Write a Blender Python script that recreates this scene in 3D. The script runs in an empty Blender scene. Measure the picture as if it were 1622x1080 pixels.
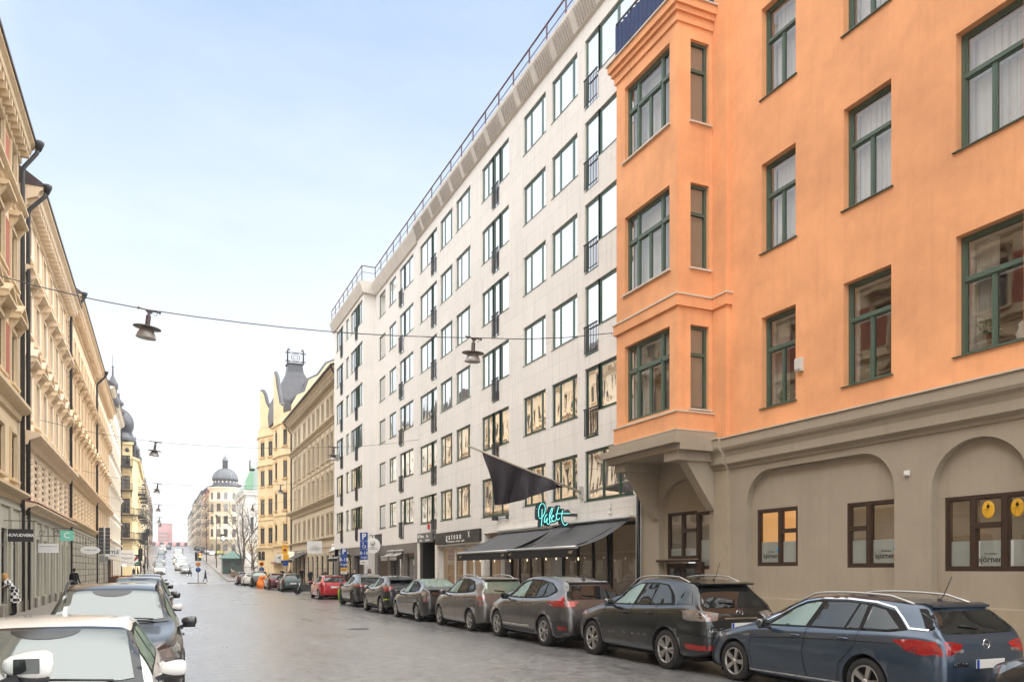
import bpy, bmesh, math, random
from mathutils import Vector, Matrix
from mathutils.geometry import tessellate_polygon, delaunay_2d_cdt
from mathutils.bvhtree import BVHTree
random.seed(7)
R = math.radians
SC = bpy.context.scene
COL = SC.collection

# ------------------------------------------------------------------ object helpers
def tag(o, label=None, cat=None, group=None, kind=None):
    if label: o['label'] = label
    if cat: o['category'] = cat
    if group: o['group'] = group
    if kind: o['kind'] = kind
    return o

def empty(name, loc=(0, 0, 0), rz=0.0, label=None, cat=None, group=None, kind=None):
    o = bpy.data.objects.new(name, None)
    COL.objects.link(o)
    o.empty_display_size = 0.2
    o.location = loc
    o.rotation_euler = (0, 0, rz)
    return tag(o, label, cat, group, kind)

def place(name, me, parent=None, loc=(0, 0, 0), rz=0.0, rot=None, scale=None):
    o = bpy.data.objects.new(name, me)
    COL.objects.link(o)
    if parent: o.parent = parent
    o.location = loc
    o.rotation_euler = rot if rot else (0, 0, rz)
    if scale: o.scale = scale
    return o

def children(o):
    return list(o.children)

def copy_tree(o, parent=None):
    c = o.copy()
    COL.objects.link(c)
    c.parent = parent
    for ch in children(o):
        copy_tree(ch, c)
    return c

class MB:
    """collects geometry, becomes one mesh"""
    def __init__(s):
        s.v = []; s.f = []; s.mi = []; s.cur = 0; s.sm = []; s.smooth = False
    def quad(s, *pts):
        n = len(s.v); s.v += [tuple(p) for p in pts]
        s.f.append(tuple(range(n, n + len(pts)))); s.mi.append(s.cur); s.sm.append(s.smooth)
    def box(s, x0, x1, y0, y1, z0, z1):
        if x0 > x1: x0, x1 = x1, x0
        if y0 > y1: y0, y1 = y1, y0
        if z0 > z1: z0, z1 = z1, z0
        n = len(s.v)
        s.v += [(x0,y0,z0),(x1,y0,z0),(x1,y1,z0),(x0,y1,z0),(x0,y0,z1),(x1,y0,z1),(x1,y1,z1),(x0,y1,z1)]
        for f in ((0,3,2,1),(4,5,6,7),(0,1,5,4),(1,2,6,5),(2,3,7,6),(3,0,4,7)):
            s.f.append(tuple(n + i for i in f)); s.mi.append(s.cur); s.sm.append(False)
    def obox(s, c, ax, ay, az):
        """oriented box, centre c and half axes"""
        c = Vector(c); ax = Vector(ax); ay = Vector(ay); az = Vector(az)
        n = len(s.v)
        for sz in (-1, 1):
            for sx, sy in ((-1,-1),(1,-1),(1,1),(-1,1)):
                s.v.append(tuple(c + ax*sx + ay*sy + az*sz))
        for f in ((0,3,2,1),(4,5,6,7),(0,1,5,4),(1,2,6,5),(2,3,7,6),(3,0,4,7)):
            s.f.append(tuple(n + i for i in f)); s.mi.append(s.cur); s.sm.append(False)
    def bar(s, p, q, r, r2=None):
        """square bar from p to q"""
        p = Vector(p); q = Vector(q); d = (q - p)
        L = d.length; d.normalize()
        up = Vector((0,0,1)) if abs(d.z) < 0.95 else Vector((1,0,0))
        a = d.cross(up).normalized(); b = d.cross(a).normalized()
        s.obox((p+q)/2, a*r, b*(r2 or r), d*(L/2))
    def prism(s, poly, a, b, plane='xz', cap=True):
        """extrude polygon given in plane coords between a and b on the third axis"""
        def m(u, v, w):
            return (u, w, v) if plane == 'xz' else ((w, u, v) if plane == 'yz' else (u, v, w))
        n = len(s.v); k = len(poly)
        s.v += [m(u, v, a) for u, v in poly] + [m(u, v, b) for u, v in poly]
        for i in range(k):
            j = (i + 1) % k
            s.f.append((n+i, n+j, n+k+j, n+k+i)); s.mi.append(s.cur); s.sm.append(s.smooth)
        if cap:
            for tri in tessellate_polygon([[Vector((u, v, 0)) for u, v in poly]]):
                s.f.append(tuple(n+i for i in tri)); s.mi.append(s.cur); s.sm.append(False)
                s.f.append(tuple(n+k+i for i in reversed(tri))); s.mi.append(s.cur); s.sm.append(False)
    def tube(s, pts, r, n=6, caps=True, radii=None):
        pts = [Vector(p) for p in pts]; base = len(s.v)
        prev = None
        for i, p in enumerate(pts):
            d = (pts[min(i+1, len(pts)-1)] - pts[max(i-1, 0)])
            if d.length < 1e-9: d = Vector((0,0,1))
            d.normalize()
            if prev is None:
                up = Vector((0,0,1)) if abs(d.z) < 0.9 else Vector((1,0,0))
                a = d.cross(up).normalized()
            else:
                a = (prev - d * prev.dot(d)); 
                a = a.normalized() if a.length > 1e-6 else d.orthogonal().normalized()
            prev = a; b = d.cross(a)
            rr = radii[i] if radii else r
            for k in range(n):
                t = 2*math.pi*k/n
                s.v.append(tuple(p + a*math.cos(t)*rr + b*math.sin(t)*rr))
        for i in range(len(pts)-1):
            for k in range(n):
                k2 = (k+1) % n
                s.f.append((base+i*n+k, base+i*n+k2, base+(i+1)*n+k2, base+(i+1)*n+k)); s.mi.append(s.cur); s.sm.append(True)
        if caps:
            s.f.append(tuple(base+k for k in reversed(range(n)))); s.mi.append(s.cur); s.sm.append(False)
            e = base+(len(pts)-1)*n
            s.f.append(tuple(e+k for k in range(n))); s.mi.append(s.cur); s.sm.append(False)
    def lathe(s, prof, c=(0,0,0), n=16, axis='z', smooth=True, caps=True):
        """prof = [(r, h)...] around axis through c"""
        base = len(s.v); c = Vector(c)
        for r, h in prof:
            for k in range(n):
                t = 2*math.pi*k/n
                a, b = r*math.cos(t), r*math.sin(t)
                p = (a, b, h) if axis == 'z' else ((h, a, b) if axis == 'x' else (b, h, a))
                s.v.append(tuple(c + Vector(p)))
        for i in range(len(prof)-1):
            for k in range(n):
                k2 = (k+1) % n
                s.f.append((base+i*n+k, base+i*n+k2, base+(i+1)*n+k2, base+(i+1)*n+k)); s.mi.append(s.cur); s.sm.append(smooth)
        for i, rev in ((0, True), (len(prof)-1, False)) if caps else ():
            if prof[i][0] > 1e-4:
                ks = [base+i*n+k for k in range(n)]
                s.f.append(tuple(reversed(ks)) if rev else tuple(ks)); s.mi.append(s.cur); s.sm.append(False)
    def wall(s, x0, x1, z0, z1, holes, y=0.0, depth=0.2, close=True):
        """wall sheet in the xz plane at y with rectangular holes and reveals going to y+depth"""
        xs = sorted({x0, x1} | {h[0] for h in holes} | {h[1] for h in holes})
        zs = sorted({z0, z1} | {h[2] for h in holes} | {h[3] for h in holes})
        xs = [x for x in xs if x0-1e-6 <= x <= x1+1e-6]; zs = [z for z in zs if z0-1e-6 <= z <= z1+1e-6]
        for i in range(len(xs)-1):
            run = None
            for j in range(len(zs)-1):
                cx, cz = (xs[i]+xs[i+1])/2, (zs[j]+zs[j+1])/2
                inh = any(h[0] < cx < h[1] and h[2] < cz < h[3] for h in holes)
                if inh:
                    if run is not None: s.quad((xs[i],y,run),(xs[i+1],y,run),(xs[i+1],y,zs[j]),(xs[i],y,zs[j])); run = None
                elif run is None: run = zs[j]
            if run is not None: s.quad((xs[i],y,run),(xs[i+1],y,run),(xs[i+1],y,zs[-1]),(xs[i],y,zs[-1]))
        for h in holes:
            a, b, c, d = h[:4]; e = y + depth
            s.quad((a,y,c),(a,e,c),(a,e,d),(a,y,d)); s.quad((b,e,c),(b,y,c),(b,y,d),(b,e,d))
            s.quad((a,y,c),(b,y,c),(b,e,c),(a,e,c)); s.quad((a,e,d),(b,e,d),(b,y,d),(a,y,d))
    def build_each(s, name, mats, parent=None):
        par = list(range(len(s.v)))
        def fd(i):
            while par[i] != i: par[i] = par[par[i]]; i = par[i]
            return i
        for f in s.f:
            for i in f[1:]: par[fd(i)] = fd(f[0])
        gr = {}
        for k, f in enumerate(s.f): gr.setdefault(fd(f[0]), []).append(k)
        for ks in gr.values():
            m = MB(); mp_ = {}
            for k in ks:
                for i in s.f[k]:
                    if i not in mp_: mp_[i] = len(m.v); m.v.append(s.v[i])
                m.f.append(tuple(mp_[i] for i in s.f[k])); m.mi.append(s.mi[k]); m.sm.append(s.sm[k])
            m.build(name, mats, parent)
    def mesh(s, name, mats, smooth_angle=None):
        me = bpy.data.meshes.new(name)
        me.from_pydata(s.v, [], s.f)
        ms = mats if isinstance(mats, (list, tuple)) else [mats]
        for m in ms: me.materials.append(m)
        me.polygons.foreach_set('material_index', s.mi)
        me.polygons.foreach_set('use_smooth', s.sm)
        me.update()
        return me
    def build(s, name, mats, parent=None, loc=(0,0,0), rz=0.0, label=None, cat=None, group=None, kind=None, rot=None):
        o = place(name, s.mesh(name, mats), parent, loc, rz, rot)
        return tag(o, label, cat, group, kind)

# ------------------------------------------------------------------ materials
def srgb(r, g, b):
    f = lambda c: (c/255/12.92) if c/255 <= 0.04045 else ((c/255+0.055)/1.055)**2.4
    return (f(r), f(g), f(b))

def nd(nt, t, **kw):
    n = nt.nodes.new(t)
    for k, v in kw.items():
        if k in n.inputs: n.inputs[k].default_value = v
        else: setattr(n, k, v)
    return n

MATS = {}
def mat(name, col, rough=0.6, metal=0.0, spec=0.5, var=0.0, vscale=3.0, bump=0.0, bscale=40.0, emis=None, estr=0.0,
        coat=0.0, streak=0.0, stcol=0.75, alpha=None, coord='Object', vdetail=6.0, rvar=0.0):
    if name in MATS: return MATS[name]
    m = bpy.data.materials.new(name); m.use_nodes = True
    nt = m.node_tree; b = nt.nodes['Principled BSDF']; L = nt.links.new
    c4 = (*col, 1)
    b.inputs['Base Color'].default_value = c4
    b.inputs['Roughness'].default_value = rough
    b.inputs['Metallic'].default_value = metal
    b.inputs['Specular IOR Level'].default_value = spec
    b.inputs['Coat Weight'].default_value = coat
    b.inputs['Coat Roughness'].default_value = 0.06
    if emis:
        b.inputs['Emission Color'].default_value = (*emis, 1); b.inputs['Emission Strength'].default_value = estr
    if var or bump or streak or rvar:
        tc = nd(nt, 'ShaderNodeTexCoord'); src = tc.outputs[coord]
        out = None
        if var or rvar:
            n1 = nd(nt, 'ShaderNodeTexNoise', Scale=vscale, Detail=vdetail, Roughness=0.62); L(src, n1.inputs['Vector'])
            n1b = nd(nt, 'ShaderNodeTexNoise', Scale=vscale*0.17, Detail=3.0); L(src, n1b.inputs['Vector'])
            ad = nd(nt, 'ShaderNodeMath', operation='ADD'); L(n1.outputs['Fac'], ad.inputs[0]); L(n1b.outputs['Fac'], ad.inputs[1])
            mr = nd(nt, 'ShaderNodeMapRange'); mr.inputs['From Min'].default_value = 0.6; mr.inputs['From Max'].default_value = 1.4
            mr.inputs['To Min'].default_value = 1-var; mr.inputs['To Max'].default_value = 1+var*0.6
            L(ad.outputs[0], mr.inputs['Value'])
            mx = nd(nt, 'ShaderNodeVectorMath', operation='SCALE'); mx.inputs[0].default_value = col
            L(mr.outputs[0], mx.inputs['Scale']); out = mx.outputs[0]
            if rvar:
                r2 = nd(nt, 'ShaderNodeMapRange'); r2.inputs['From Min'].default_value = 0.7; r2.inputs['From Max'].default_value = 1.3
                r2.inputs['To Min'].default_value = max(0.02, rough-rvar); r2.inputs['To Max'].default_value = rough+rvar
                L(ad.outputs[0], r2.inputs['Value']); L(r2.outputs[0], b.inputs['Roughness'])
        if streak:
            mp = nd(nt, 'ShaderNodeMapping'); mp.inputs['Scale'].default_value = (3.0, 3.0, 0.18); L(src, mp.inputs['Vector'])
            n2 = nd(nt, 'ShaderNodeTexNoise', Scale=2.2, Detail=5.0, Roughness=0.7); L(mp.outputs[0], n2.inputs['Vector'])
            m2 = nd(nt, 'ShaderNodeMapRange'); m2.inputs['From Min'].default_value = 0.5; m2.inputs['From Max'].default_value = 0.78
            m2.inputs['To Min'].default_value = 1.0; m2.inputs['To Max'].default_value = 1-streak
            L(n2.outputs['Fac'], m2.inputs['Value'])
            m3 = nd(nt, 'ShaderNodeVectorMath', operation='SCALE')
            if out: L(out, m3.inputs[0])
            else: m3.inputs[0].default_value = col
            L(m2.outputs[0], m3.inputs['Scale']); out = m3.outputs[0]
        if out: L(out, b.inputs['Base Color'])
        if bump:
            n3 = nd(nt, 'ShaderNodeTexNoise', Scale=bscale, Detail=4.0); L(src, n3.inputs['Vector'])
            bp = nd(nt, 'ShaderNodeBump', Strength=bump, Distance=0.02); L(n3.outputs['Fac'], bp.inputs['Height'])
            L(bp.outputs[0], b.inputs['Normal'])
    MATS[name] = m
    return m

def panels(name, col, w, h, mortar=0.012, mcol=0.6, var=0.05, streak=0.12, rough=0.7, rot=(R(90),0,0), offset=0.5, bumpy=0.3, c2=0.94):
    """cladding slabs / blocks drawn with the brick texture in object xz"""
    if name in MATS: return MATS[name]
    m = mat(name, col, rough=rough, var=var, vscale=1.2, streak=streak)
    nt = m.node_tree; b = nt.nodes['Principled BSDF']; L = nt.links.new
    src = b.inputs['Base Color'].links[0].from_socket
    tc = nd(nt, 'ShaderNodeTexCoord')
    sp = nd(nt, 'ShaderNodeSeparateXYZ'); L(tc.outputs['Object'], sp.inputs[0])
    cb = nd(nt, 'ShaderNodeCombineXYZ')
    sm = nd(nt, 'ShaderNodeMath', operation='ADD'); L(sp.outputs['X'], sm.inputs[0]); L(sp.outputs['Y'], sm.inputs[1])
    L(sm.outputs[0], cb.inputs['X']); L(sp.outputs['Z'], cb.inputs['Y'])
    br = nd(nt, 'ShaderNodeTexBrick'); L(cb.outputs[0], br.inputs['Vector'])
    br.offset = offset
    br.inputs['Scale'].default_value = 1.0; br.inputs['Brick Width'].default_value = w; br.inputs['Row Height'].default_value = h
    br.inputs['Mortar Size'].default_value = mortar; br.inputs['Mortar Smooth'].default_value = 0.1
    br.inputs['Color1'].default_value = (1,1,1,1); br.inputs['Color2'].default_value = (c2,c2,c2,1)
    br.inputs['Mortar'].default_value = (mcol,mcol,mcol,1)
    mu = nd(nt, 'ShaderNodeVectorMath', operation='MULTIPLY'); L(src, mu.inputs[0]); L(br.outputs['Color'], mu.inputs[1])
    L(mu.outputs[0], b.inputs['Base Color'])
    bp = nd(nt, 'ShaderNodeBump', Strength=bumpy, Distance=0.02); bp.invert = True
    L(br.outputs['Fac'], bp.inputs['Height']); L(bp.outputs[0], b.inputs['Normal'])
    return m

def mirror_glass(name, base=(0.05,0.055,0.05), refl=0.5, tint=(1,1,1), wobble=0.02, wscale=1.5, rough=0.0, curtain=None, stretch=(1,1,0.5)):
    """window pane seen from outside: dark room / curtain behind, strong sky reflection with float-glass wobble"""
    if name in MATS: return MATS[name]
    m = bpy.data.materials.new(name); m.use_nodes = True
    nt = m.node_tree; nt.nodes.clear(); L = nt.links.new
    out = nd(nt, 'ShaderNodeOutputMaterial'); mix = nd(nt, 'ShaderNodeMixShader')
    d = nd(nt, 'ShaderNodeBsdfDiffuse'); g = nd(nt, 'ShaderNodeBsdfGlossy', Roughness=rough)
    g.inputs['Color'].default_value = (*tint, 1); d.inputs['Color'].default_value = (*base, 1)
    lw = nd(nt, 'ShaderNodeLayerWeight'); lw.inputs['Blend'].default_value = 0.5
    mr = nd(nt, 'ShaderNodeMapRange'); mr.inputs['To Min'].default_value = refl*0.55; mr.inputs['To Max'].default_value = min(1.0, refl*1.5)
    L(lw.outputs['Fresnel'], mr.inputs['Value']); L(mr.outputs[0], mix.inputs['Fac'])
    L(d.outputs[0], mix.inputs[1]); L(g.outputs[0], mix.inputs[2]); L(mix.outputs[0], out.inputs['Surface'])
    tc = nd(nt, 'ShaderNodeTexCoord')
    geo = nd(nt, 'ShaderNodeNewGeometry')
    if wobble:
        mp = nd(nt, 'ShaderNodeMapping'); mp.inputs['Scale'].default_value = stretch; L(geo.outputs['Position'], mp.inputs['Vector'])
        n = nd(nt, 'ShaderNodeTexNoise', Scale=wscale, Detail=1.0, Distortion=0.6); L(mp.outputs[0], n.inputs['Vector'])
        bp = nd(nt, 'ShaderNodeBump', Strength=1.0, Distance=wobble); L(n.outputs['Fac'], bp.inputs['Height']); L(bp.outputs[0], g.inputs['Normal'])
    if curtain:
        oi = nd(nt, 'ShaderNodeObjectInfo')
        cr = nd(nt, 'ShaderNodeValToRGB'); L(oi.outputs['Random'], cr.inputs['Fac'])
        cr.color_ramp.interpolation = 'CONSTANT'
        cr.color_ramp.elements[0].color = (*base, 1); cr.color_ramp.elements[1].position = 0.55
        cr.color_ramp.elements[1].color = (*curtain, 1)
        L(cr.outputs[0], d.inputs['Color'])
    MATS[name] = m
    return m

def clear_glass(name, tint=(0.9,0.95,0.92), refl=1.0, wobble=0.0):
    if name in MATS: return MATS[name]
    m = bpy.data.materials.new(name); m.use_nodes = True
    nt = m.node_tree; nt.nodes.clear(); L = nt.links.new
    out = nd(nt, 'ShaderNodeOutputMaterial'); mix = nd(nt, 'ShaderNodeMixShader')
    t = nd(nt, 'ShaderNodeBsdfTransparent'); t.inputs['Color'].default_value = (*tint, 1)
    g = nd(nt, 'ShaderNodeBsdfGlossy', Roughness=0.0)
    lw = nd(nt, 'ShaderNodeLayerWeight'); lw.inputs['Blend'].default_value = 0.5
    mr = nd(nt, 'ShaderNodeMapRange'); mr.inputs['To Min'].default_value = 0.10*refl; mr.inputs['To Max'].default_value = min(1.0, 0.95*refl)
    L(lw.outputs['Fresnel'], mr.inputs['Value']); L(mr.outputs[0], mix.inputs['Fac'])
    L(t.outputs[0], mix.inputs[1]); L(g.outputs[0], mix.inputs[2]); L(mix.outputs[0], out.inputs['Surface'])
    if wobble:
        geo = nd(nt, 'ShaderNodeNewGeometry')
        n = nd(nt, 'ShaderNodeTexNoise', Scale=1.2, Detail=1.0, Distortion=0.5); L(geo.outputs['Position'], n.inputs['Vector'])
        bp = nd(nt, 'ShaderNodeBump', Strength=1.0, Distance=wobble); L(n.outputs['Fac'], bp.inputs['Height']); L(bp.outputs[0], g.inputs['Normal'])
    MATS[name] = m
    return m

# ------------------------------------------------------------------ camera
cam = bpy.data.cameras.new('camera'); co = bpy.data.objects.new('camera', cam); COL.objects.link(co)
cam.sensor_width = 36; cam.sensor_fit = 'HORIZONTAL'; cam.lens = 36*1250/1622
cam.shift_y = 360/1622; cam.shift_x = 0
cam.clip_start = 0.05; cam.clip_end = 6000
co.location = (0, 0, 1.85)
co.rotation_euler = (R(90), 0, -math.atan(554/1250))
SC.camera = co

# ------------------------------------------------------------------ world and sun
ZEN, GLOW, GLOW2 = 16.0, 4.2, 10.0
w = bpy.data.worlds.new('World'); SC.world = w; w.use_nodes = True
nt = w.node_tree; bg = nt.nodes['Background']
sky = nt.nodes.new('ShaderNodeTexSky'); sky.sky_type = 'NISHITA'; sky.sun_disc = False
SUN_EL, SUN_ROT = R(42), R(-115)
sky.sun_elevation = SUN_EL; sky.sun_rotation = SUN_ROT; sky.air_density = 1.0; sky.dust_density = 2.5; sky.ozone_density = 1.0; sky.altitude = 50
# thin bright overcast veil over the clear sky: pale blue gap ahead, white low down, added white overhead and glow lobes for fill and window reflections
def wn(t, **kw):
    n = nt.nodes.new(t)
    for k, v in kw.items(): setattr(n, k, v)
    return n
WL = nt.links.new
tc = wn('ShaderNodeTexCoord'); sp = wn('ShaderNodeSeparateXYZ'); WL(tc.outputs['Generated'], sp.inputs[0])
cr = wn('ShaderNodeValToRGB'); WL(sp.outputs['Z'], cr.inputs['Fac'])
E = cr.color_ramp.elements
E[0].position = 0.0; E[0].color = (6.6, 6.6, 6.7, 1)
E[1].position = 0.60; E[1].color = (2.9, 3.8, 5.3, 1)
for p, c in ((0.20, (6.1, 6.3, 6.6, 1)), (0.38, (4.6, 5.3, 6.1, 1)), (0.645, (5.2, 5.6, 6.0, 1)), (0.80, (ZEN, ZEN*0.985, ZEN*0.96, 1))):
    e = E.new(p); e.color = c  # white band overhead is added as soft fill for the street
sv = (-0.53, 0.72, 0.42)  # glow lobe added left of the view to whiten window reflections
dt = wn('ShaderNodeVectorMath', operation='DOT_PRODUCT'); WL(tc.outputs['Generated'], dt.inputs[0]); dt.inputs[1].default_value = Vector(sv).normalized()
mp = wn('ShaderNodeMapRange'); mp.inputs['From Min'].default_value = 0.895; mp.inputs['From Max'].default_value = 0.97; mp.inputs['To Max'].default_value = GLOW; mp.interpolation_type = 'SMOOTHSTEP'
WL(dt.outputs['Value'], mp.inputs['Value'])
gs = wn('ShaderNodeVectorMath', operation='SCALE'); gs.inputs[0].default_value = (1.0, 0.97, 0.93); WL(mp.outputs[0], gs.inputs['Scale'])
dt2 = wn('ShaderNodeVectorMath', operation='DOT_PRODUCT'); WL(tc.outputs['Generated'], dt2.inputs[0]); dt2.inputs[1].default_value = Vector((0.1, -0.85, 0.5)).normalized()  # broad glow lobe added behind the camera
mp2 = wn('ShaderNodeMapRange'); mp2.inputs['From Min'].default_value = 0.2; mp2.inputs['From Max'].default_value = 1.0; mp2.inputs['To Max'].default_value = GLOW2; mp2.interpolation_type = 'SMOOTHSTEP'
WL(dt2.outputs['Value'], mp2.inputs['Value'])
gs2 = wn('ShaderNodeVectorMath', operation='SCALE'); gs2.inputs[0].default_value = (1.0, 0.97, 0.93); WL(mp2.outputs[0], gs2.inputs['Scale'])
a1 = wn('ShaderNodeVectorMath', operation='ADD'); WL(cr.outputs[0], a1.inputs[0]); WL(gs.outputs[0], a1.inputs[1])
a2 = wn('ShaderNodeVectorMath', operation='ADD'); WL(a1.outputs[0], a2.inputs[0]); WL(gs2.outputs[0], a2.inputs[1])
dt3 = wn('ShaderNodeVectorMath', operation='DOT_PRODUCT'); WL(tc.outputs['Generated'], dt3.inputs[0]); dt3.inputs[1].default_value = Vector((0.80, 0.0, 0.60)).normalized()  # glow lobe added high on the right to light the left facades
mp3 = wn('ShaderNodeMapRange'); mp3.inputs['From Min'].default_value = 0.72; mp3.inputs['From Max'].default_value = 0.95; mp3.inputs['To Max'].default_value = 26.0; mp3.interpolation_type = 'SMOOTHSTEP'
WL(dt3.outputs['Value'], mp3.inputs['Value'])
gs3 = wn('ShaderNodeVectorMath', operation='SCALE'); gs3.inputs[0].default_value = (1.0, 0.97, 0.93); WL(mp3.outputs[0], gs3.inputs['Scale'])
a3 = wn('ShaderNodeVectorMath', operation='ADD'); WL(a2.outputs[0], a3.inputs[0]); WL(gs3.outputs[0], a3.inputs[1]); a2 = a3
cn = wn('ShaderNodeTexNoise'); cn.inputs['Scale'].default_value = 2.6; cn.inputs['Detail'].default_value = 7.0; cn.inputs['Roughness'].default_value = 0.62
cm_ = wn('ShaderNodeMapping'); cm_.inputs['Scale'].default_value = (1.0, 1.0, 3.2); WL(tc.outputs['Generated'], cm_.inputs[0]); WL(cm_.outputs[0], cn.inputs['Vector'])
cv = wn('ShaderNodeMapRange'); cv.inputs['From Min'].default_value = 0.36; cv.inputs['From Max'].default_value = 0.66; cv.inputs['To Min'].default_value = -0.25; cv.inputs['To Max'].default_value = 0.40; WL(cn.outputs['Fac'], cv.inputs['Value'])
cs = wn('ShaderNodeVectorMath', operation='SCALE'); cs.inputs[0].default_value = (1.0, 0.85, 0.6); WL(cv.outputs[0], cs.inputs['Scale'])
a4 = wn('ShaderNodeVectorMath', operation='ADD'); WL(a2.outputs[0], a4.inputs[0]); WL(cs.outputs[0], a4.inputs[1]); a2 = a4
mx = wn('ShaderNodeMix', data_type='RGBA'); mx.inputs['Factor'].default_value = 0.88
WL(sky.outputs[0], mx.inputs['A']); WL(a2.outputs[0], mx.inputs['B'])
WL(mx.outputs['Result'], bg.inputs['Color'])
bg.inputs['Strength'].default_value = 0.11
sl = bpy.data.lights.new('sun', 'SUN'); sl.energy = 0.55; sl.angle = R(25); sl.color = (1.0, 0.97, 0.93)
so = bpy.data.objects.new('sun', sl); COL.objects.link(so)
# Nishita: rotation 0 = +Y, grows clockwise seen from above
sd = Vector((math.sin(SUN_ROT)*math.cos(SUN_EL), math.cos(SUN_ROT)*math.cos(SUN_EL), math.sin(SUN_EL)))
so.rotation_euler = (-sd).to_track_quat('-Z', 'Y').to_euler()
SC.view_settings.view_transform = 'Standard'; SC.view_settings.look = 'None'
SC.view_settings.gamma = 1; SC.view_settings.use_curve_mapping = False
SC.view_settings.exposure = 0.84
# ------------------------------------------------------------------ shared materials
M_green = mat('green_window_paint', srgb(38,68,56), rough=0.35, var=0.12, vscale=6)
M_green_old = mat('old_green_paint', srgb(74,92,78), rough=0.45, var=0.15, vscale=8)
M_green_up = mat('glare_pale_green_frame', srgb(84,108,98), rough=0.4, var=0.1)  # window green made paler, sky glare put into the colour
M_greyfr = mat('grey_green_frame', srgb(120,138,132), rough=0.4)
M_white = mat('white_paint', (0.72,0.71,0.68), rough=0.45, var=0.06)
M_black = mat('black_metal', (0.018,0.018,0.02), rough=0.4, metal=0.0)
M_dark = mat('dark_metal', (0.05,0.052,0.055), rough=0.45)
M_iron = mat('iron', (0.03,0.03,0.032), rough=0.55)
M_brown = mat('brown_window_paint', srgb(62,46,36), rough=0.4, var=0.1)
M_glass_w = mirror_glass('street_window_glass', base=(0.16,0.15,0.12), refl=1.05, wobble=0.005, wscale=1.7, stretch=(1,1,0.35))
M_glass_l = mirror_glass('old_window_glass', base=(0.03,0.03,0.03), refl=0.20, wobble=0.006, curtain=(0.13,0.12,0.11))
M_glass_o = clear_glass('apartment_glass', tint=(0.96,0.98,0.97), refl=0.72, wobble=0.002)
M_glass_s = clear_glass('shop_glass', tint=(0.86,0.88,0.86), refl=0.75, wobble=0.002)
M_room = mat('room_plaster', srgb(176,156,136), rough=0.9)
M_roomlit = mat('lit_room_plaster', srgb(235,190,120), rough=0.9, emis=(1.0,0.62,0.25), estr=0.55, var=0.2, vscale=1.5)
M_netc = mat('white_net_curtain', (0.93,0.92,0.90), rough=0.9)
M_curtain = mat('curtain_cloth', srgb(222,216,206), rough=0.9, var=0.1)
M_orange = mat('orange_render', srgb(229,163,114), rough=0.85, var=0.32, vscale=0.9, vdetail=9.0, bump=0.35, bscale=60, streak=0.10)
M_taupe = mat('taupe_render', srgb(164,152,134), rough=0.9, var=0.13, vscale=1.6, bump=0.5, bscale=70, streak=0.10)
M_flash = mat('pale_flashing', srgb(205,192,175), rough=0.5, var=0.2, vscale=8)
M_slab = panels('marble_cladding', srgb(226,221,213), 1.15, 0.94, mortar=0.006, mcol=0.68, var=0.05, streak=0.22, c2=0.955, offset=0.35)
M_slab2 = panels('smooth_cladding', srgb(227,222,215), 2.4, 1.41, mortar=0.004, mcol=0.80, var=0.05, streak=0.10, c2=0.98, offset=0.0)
M_concrete = mat('pale_concrete', srgb(205,198,188), rough=0.85, var=0.12, vscale=2, streak=0.25)

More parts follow.
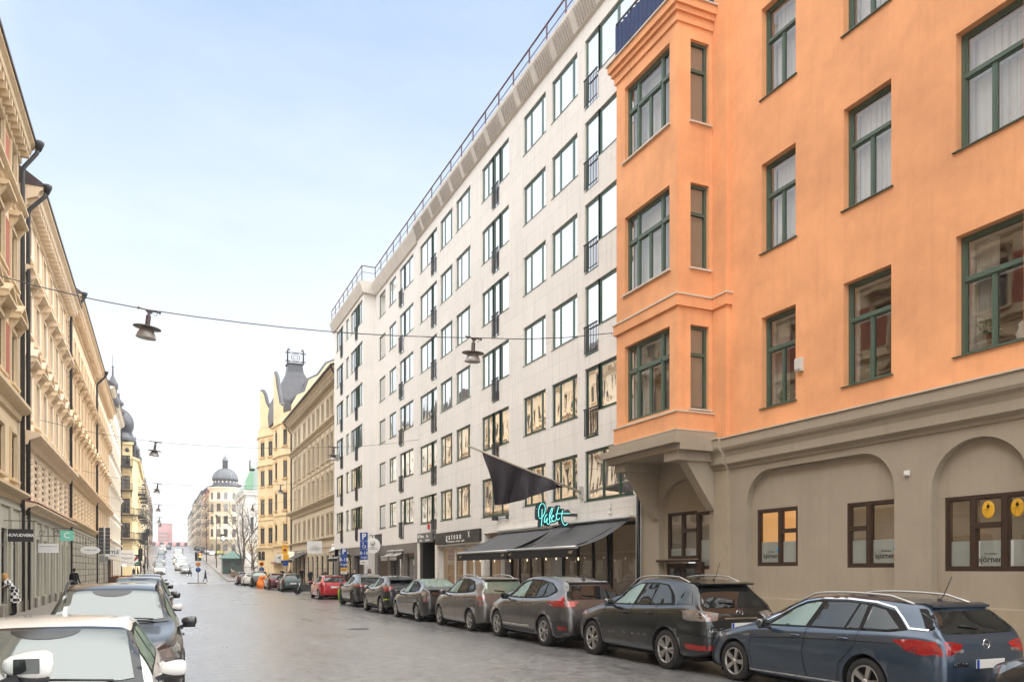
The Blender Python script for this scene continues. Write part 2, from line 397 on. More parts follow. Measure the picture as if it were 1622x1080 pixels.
WC = {}
def window(parent, x0, x1, z0, z1, y, fm, gm, cols=(0.5,), trans=None, split=None, name='window', fw=0.07, mw=0.06, sill=None, inner=False, dep=0.09, label=None):
    """frame object with a child pane; cols = mullion positions, trans = transom height fraction, split = extra mullion below the transom"""
    w, h = x1-x0, z1-z0
    key = (round(w,3), round(h,3), fm.name, gm.name, tuple(cols), trans, split, fw, mw, sill, inner, dep)
    if key not in WC:
        f = MB(); g = MB()
        f.box(0, w, 0, dep, 0, fw); f.box(0, w, 0, dep, h-fw, h)
        f.box(0, fw, 0, dep, fw, h-fw); f.box(w-fw, w, 0, dep, fw, h-fw)
        xs = [fw] + [c*w for c in cols] + [w-fw]
        for c in cols: f.box(c*w-mw/2, c*w+mw/2, 0.005, dep-0.005, fw, h-fw)
        for i in range(len(xs)-1):
            a = xs[i] + (mw/2 if i else 0); b = xs[i+1] - (mw/2 if i < len(xs)-2 else 0)
            cells = [(a, b, fw, h-fw)]
            if trans:
                t = trans*h
                f.box(a, b, -0.012, dep-0.01, t-mw*0.6, t+mw*0.6)
                cells = [(a, b, t+mw*0.6, h-fw), (a, b, fw, t-mw*0.6)]
                if split and i in split:
                    m = (a+b)/2
                    f.box(m-mw*0.35, m+mw*0.35, 0.012, dep-0.012, fw, t-mw*0.6)
                    cells = [cells[0], (a, m-mw*0.35, fw, t-mw*0.6), (m+mw*0.35, b, fw, t-mw*0.6)]
            for (p, q, r, s) in cells:
                s2 = 0.028     # sash inside every light
                f.box(p, q, min(0.02,dep*0.2), dep-0.015, r, r+s2); f.box(p, q, min(0.02,dep*0.2), dep-0.015, s-s2, s)
                f.box(p, p+s2, min(0.02,dep*0.2), dep-0.015, r+s2, s-s2); f.box(q-s2, q, min(0.02,dep*0.2), dep-0.015, r+s2, s-s2)
                t1 = random.uniform(-0.003, 0.003)
                gy = dep*0.5 if dep > 0.06 else 0.022; g.quad((p+s2, gy+t1, r+s2), (q-s2, gy-t1, r+s2), (q-s2, gy-t1, s-s2), (p+s2, gy+t1, s-s2))
        sm = None
        if sill:
            sm = MB(); sm.prism([(-sill, 0.0), (0.02, 0.0), (0.02, 0.045), (-sill, 0.018)], -0.05, w+0.05, 'yz')
        im = None
        if inner:
            im = MB()
            for (p, q, r, s) in [(0.0, w, 0.0, h)]:
                yy = dep+0.09
                im.box(p, p+0.10, yy, yy+0.05, r, s); im.box(q-0.10, q, yy, yy+0.05, r, s)
                im.box(p+0.10, q-0.10, yy, yy+0.05, r, r+0.09); im.box(p+0.10, q-0.10, yy, yy+0.05, s-0.11, s)
                if trans: im.box(p+0.10, q-0.10, yy, yy+0.05, trans*h-0.05, trans*h+0.05)
                for c in cols: im.box(c*w-0.045, c*w+0.045, yy, yy+0.05, r+0.09, trans*h-0.05 if trans else s-0.11)
        WC[key] = (f.mesh(name+'_frame', fm), g.mesh('pane', gm), sm.mesh('sill', fm) if sm else None, im.mesh('inner_frame', M_white) if im else None)
    fme, gme, sme, ime = WC[key]
    o = place(name, fme, parent, (x0, y, z0))
    place('pane', gme, o)
    if sme: place('sill', sme, o)
    if ime: place('inner_frame', ime, o)
    if label: o['label'] = label
    return o

def room(parent, x0, x1, z0, z1, y0, d, m, name='room_lining'):
    b = MB()
    b.quad((x0,y0+d,z0),(x1,y0+d,z0),(x1,y0+d,z1),(x0,y0+d,z1))
    b.quad((x0,y0,z0),(x0,y0+d,z0),(x0,y0+d,z1),(x0,y0,z1)); b.quad((x1,y0,z0),(x1,y0,z1),(x1,y0+d,z1),(x1,y0+d,z0))
    b.quad((x0,y0,z0),(x1,y0,z0),(x1,y0+d,z0),(x0,y0+d,z0)); b.quad((x0,y0,z1),(x0,y0+d,z1),(x1,y0+d,z1),(x1,y0,z1))
    return b.build(name, m, parent)

def curtain(parent, x0, x1, z0, z1, y, m=None, n=10, amp=0.03, name='curtain'):
    b = MB(); b.smooth = True
    k = n*4; ph = random.random()*6
    pts = [(x0+(x1-x0)*i/k, y+amp*math.sin(i*math.pi/2+ph)) for i in range(k+1)]
    for i in range(k):
        (a, c), (d, e) = pts[i], pts[i+1]
        b.quad((a,c,z0),(d,e,z0),(d,e,z1),(a,c,z1))
    return b.build(name, m or M_curtain, parent)

def arc(cx, cz, r, a0, a1, n=10):
    return [(cx+r*math.cos(R(a0+(a1-a0)*i/n)), cz+r*math.sin(R(a0+(a1-a0)*i/n))) for i in range(n+1)]

def poly_wall(b, outer, holes, y):
    """flat wall (xz) with arbitrary outlines left open"""
    loops = [outer]+holes
    flat = [p for l in loops for p in l]
    for tri in tessellate_polygon([[Vector((u, v, 0)) for u, v in l] for l in loops]):
        b.quad(*[(flat[i][0], y, flat[i][1]) for i in tri])

def reveal(b, loop, y0, y1, closed=True):
    k = len(loop)
    for i in range(k if closed else k-1):
        (a, c), (d, e) = loop[i], loop[(i+1) % k]
        b.quad((a,y0,c),(d,y0,e),(d,y1,e),(a,y1,c))

def text_mesh(txt, size, m, parent, loc, rot, name='lettering', ext=0.004, align='CENTER', sx=1.0, bold=0.0, label=None, shear=0.0):
    cu = bpy.data.curves.new(name, 'FONT'); cu.body = txt; cu.size = size; cu.extrude = ext; cu.align_x = align; cu.align_y = 'CENTER'
    cu.offset = bold; cu.resolution_u = 2; cu.shear = shear
    o = bpy.data.objects.new('tmp', cu); COL.objects.link(o)
    dg = bpy.context.evaluated_depsgraph_get(); dg.update()
    me = bpy.data.meshes.new_from_object(o.evaluated_get(dg)); bpy.data.objects.remove(o)
    me.materials.clear(); me.materials.append(m)
    o = place(name, me, parent, loc, rot=rot); o.scale = (sx, 1, 1)
    if label: o['label'] = label
    return o
FACE = (R(90), 0, 0)   # text standing upright, read from -y of its parent

# ------------------------------------------------------------------ ORANGE APARTMENT BUILDING (right, nearest)
X_R = 13.3
OY = 20.32
ob = empty('apartment_building', (X_R, OY, 0), R(-90), 'orange rendered apartment building with green windows, corner bay and taupe arched ground floor', 'building')
def ox(Y): return OY - Y
# columns and rows
ocols = [(15.06,13.93),(12.54,11.33),(9.93,8.68),(7.3,6.05),(4.7,3.5)]
orow = [(5.70,7.92),(9.45,11.63),(13.18,15.40),(16.9,19.0)]
holes = [(ox(a), ox(b_), z0, z1) for a, b_ in ocols for z0, z1 in orow]
b = MB(); b.wall(-0.0, ox(1.5), 5.15, 20.4, holes, 0, 0.16); b.build('upper_wall', M_orange, ob)
for ci, (a, b_) in enumerate(ocols):
    for ri, (z0, z1) in enumerate(orow):
        x0, x1 = ox(a), ox(b_)
        window(ob, x0, x1, z0, z1, 0.15, M_green_old, M_glass_o, cols=() , trans=0.64, split=(0,), inner=True, sill=0.20, fw=0.075, mw=0.06)
        room(ob, x0-0.25, x1+0.25, z0-0.02, z1+0.1, 0.32, 2.6, M_room)
        if (ci+ri) % 3 != 1 or ri > 1:
            wd = (x1-x0)*(0.42 if ri == 0 else 0.95)
            curtain(ob, x0+0.02, x0+wd, z0+0.0, z1, 0.44, n=9)
        if ri > 0: curtain(ob, x0+0.1, x1-0.03, z0+0.05, z1, 0.42, M_netc, n=7, amp=0.015)
# pilaster strip between the bay and the flat wall
b = MB()
b.box(ox(16.76), ox(16.20), -0.14, 0.0, 5.2, 20.4); b.box(0.0, ox(19.74), -0.06, 0.0, 5.2, 20.4)
b.build('pilaster', M_orange, ob)
# ---- bay
bx0, bx1 = ox(19.72), ox(16.76)       # along the facade
byf = 12.06 - X_R                     # front plane, local y
bz0, bz1 = 5.38, 16.0
brow = [(5.98,8.15),(9.62,11.82),(13.40,15.52)]
b = MB()
fh = [(ox(19.28), ox(17.10), z0, z1) for z0, z1 in brow]
b.wall(bx0, bx1, bz0, bz1, fh, byf, 0.18)
# right cheek (towards the camera) and left cheek
xs0, xs1 = 12.47-X_R, 13.05-X_R
def cheek(bm, x, sgn, hs):
    ys = [byf, 0.0]
    t = MB(); t.wall(byf, 0.0, bz0, bz1, [(xs0, xs1, z0, z1) for z0, z1 in hs], 0, 0.16)
    for f in t.f:
        bm.quad(*[(x - sgn*t.v[i][1], t.v[i][0], t.v[i][2]) for i in f])
cheek(b, bx1, 1, brow); cheek(b, bx0, -1, brow)
b.box(bx0, bx1, byf, 0, bz1-0.02, bz1)
b.build('bay', M_orange, ob)
b = MB()
def band(bm, z0, z1, o, x0=bx0, x1=bx1, yf=byf, yb=0.0):
    bm.box(x0-o, x1+o, yf-o, yb, z0, z1)
band(b, 8.58, 8.86, 0.07); band(b, 5.40, 5.86, 0.06); band(b, 15.86, 16.08, 0.05); band(b, 16.08, 16.22, 0.12); band(b, 16.22, 16.42, 0.19)
b.box(bx1+0.07, bx1+0.63, -0.20, 0, 8.58, 8.86)
b.build_each('bay_moulding', M_orange, ob)
b = MB()
band(b, 8.86, 8.90, 0.10); band(b, 5.86, 5.90, 0.10); band(b, 16.42, 16.46, 0.24)
b.box(bx1+0.10, bx1+0.66, -0.23, 0, 8.86, 8.90)
for z0, z1 in brow[1:]:
    b.box(ox(19.36), ox(17.05), byf-0.07, byf+0.05, z0-0.04, z0)
b.build_each('bay_flashing', M_flash, ob)
for ri, (z0, z1) in enumerate(brow):
    window(ob, ox(19.28), ox(17.10), z0, z1, byf+0.12, M_green_old, M_glass_o, cols=(0.235, 0.77), trans=0.66, split=(1,), inner=True, name='bay_window', fw=0.08, mw=0.085)
    room(ob, ox(19.5), ox(16.95), z0-0.1, z1+0.2, byf+0.45, 3.0, M_room)
    if ri: curtain(ob, ox(19.25), ox(17.15), z0, z1, byf+0.42, M_netc, n=16, amp=0.02)
    else: curtain(ob, ox(18.9), ox(18.5), z0, z1, byf+0.5, n=4); curtain(ob, ox(17.9), ox(17.6), z0, z1, byf+0.5, n=4)
    # side window, faces the camera
    f = MB(); g = MB(); iw = MB()
    wx0, wx1 = xs0, xs1; fx = bx1-0.10
    for (p, q, r, s) in ((wx0, wx1, z0, z0+0.07), (wx0, wx1, z1-0.07, z1), (wx0, wx0+0.07, z0+0.07, z1-0.07), (wx1-0.07, wx1, z0+0.07, z1-0.07), (wx0+0.07, wx1-0.07, z0+(z1-z0)*0.66-0.04, z0+(z1-z0)*0.66+0.04)):
        f.box(fx-0.08, fx, p, q, r, s)
    g.quad((fx-0.04, wx0+0.05, z0+0.05), (fx-0.04, wx1-0.05, z0+0.05), (fx-0.04, wx1-0.05, z1-0.05), (fx-0.04, wx0+0.05, z1-0.05))
    for (p, q, r, s) in ((wx0, wx1, z0, z0+0.11), (wx0, wx1, z1-0.12, z1), (wx0, wx0+0.10, z0+0.11, z1-0.12), (wx1-0.10, wx1, z0+0.11, z1-0.12), (wx0+0.1, wx1-0.1, z0+(z1-z0)*0.66-0.05, z0+(z1-z0)*0.66+0.05)):
        iw.box(fx-0.20, fx-0.15, p, q, r, s)
    wo = f.build('side_window', M_green_old, ob); g.build('pane', M_glass_o, wo); iw.build('inner_frame', M_white, wo)
    s_ = MB(); s_.box(bx1-0.05, bx1+0.07, wx0-0.05, wx1+0.06, z0-0.045, z0); s_.build('sill', M_flash, wo)
# ---- balcony on top of the bay with a blue wind cloth
M_blue = mat('blue_cloth', srgb(44,60,98), rough=0.8, var=0.15, vscale=5)
br = MB()
rz0, rz1 = 16.46, 17.62; o_ = 0.02
for z in (rz1, rz0+0.1, rz1-0.22):
    br.box(bx0, bx1, byf-0.02, byf+0.02, z-0.02, z+0.02); br.box(bx1-0.02, bx1+0.02, byf, -0.05, z-0.02, z+0.02); br.box(bx0-0.02, bx0+0.02, byf, -0.05, z-0.02, z+0.02)
for k in range(5):
    x = bx0+(bx1-bx0)*k/4; br.box(x-0.02, x+0.02, byf-0.02, byf+0.02, rz0, rz1)
ro = br.build('balcony_railing', M_iron, ob)
cl = MB(); cl.smooth = False
def pleat(bm, p, q, z0, z1, n, amp):
    p = Vector(p); q = Vector(q); d = (q-p); nn = Vector((d.y, -d.x)).normalized()
    prev = None
    for i in range(n*4+1):
        t = i/(n*4); c = p+d*t+nn*amp*(1 if i % 4 in (1, 2) else -1)*0.5
        if prev is not None: bm.quad((prev.x,prev.y,z0),(c.x,c.y,z0),(c.x,c.y,z1),(prev.x,prev.y,z1))
        prev = c
pleat(cl, (bx0, byf-0.05), (bx1, byf-0.05), rz0+0.04, rz1-0.14, 14, 0.045)
pleat(cl, (bx1+0.05, byf), (bx1+0.05, -0.05), rz0+0.04, rz1-0.14, 6, 0.045)
pleat(cl, (bx0-0.05, -0.05), (bx0-0.05, byf), rz0+0.04, rz1-0.14, 6, 0.045)
cl.build('wind_cloth', M_blue, ro)
# ---- corbelled slab and brackets under the bay
b = MB()
band(b, 5.20, 5.38, 0.16, yb=0); 
b.prism([(byf-0.34, 5.02), (byf-0.34, 5.20), (0, 5.20), (0, 4.86), (byf-0.16, 4.86), (byf-0.16, 5.02)], bx0-0.34, bx1+0.34, 'yz')
band(b, 4.62, 4.86, 0.10, x0=bx1-0.35, x1=bx1+0.02, yf=byf); 
band(b, 4.62, 4.86, 0.10, x0=bx0, x1=bx0+0.35, yf=byf+0.1)
for xa, xb, rh in ((bx1-0.30, bx1+0.02, 3.38), (bx0+0.02, bx0+0.32, 3.30)):
    b.prism([(byf+0.25, 4.62), (0.0, 4.62), (0.0, rh), (-0.10, rh)], xa, xb, 'yz')
b.build('bay_bracket', M_taupe, ob)
b = MB(); band(b, 5.38, 5.40, 0.17); b.build('slab_flashing', M_flash, ob)
# ---- ground floor: cornice, niches
b = MB()
prof = [(0.0, 5.14), (-0.30, 5.14), (-0.30, 4.92), (-0.27, 4.86), (-0.20, 4.80), (-0.16, 4.70), (-0.16, 4.52), (-0.04, 4.46), (-0.04, 4.40), (0.0, 4.38)]
b.prism(prof, ox(16.2), ox(1.5), 'yz')
b.prism([(p-0.10 if p < -0.01 else 0.0, z) for p, z in prof], ox(16.76), ox(16.2), 'yz')
b.prism([(p, z) for p, z in prof], 0.0, bx0-0.35, 'yz')
b.build('cornice', M_taupe, ob)
b = MB(); b.prism([(0.0, 5.21), (-0.34, 5.165), (-0.34, 5.14), (0.0, 5.14)], ox(16.2), ox(1.5), 'yz'); b.prism([(0.0, 5.21), (-0.44, 5.165), (-0.44, 5.14), (0.0, 5.14)], ox(16.76), ox(16.2), 'yz')
b.build('cornice_flashing', M_flash, ob)
def niche_round(Ya, Yb, zb, zt, r):
    xa, xb = ox(Ya), ox(Yb)
    return [(xa, zb), (xb, zb)] + arc(xb-r, zt-r, r, 0, 90, 8) + arc(xa+r, zt-r, r, 90, 180, 8)
def niche_arch(Ya, Yb, zb, zs, ht):
    xa, xb = ox(Ya), ox(Yb); c = (xa+xb)/2; a = (xb-xa)/2
    return [(xa, zb), (xb, zb)] + [(c+a*math.cos(R(t)), zs+ht*math.sin(R(t))) for t in range(0, 181, 12)]
zb = 1.15
N1 = niche_arch(19.40, 17.05, 0.16, 3.35, 0.98)
N2 = niche_round(15.60, 11.26, zb, 4.24, 0.82)
N3 = niche_arch(10.44, 8.58, zb, 3.30, 0.90)
N4 = niche_arch(7.7, 5.8, zb, 3.30, 0.92)
N5 = niche_round(5.0, 2.2, zb, 4.24, 0.8)
nich = [N1, N2, N3, N4, N5]
b = MB()
poly_wall(b, [(0, 0.0), (ox(1.5), 0.0), (ox(1.5), 4.40), (0, 4.40)], [n[::-1] for n in nich], 0.0)
for n in nich: reveal(b, n, 0.0, 0.17)
gw = {0: [(19.19,17.79,2.12,3.45),(17.79,17.06,1.83,3.40)], 1: [(15.40,14.04,1.91,3.30),(12.60,11.28,1.87,3.25)], 2: [(10.28,8.60,1.80,3.18)], 3: [(7.5,6.0,1.80,3.18)], 4: [(4.6,3.4,1.8,3.18)]}
door_h = (19.28, 17.72, 0.2, 2.03)
ext = [(19.45, 17.0, 0.1, 4.6), (15.7, 11.2, 1.1, 4.35), (10.5, 8.5, 1.1, 4.3), (7.8, 5.7, 1.1, 4.3), (5.1, 2.1, 1.1, 4.3)]
for k, (Ya, Yb, za, zc) in enumerate(ext):
    hs = [(ox(p), ox(q), r, s) for p, q, r, s in gw[k]]
    if k == 0: hs.append((ox(door_h[0]), ox(door_h[1]), door_h[2], door_h[3]))
    b.wall(ox(Ya), ox(Yb), za, zc, hs, 0.17, 0.13)
b.build('ground_floor_wall', M_taupe, ob)
b = MB(); b.box(0.0, ox(16.2)-0.002, 0.002, 0.35, 4.39, 5.2); b.build('lintel_wall', M_taupe, ob)
b = MB()
for p, q in ((16.2, 15.6), (11.26, 10.44), (8.58, 7.7), (5.8, 5.0), (20.32, 19.4)):
    b.box(ox(p), ox(q), -0.05, 0.0, 0.0, 1.12)
for p, q in ((15.6, 11.26), (10.44, 8.58), (7.7, 5.8), (5.0, 2.2)):
    b.box(ox(p), ox(q), -0.12, 0.17, 0.0, 1.14)
b.box(ox(16.76), ox(16.2), -0.10, 0.0, 0.0, 4.40)
b.build_each('plinth', mat('plinth_stone', srgb(168,154,132), rough=0.85, var=0.15, bump=0.3), ob)
M_gl_g = clear_glass('ground_window_glass', tint=(0.93,0.95,0.92), refl=0.60, wobble=0.003)
M_frost = mat('frosted_film', srgb(205,207,203), rough=0.35, var=0.08)
M_print = mat('print_dark', srgb(70,66,66), rough=0.6)
M_cyan = mat('print_blue', srgb(90,175,220), rough=0.6)
M_yellow = mat('yellow_sticker', srgb(225,175,50), rough=0.6)
def film(win, x0, x1, z1, logo=None):
    f = MB(); f.box(x0, x1, 0.052, 0.056, 0.085, z1)
    fo = f.build('frosted_film', M_frost, win)
    if logo:
        text_mesh('björnen', 0.155, M_print, win, (logo, 0.047, z1-0.34), FACE, ext=0.001, sx=1.0, bold=0.003)
        text_mesh('förskolan', 0.062, M_print, win, (logo+0.02, 0.047, z1-0.235), FACE, ext=0.001)
        c = MB(); c.lathe([(0.0, 0.0), (0.06, 0.0), (0.06, 0.003), (0.0, 0.003)], (0, 0, 0), 14, 'y'); c.build('logo_dot', M_cyan, win, (logo+0.26, 0.042, z1-0.19))
gspec = []
def gwin(i, cols, films, label=None):
    p, q, r, s = gspec_src[i]
    return None
for k, (Ya, Yb, z0, z1, style, lit) in enumerate([(15.40,14.04,1.91,3.30,'a',1),(12.60,11.28,1.87,3.25,'b',0),(10.28,8.60,1.80,3.18,'c',0),(19.19,17.79,2.12,3.45,'d',0),(17.79,17.06,1.83,3.40,'e',0),(7.5,6.0,1.8,3.18,'c',0),(4.6,3.4,1.8,3.18,'a',0)]):
    x0, x1 = ox(Ya), ox(Yb); w_, h_ = x1-x0, z1-z0
    cols = {'a': (0.56,), 'b': (0.42,), 'c': (0.33, 0.68), 'd': (0.5,), 'e': ()}[style]
    wn = window(ob, x0, x1, z0, z1, 0.18, M_brown, M_gl_g, cols=cols, name='ground_window', fw=0.065, mw=0.10, dep=0.10)
    fz = 0.50*h_ if k else 0.36*h_
    fz = 0.42*h_ if style in 'ab' else (0.40*h_)
    if style == 'a': film(wn, 0.08, cols[0]*w_-0.06, fz, 0.40); film(wn, cols[0]*w_+0.06, w_-0.08, fz)
    if style == 'b': film(wn, 0.08, cols[0]*w_-0.06, fz); film(wn, cols[0]*w_+0.06, w_-0.08, fz, w_*0.70)
    if style == 'c': film(wn, 0.08, cols[0]*w_-0.06, fz); film(wn, cols[0]*w_+0.06, cols[1]*w_-0.06, fz, w_*0.5); film(wn, cols[1]*w_+0.06, w_-0.08, fz)
    if style == 'd': film(wn, 0.08, cols[0]*w_-0.06, 0.30); film(wn, cols[0]*w_+0.06, w_-0.08, 0.30)
    if style == 'e': film(wn, 0.08, w_-0.08, 0.72*h_*0.7)
    # small opening light
    f = MB()
    if style == 'a': a_, c_ = cols[0]*w_+0.05, w_-0.065
    elif style == 'b': a_, c_ = 0.065, cols[0]*w_-0.05
    elif style == 'c': a_, c_ = cols[0]*w_+0.05, cols[1]*w_-0.05
    elif style == 'd': a_, c_ = cols[0]*w_+0.05, w_-0.065
    if style != 'e':
        zt = 0.60*h_; f.box(a_, c_, -0.02, 0.08, zt-0.05, zt+0.05)
        f.build('casement_bar', M_brown, wn)
    if style == 'c':
        for fx_ in (cols[0]*w_+0.26, cols[1]*w_+0.2):
            s_ = MB()
            s_.lathe([(0.105, 0.0), (0.135, 0.0), (0.135, 0.003), (0.105, 0.003)], (0,0,0), 20, 'y')
            s_.lathe([(0.0, 0.0), (0.034, 0.0), (0.034, 0.003), (0.0, 0.003)], (0, 0, 0.045), 12, 'y')
            for sg in (-1, 1):
                s_.bar((0, 0.001, 0.02), (sg*0.05, 0.001, -0.105), 0.014, 0.002); s_.bar((0, 0.001, 0.02), (sg*0.11, 0.001, -0.005), 0.012, 0.002); s_.bar((sg*0.02, 0.001, 0.0), (sg*0.085, 0.001, -0.07), 0.008, 0.002)
                s_.bar((sg*0.06, 0.001, 0.03), (sg*0.09, 0.001, 0.07), 0.01, 0.002)
            so_ = s_.build('yellow_sticker', M_yellow, wn, (fx_, 0.042, 0.80*h_)); so_.scale = (0.9, 1, 1.2)
    rm = room(ob, x0-0.2, x1+0.2, z0-0.05, z1+0.05, 0.34, 2.4, mat('lit_playroom', srgb(205,165,105), rough=0.9, emis=(1.0,0.66,0.30), estr=0.20) if lit else mat('play_room', srgb(150,134,112), rough=0.9, var=0.4, vscale=1.3, emis=(1.0,0.8,0.6), estr=0.04))  # room walls glow by themselves to brighten the ground floor windows
b = MB()
for (xa, za, w2) in ((ox(11.9), 2.75, 0.5), (ox(9.1), 2.95, 0.7), (ox(8.9), 2.9, 0.4)):
    b.box(xa-w2/2, xa+w2/2, 1.2, 1.35, za, za+0.05)
b.build('ceiling_lamp', mat('warm_lamp', (1,0.8,0.5), emis=(1.0,0.7,0.35), estr=6.0), ob)
# gate door under the bay
b = MB()
dx0, dx1 = ox(door_h[0]), ox(door_h[1])
b.box(dx0, dx1, 0.22, 0.28, 0.2, 2.0)
do = b.build('door', M_brown, ob)
b = MB(); b.box(dx0+0.15, dx0+0.66, 0.205, 0.22, 0.9, 1.85); b.box(dx0+0.86, dx0+1.36, 0.205, 0.22, 0.9, 1.85); b.build('pane', M_glass_l, do)
b = MB(); b.box(dx0-0.12, dx1+0.0, -0.10, 0.17, 2.03, 2.10); b.box(dx1-0.02, dx1+0.24, 0.06, 0.17, 0.2, 2.03); b.build('door_hood', M_brown, do)
b = MB(); b.box(ox(19.4), ox(17.05), -0.15, 0.17, 0.0, 0.16); b.build('doorstep', M_concrete, ob)
# roof and eaves of the orange building
b = MB(); b.box(0, ox(1.5), -0.5, 0.2, 20.4, 20.8); b.build('eaves', M_orange, ob)
b = MB(); b.prism([(-0.5, 20.8), (5, 24.5), (12, 24.5), (12, 20.8)], 0, ox(1.5), 'yz'); b.prism([(0.31, 0), (12, 0), (12, 20.8), (0.31, 20.8)], ox(1.5), ox(1.4), 'yz'); b.build('roof', M_dark, ob)
# drain pipe at the joint, alarm box, small white box
t = MB(); t.tube([(0.02, -0.12, 0.2), (0.02, -0.12, 4.3)], 0.06, 10); t.tube([(0.02, -0.12, 0.2), (0.02, -0.12, 0.4)], 0.08, 10); t.build('drain_pipe', M_black, ob)
bx = MB(); bx.box(-0.09, 0.09, -0.10, 0, 0, 0.30); bx.box(-0.07, 0.07, -0.13, -0.10, 0.04, 0.26)
bx.build('alarm_box', mat('alarm_plastic', srgb(190,188,180), rough=0.4), None, (X_R, 13.77, 6.33), R(-90), 'small grey alarm box on the orange wall beside a window', 'alarm box')
bx = MB(); bx.box(-0.05, 0.05, -0.05, 0, 0, 0.10); bx.box(-0.015, 0.015, -0.07, -0.05, 0.02, 0.06); bx.build('call_box', M_white, None, (X_R, 10.95, 3.66), R(-90), 'tiny white box on the taupe wall between two arches', 'junction box')

# things on the orange building's window sills
M_leaf = mat('plant_leaf', (0.07,0.16,0.05), rough=0.5, var=0.4, vscale=12)
M_leaf2 = mat('pale_plant_leaf', (0.25,0.38,0.08), rough=0.5, var=0.3, vscale=12)
def pot_plant(Y, z, h, n, m, label, inset=0.40, spread=0.16, X=None):
    root = empty('potted_plant', ((X_R+inset) if X is None else X, Y, z), 0, label, 'plant', 'plants on the window sills')
    p = MB(); p.lathe([(0.05, 0), (0.07, 0.12), (0.075, 0.12), (0.06, 0.11)], n=12); p.build('pot', mat('clay_pot', srgb(150,90,60), rough=0.8), root)
    l = MB(); random.seed(int(Y*100)+int(h*100))
    for i in range(n):
        a = random.uniform(0, 6.28); rr = random.uniform(0.1, 1)*spread; zz = 0.12+random.uniform(0.1, 1)*h
        c = Vector((rr*math.cos(a), rr*math.sin(a), zz)); s = random.uniform(0.02, 0.045)
        d1 = Vector((random.uniform(-1,1), random.uniform(-1,1), random.uniform(-0.4,0.8))).normalized(); d2 = d1.orthogonal().normalized()
        l.quad(c-d1*s*1.6, c-d2*s*0.7, c+d1*s*1.6, c+d2*s*0.7)
    for i in range(6):
        a = random.uniform(0, 6.28); l.tube([(0,0,0.1), (spread*0.6*math.cos(a), spread*0.6*math.sin(a), 0.12+h*0.8)], 0.004, 4)
    l.build('foliage', m, root); return root
pot_plant(14.75, 5.78, 0.34, 90, M_leaf, 'small leafy plant in the left half of the lowest left flat window')
pot_plant(14.2, 5.78, 0.40, 90, M_leaf, 'bushy green plant in the right half of the lowest left flat window')
pot_plant(12.1, 5.78, 0.42, 80, M_leaf, 'small dark plant on the sill of the lowest middle window')
pot_plant(11.6, 5.78, 0.22, 40, M_leaf, 'low pot plant beside the candle in the lowest middle window')
pot_plant(11.45, 6.35, 0.65, 70, M_leaf2, 'bright yellow-green hanging plant in the lowest middle window', spread=0.10)
pot_plant(9.55, 5.95, 0.36, 110, M_leaf, 'round dark green plant in the lowest right window', spread=0.20)
pot_plant(8.75, 5.78, 0.5, 60, M_leaf, 'spiky plant at the right edge of the lowest right window')
def table_lamp(loc, label, s=1.0):
    root = empty('table_lamp', loc, 0, label, 'lamp')
    p = MB(); p.lathe([(0.07*s, 0), (0.07*s, 0.02), (0.02*s, 0.04), (0.02*s, 0.22*s), (0.0, 0.22*s)], n=12); p.build('lamp_base', M_dark, root)
    p = MB(); p.lathe([(0.13*s, 0.20*s), (0.09*s, 0.40*s)], n=16); p.build('lamp_shade', mat('lamp_shade_cloth', (0.75,0.70,0.62), rough=0.8), root)
table_lamp((X_R+0.42, 14.72, 9.5), 'white table lamp behind the first floor window left of the flat wall')
table_lamp((12.75, 17.1, 6.02), 'white shaded table lamp in the side window of the bay', 1.0)
st = MB(); st.lathe([(0.09,0),(0.07,0.05),(0.10,0.16),(0.05,0.28),(0.06,0.34),(0.0,0.40)], n=12); st.lathe([(0.05,0.05),(0.06,0.16),(0.04,0.26),(0.045,0.32),(0.0,0.36)], c=(0.05,-0.12,0), n=12)
st.build('sculpture', M_white, None, (X_R+0.42, 8.98, 5.78), 0, 'white carved figure group on the sill of the lowest right window', 'sculpture')
cd = empty('candle', (X_R+0.40, 11.5, 5.78), 0, 'lit candle glowing on the lowest middle window sill', 'candle')
c_ = MB(); c_.lathe([(0.03,0),(0.03,0.07),(0,0.07)], n=10); c_.build('wax', M_white, cd); c_ = MB(); c_.lathe([(0.0,0.07),(0.018,0.10),(0.0,0.14)], n=8); c_.build('flame', mat('flame', (1,0.7,0.3), emis=(1,0.6,0.2), estr=12), cd)
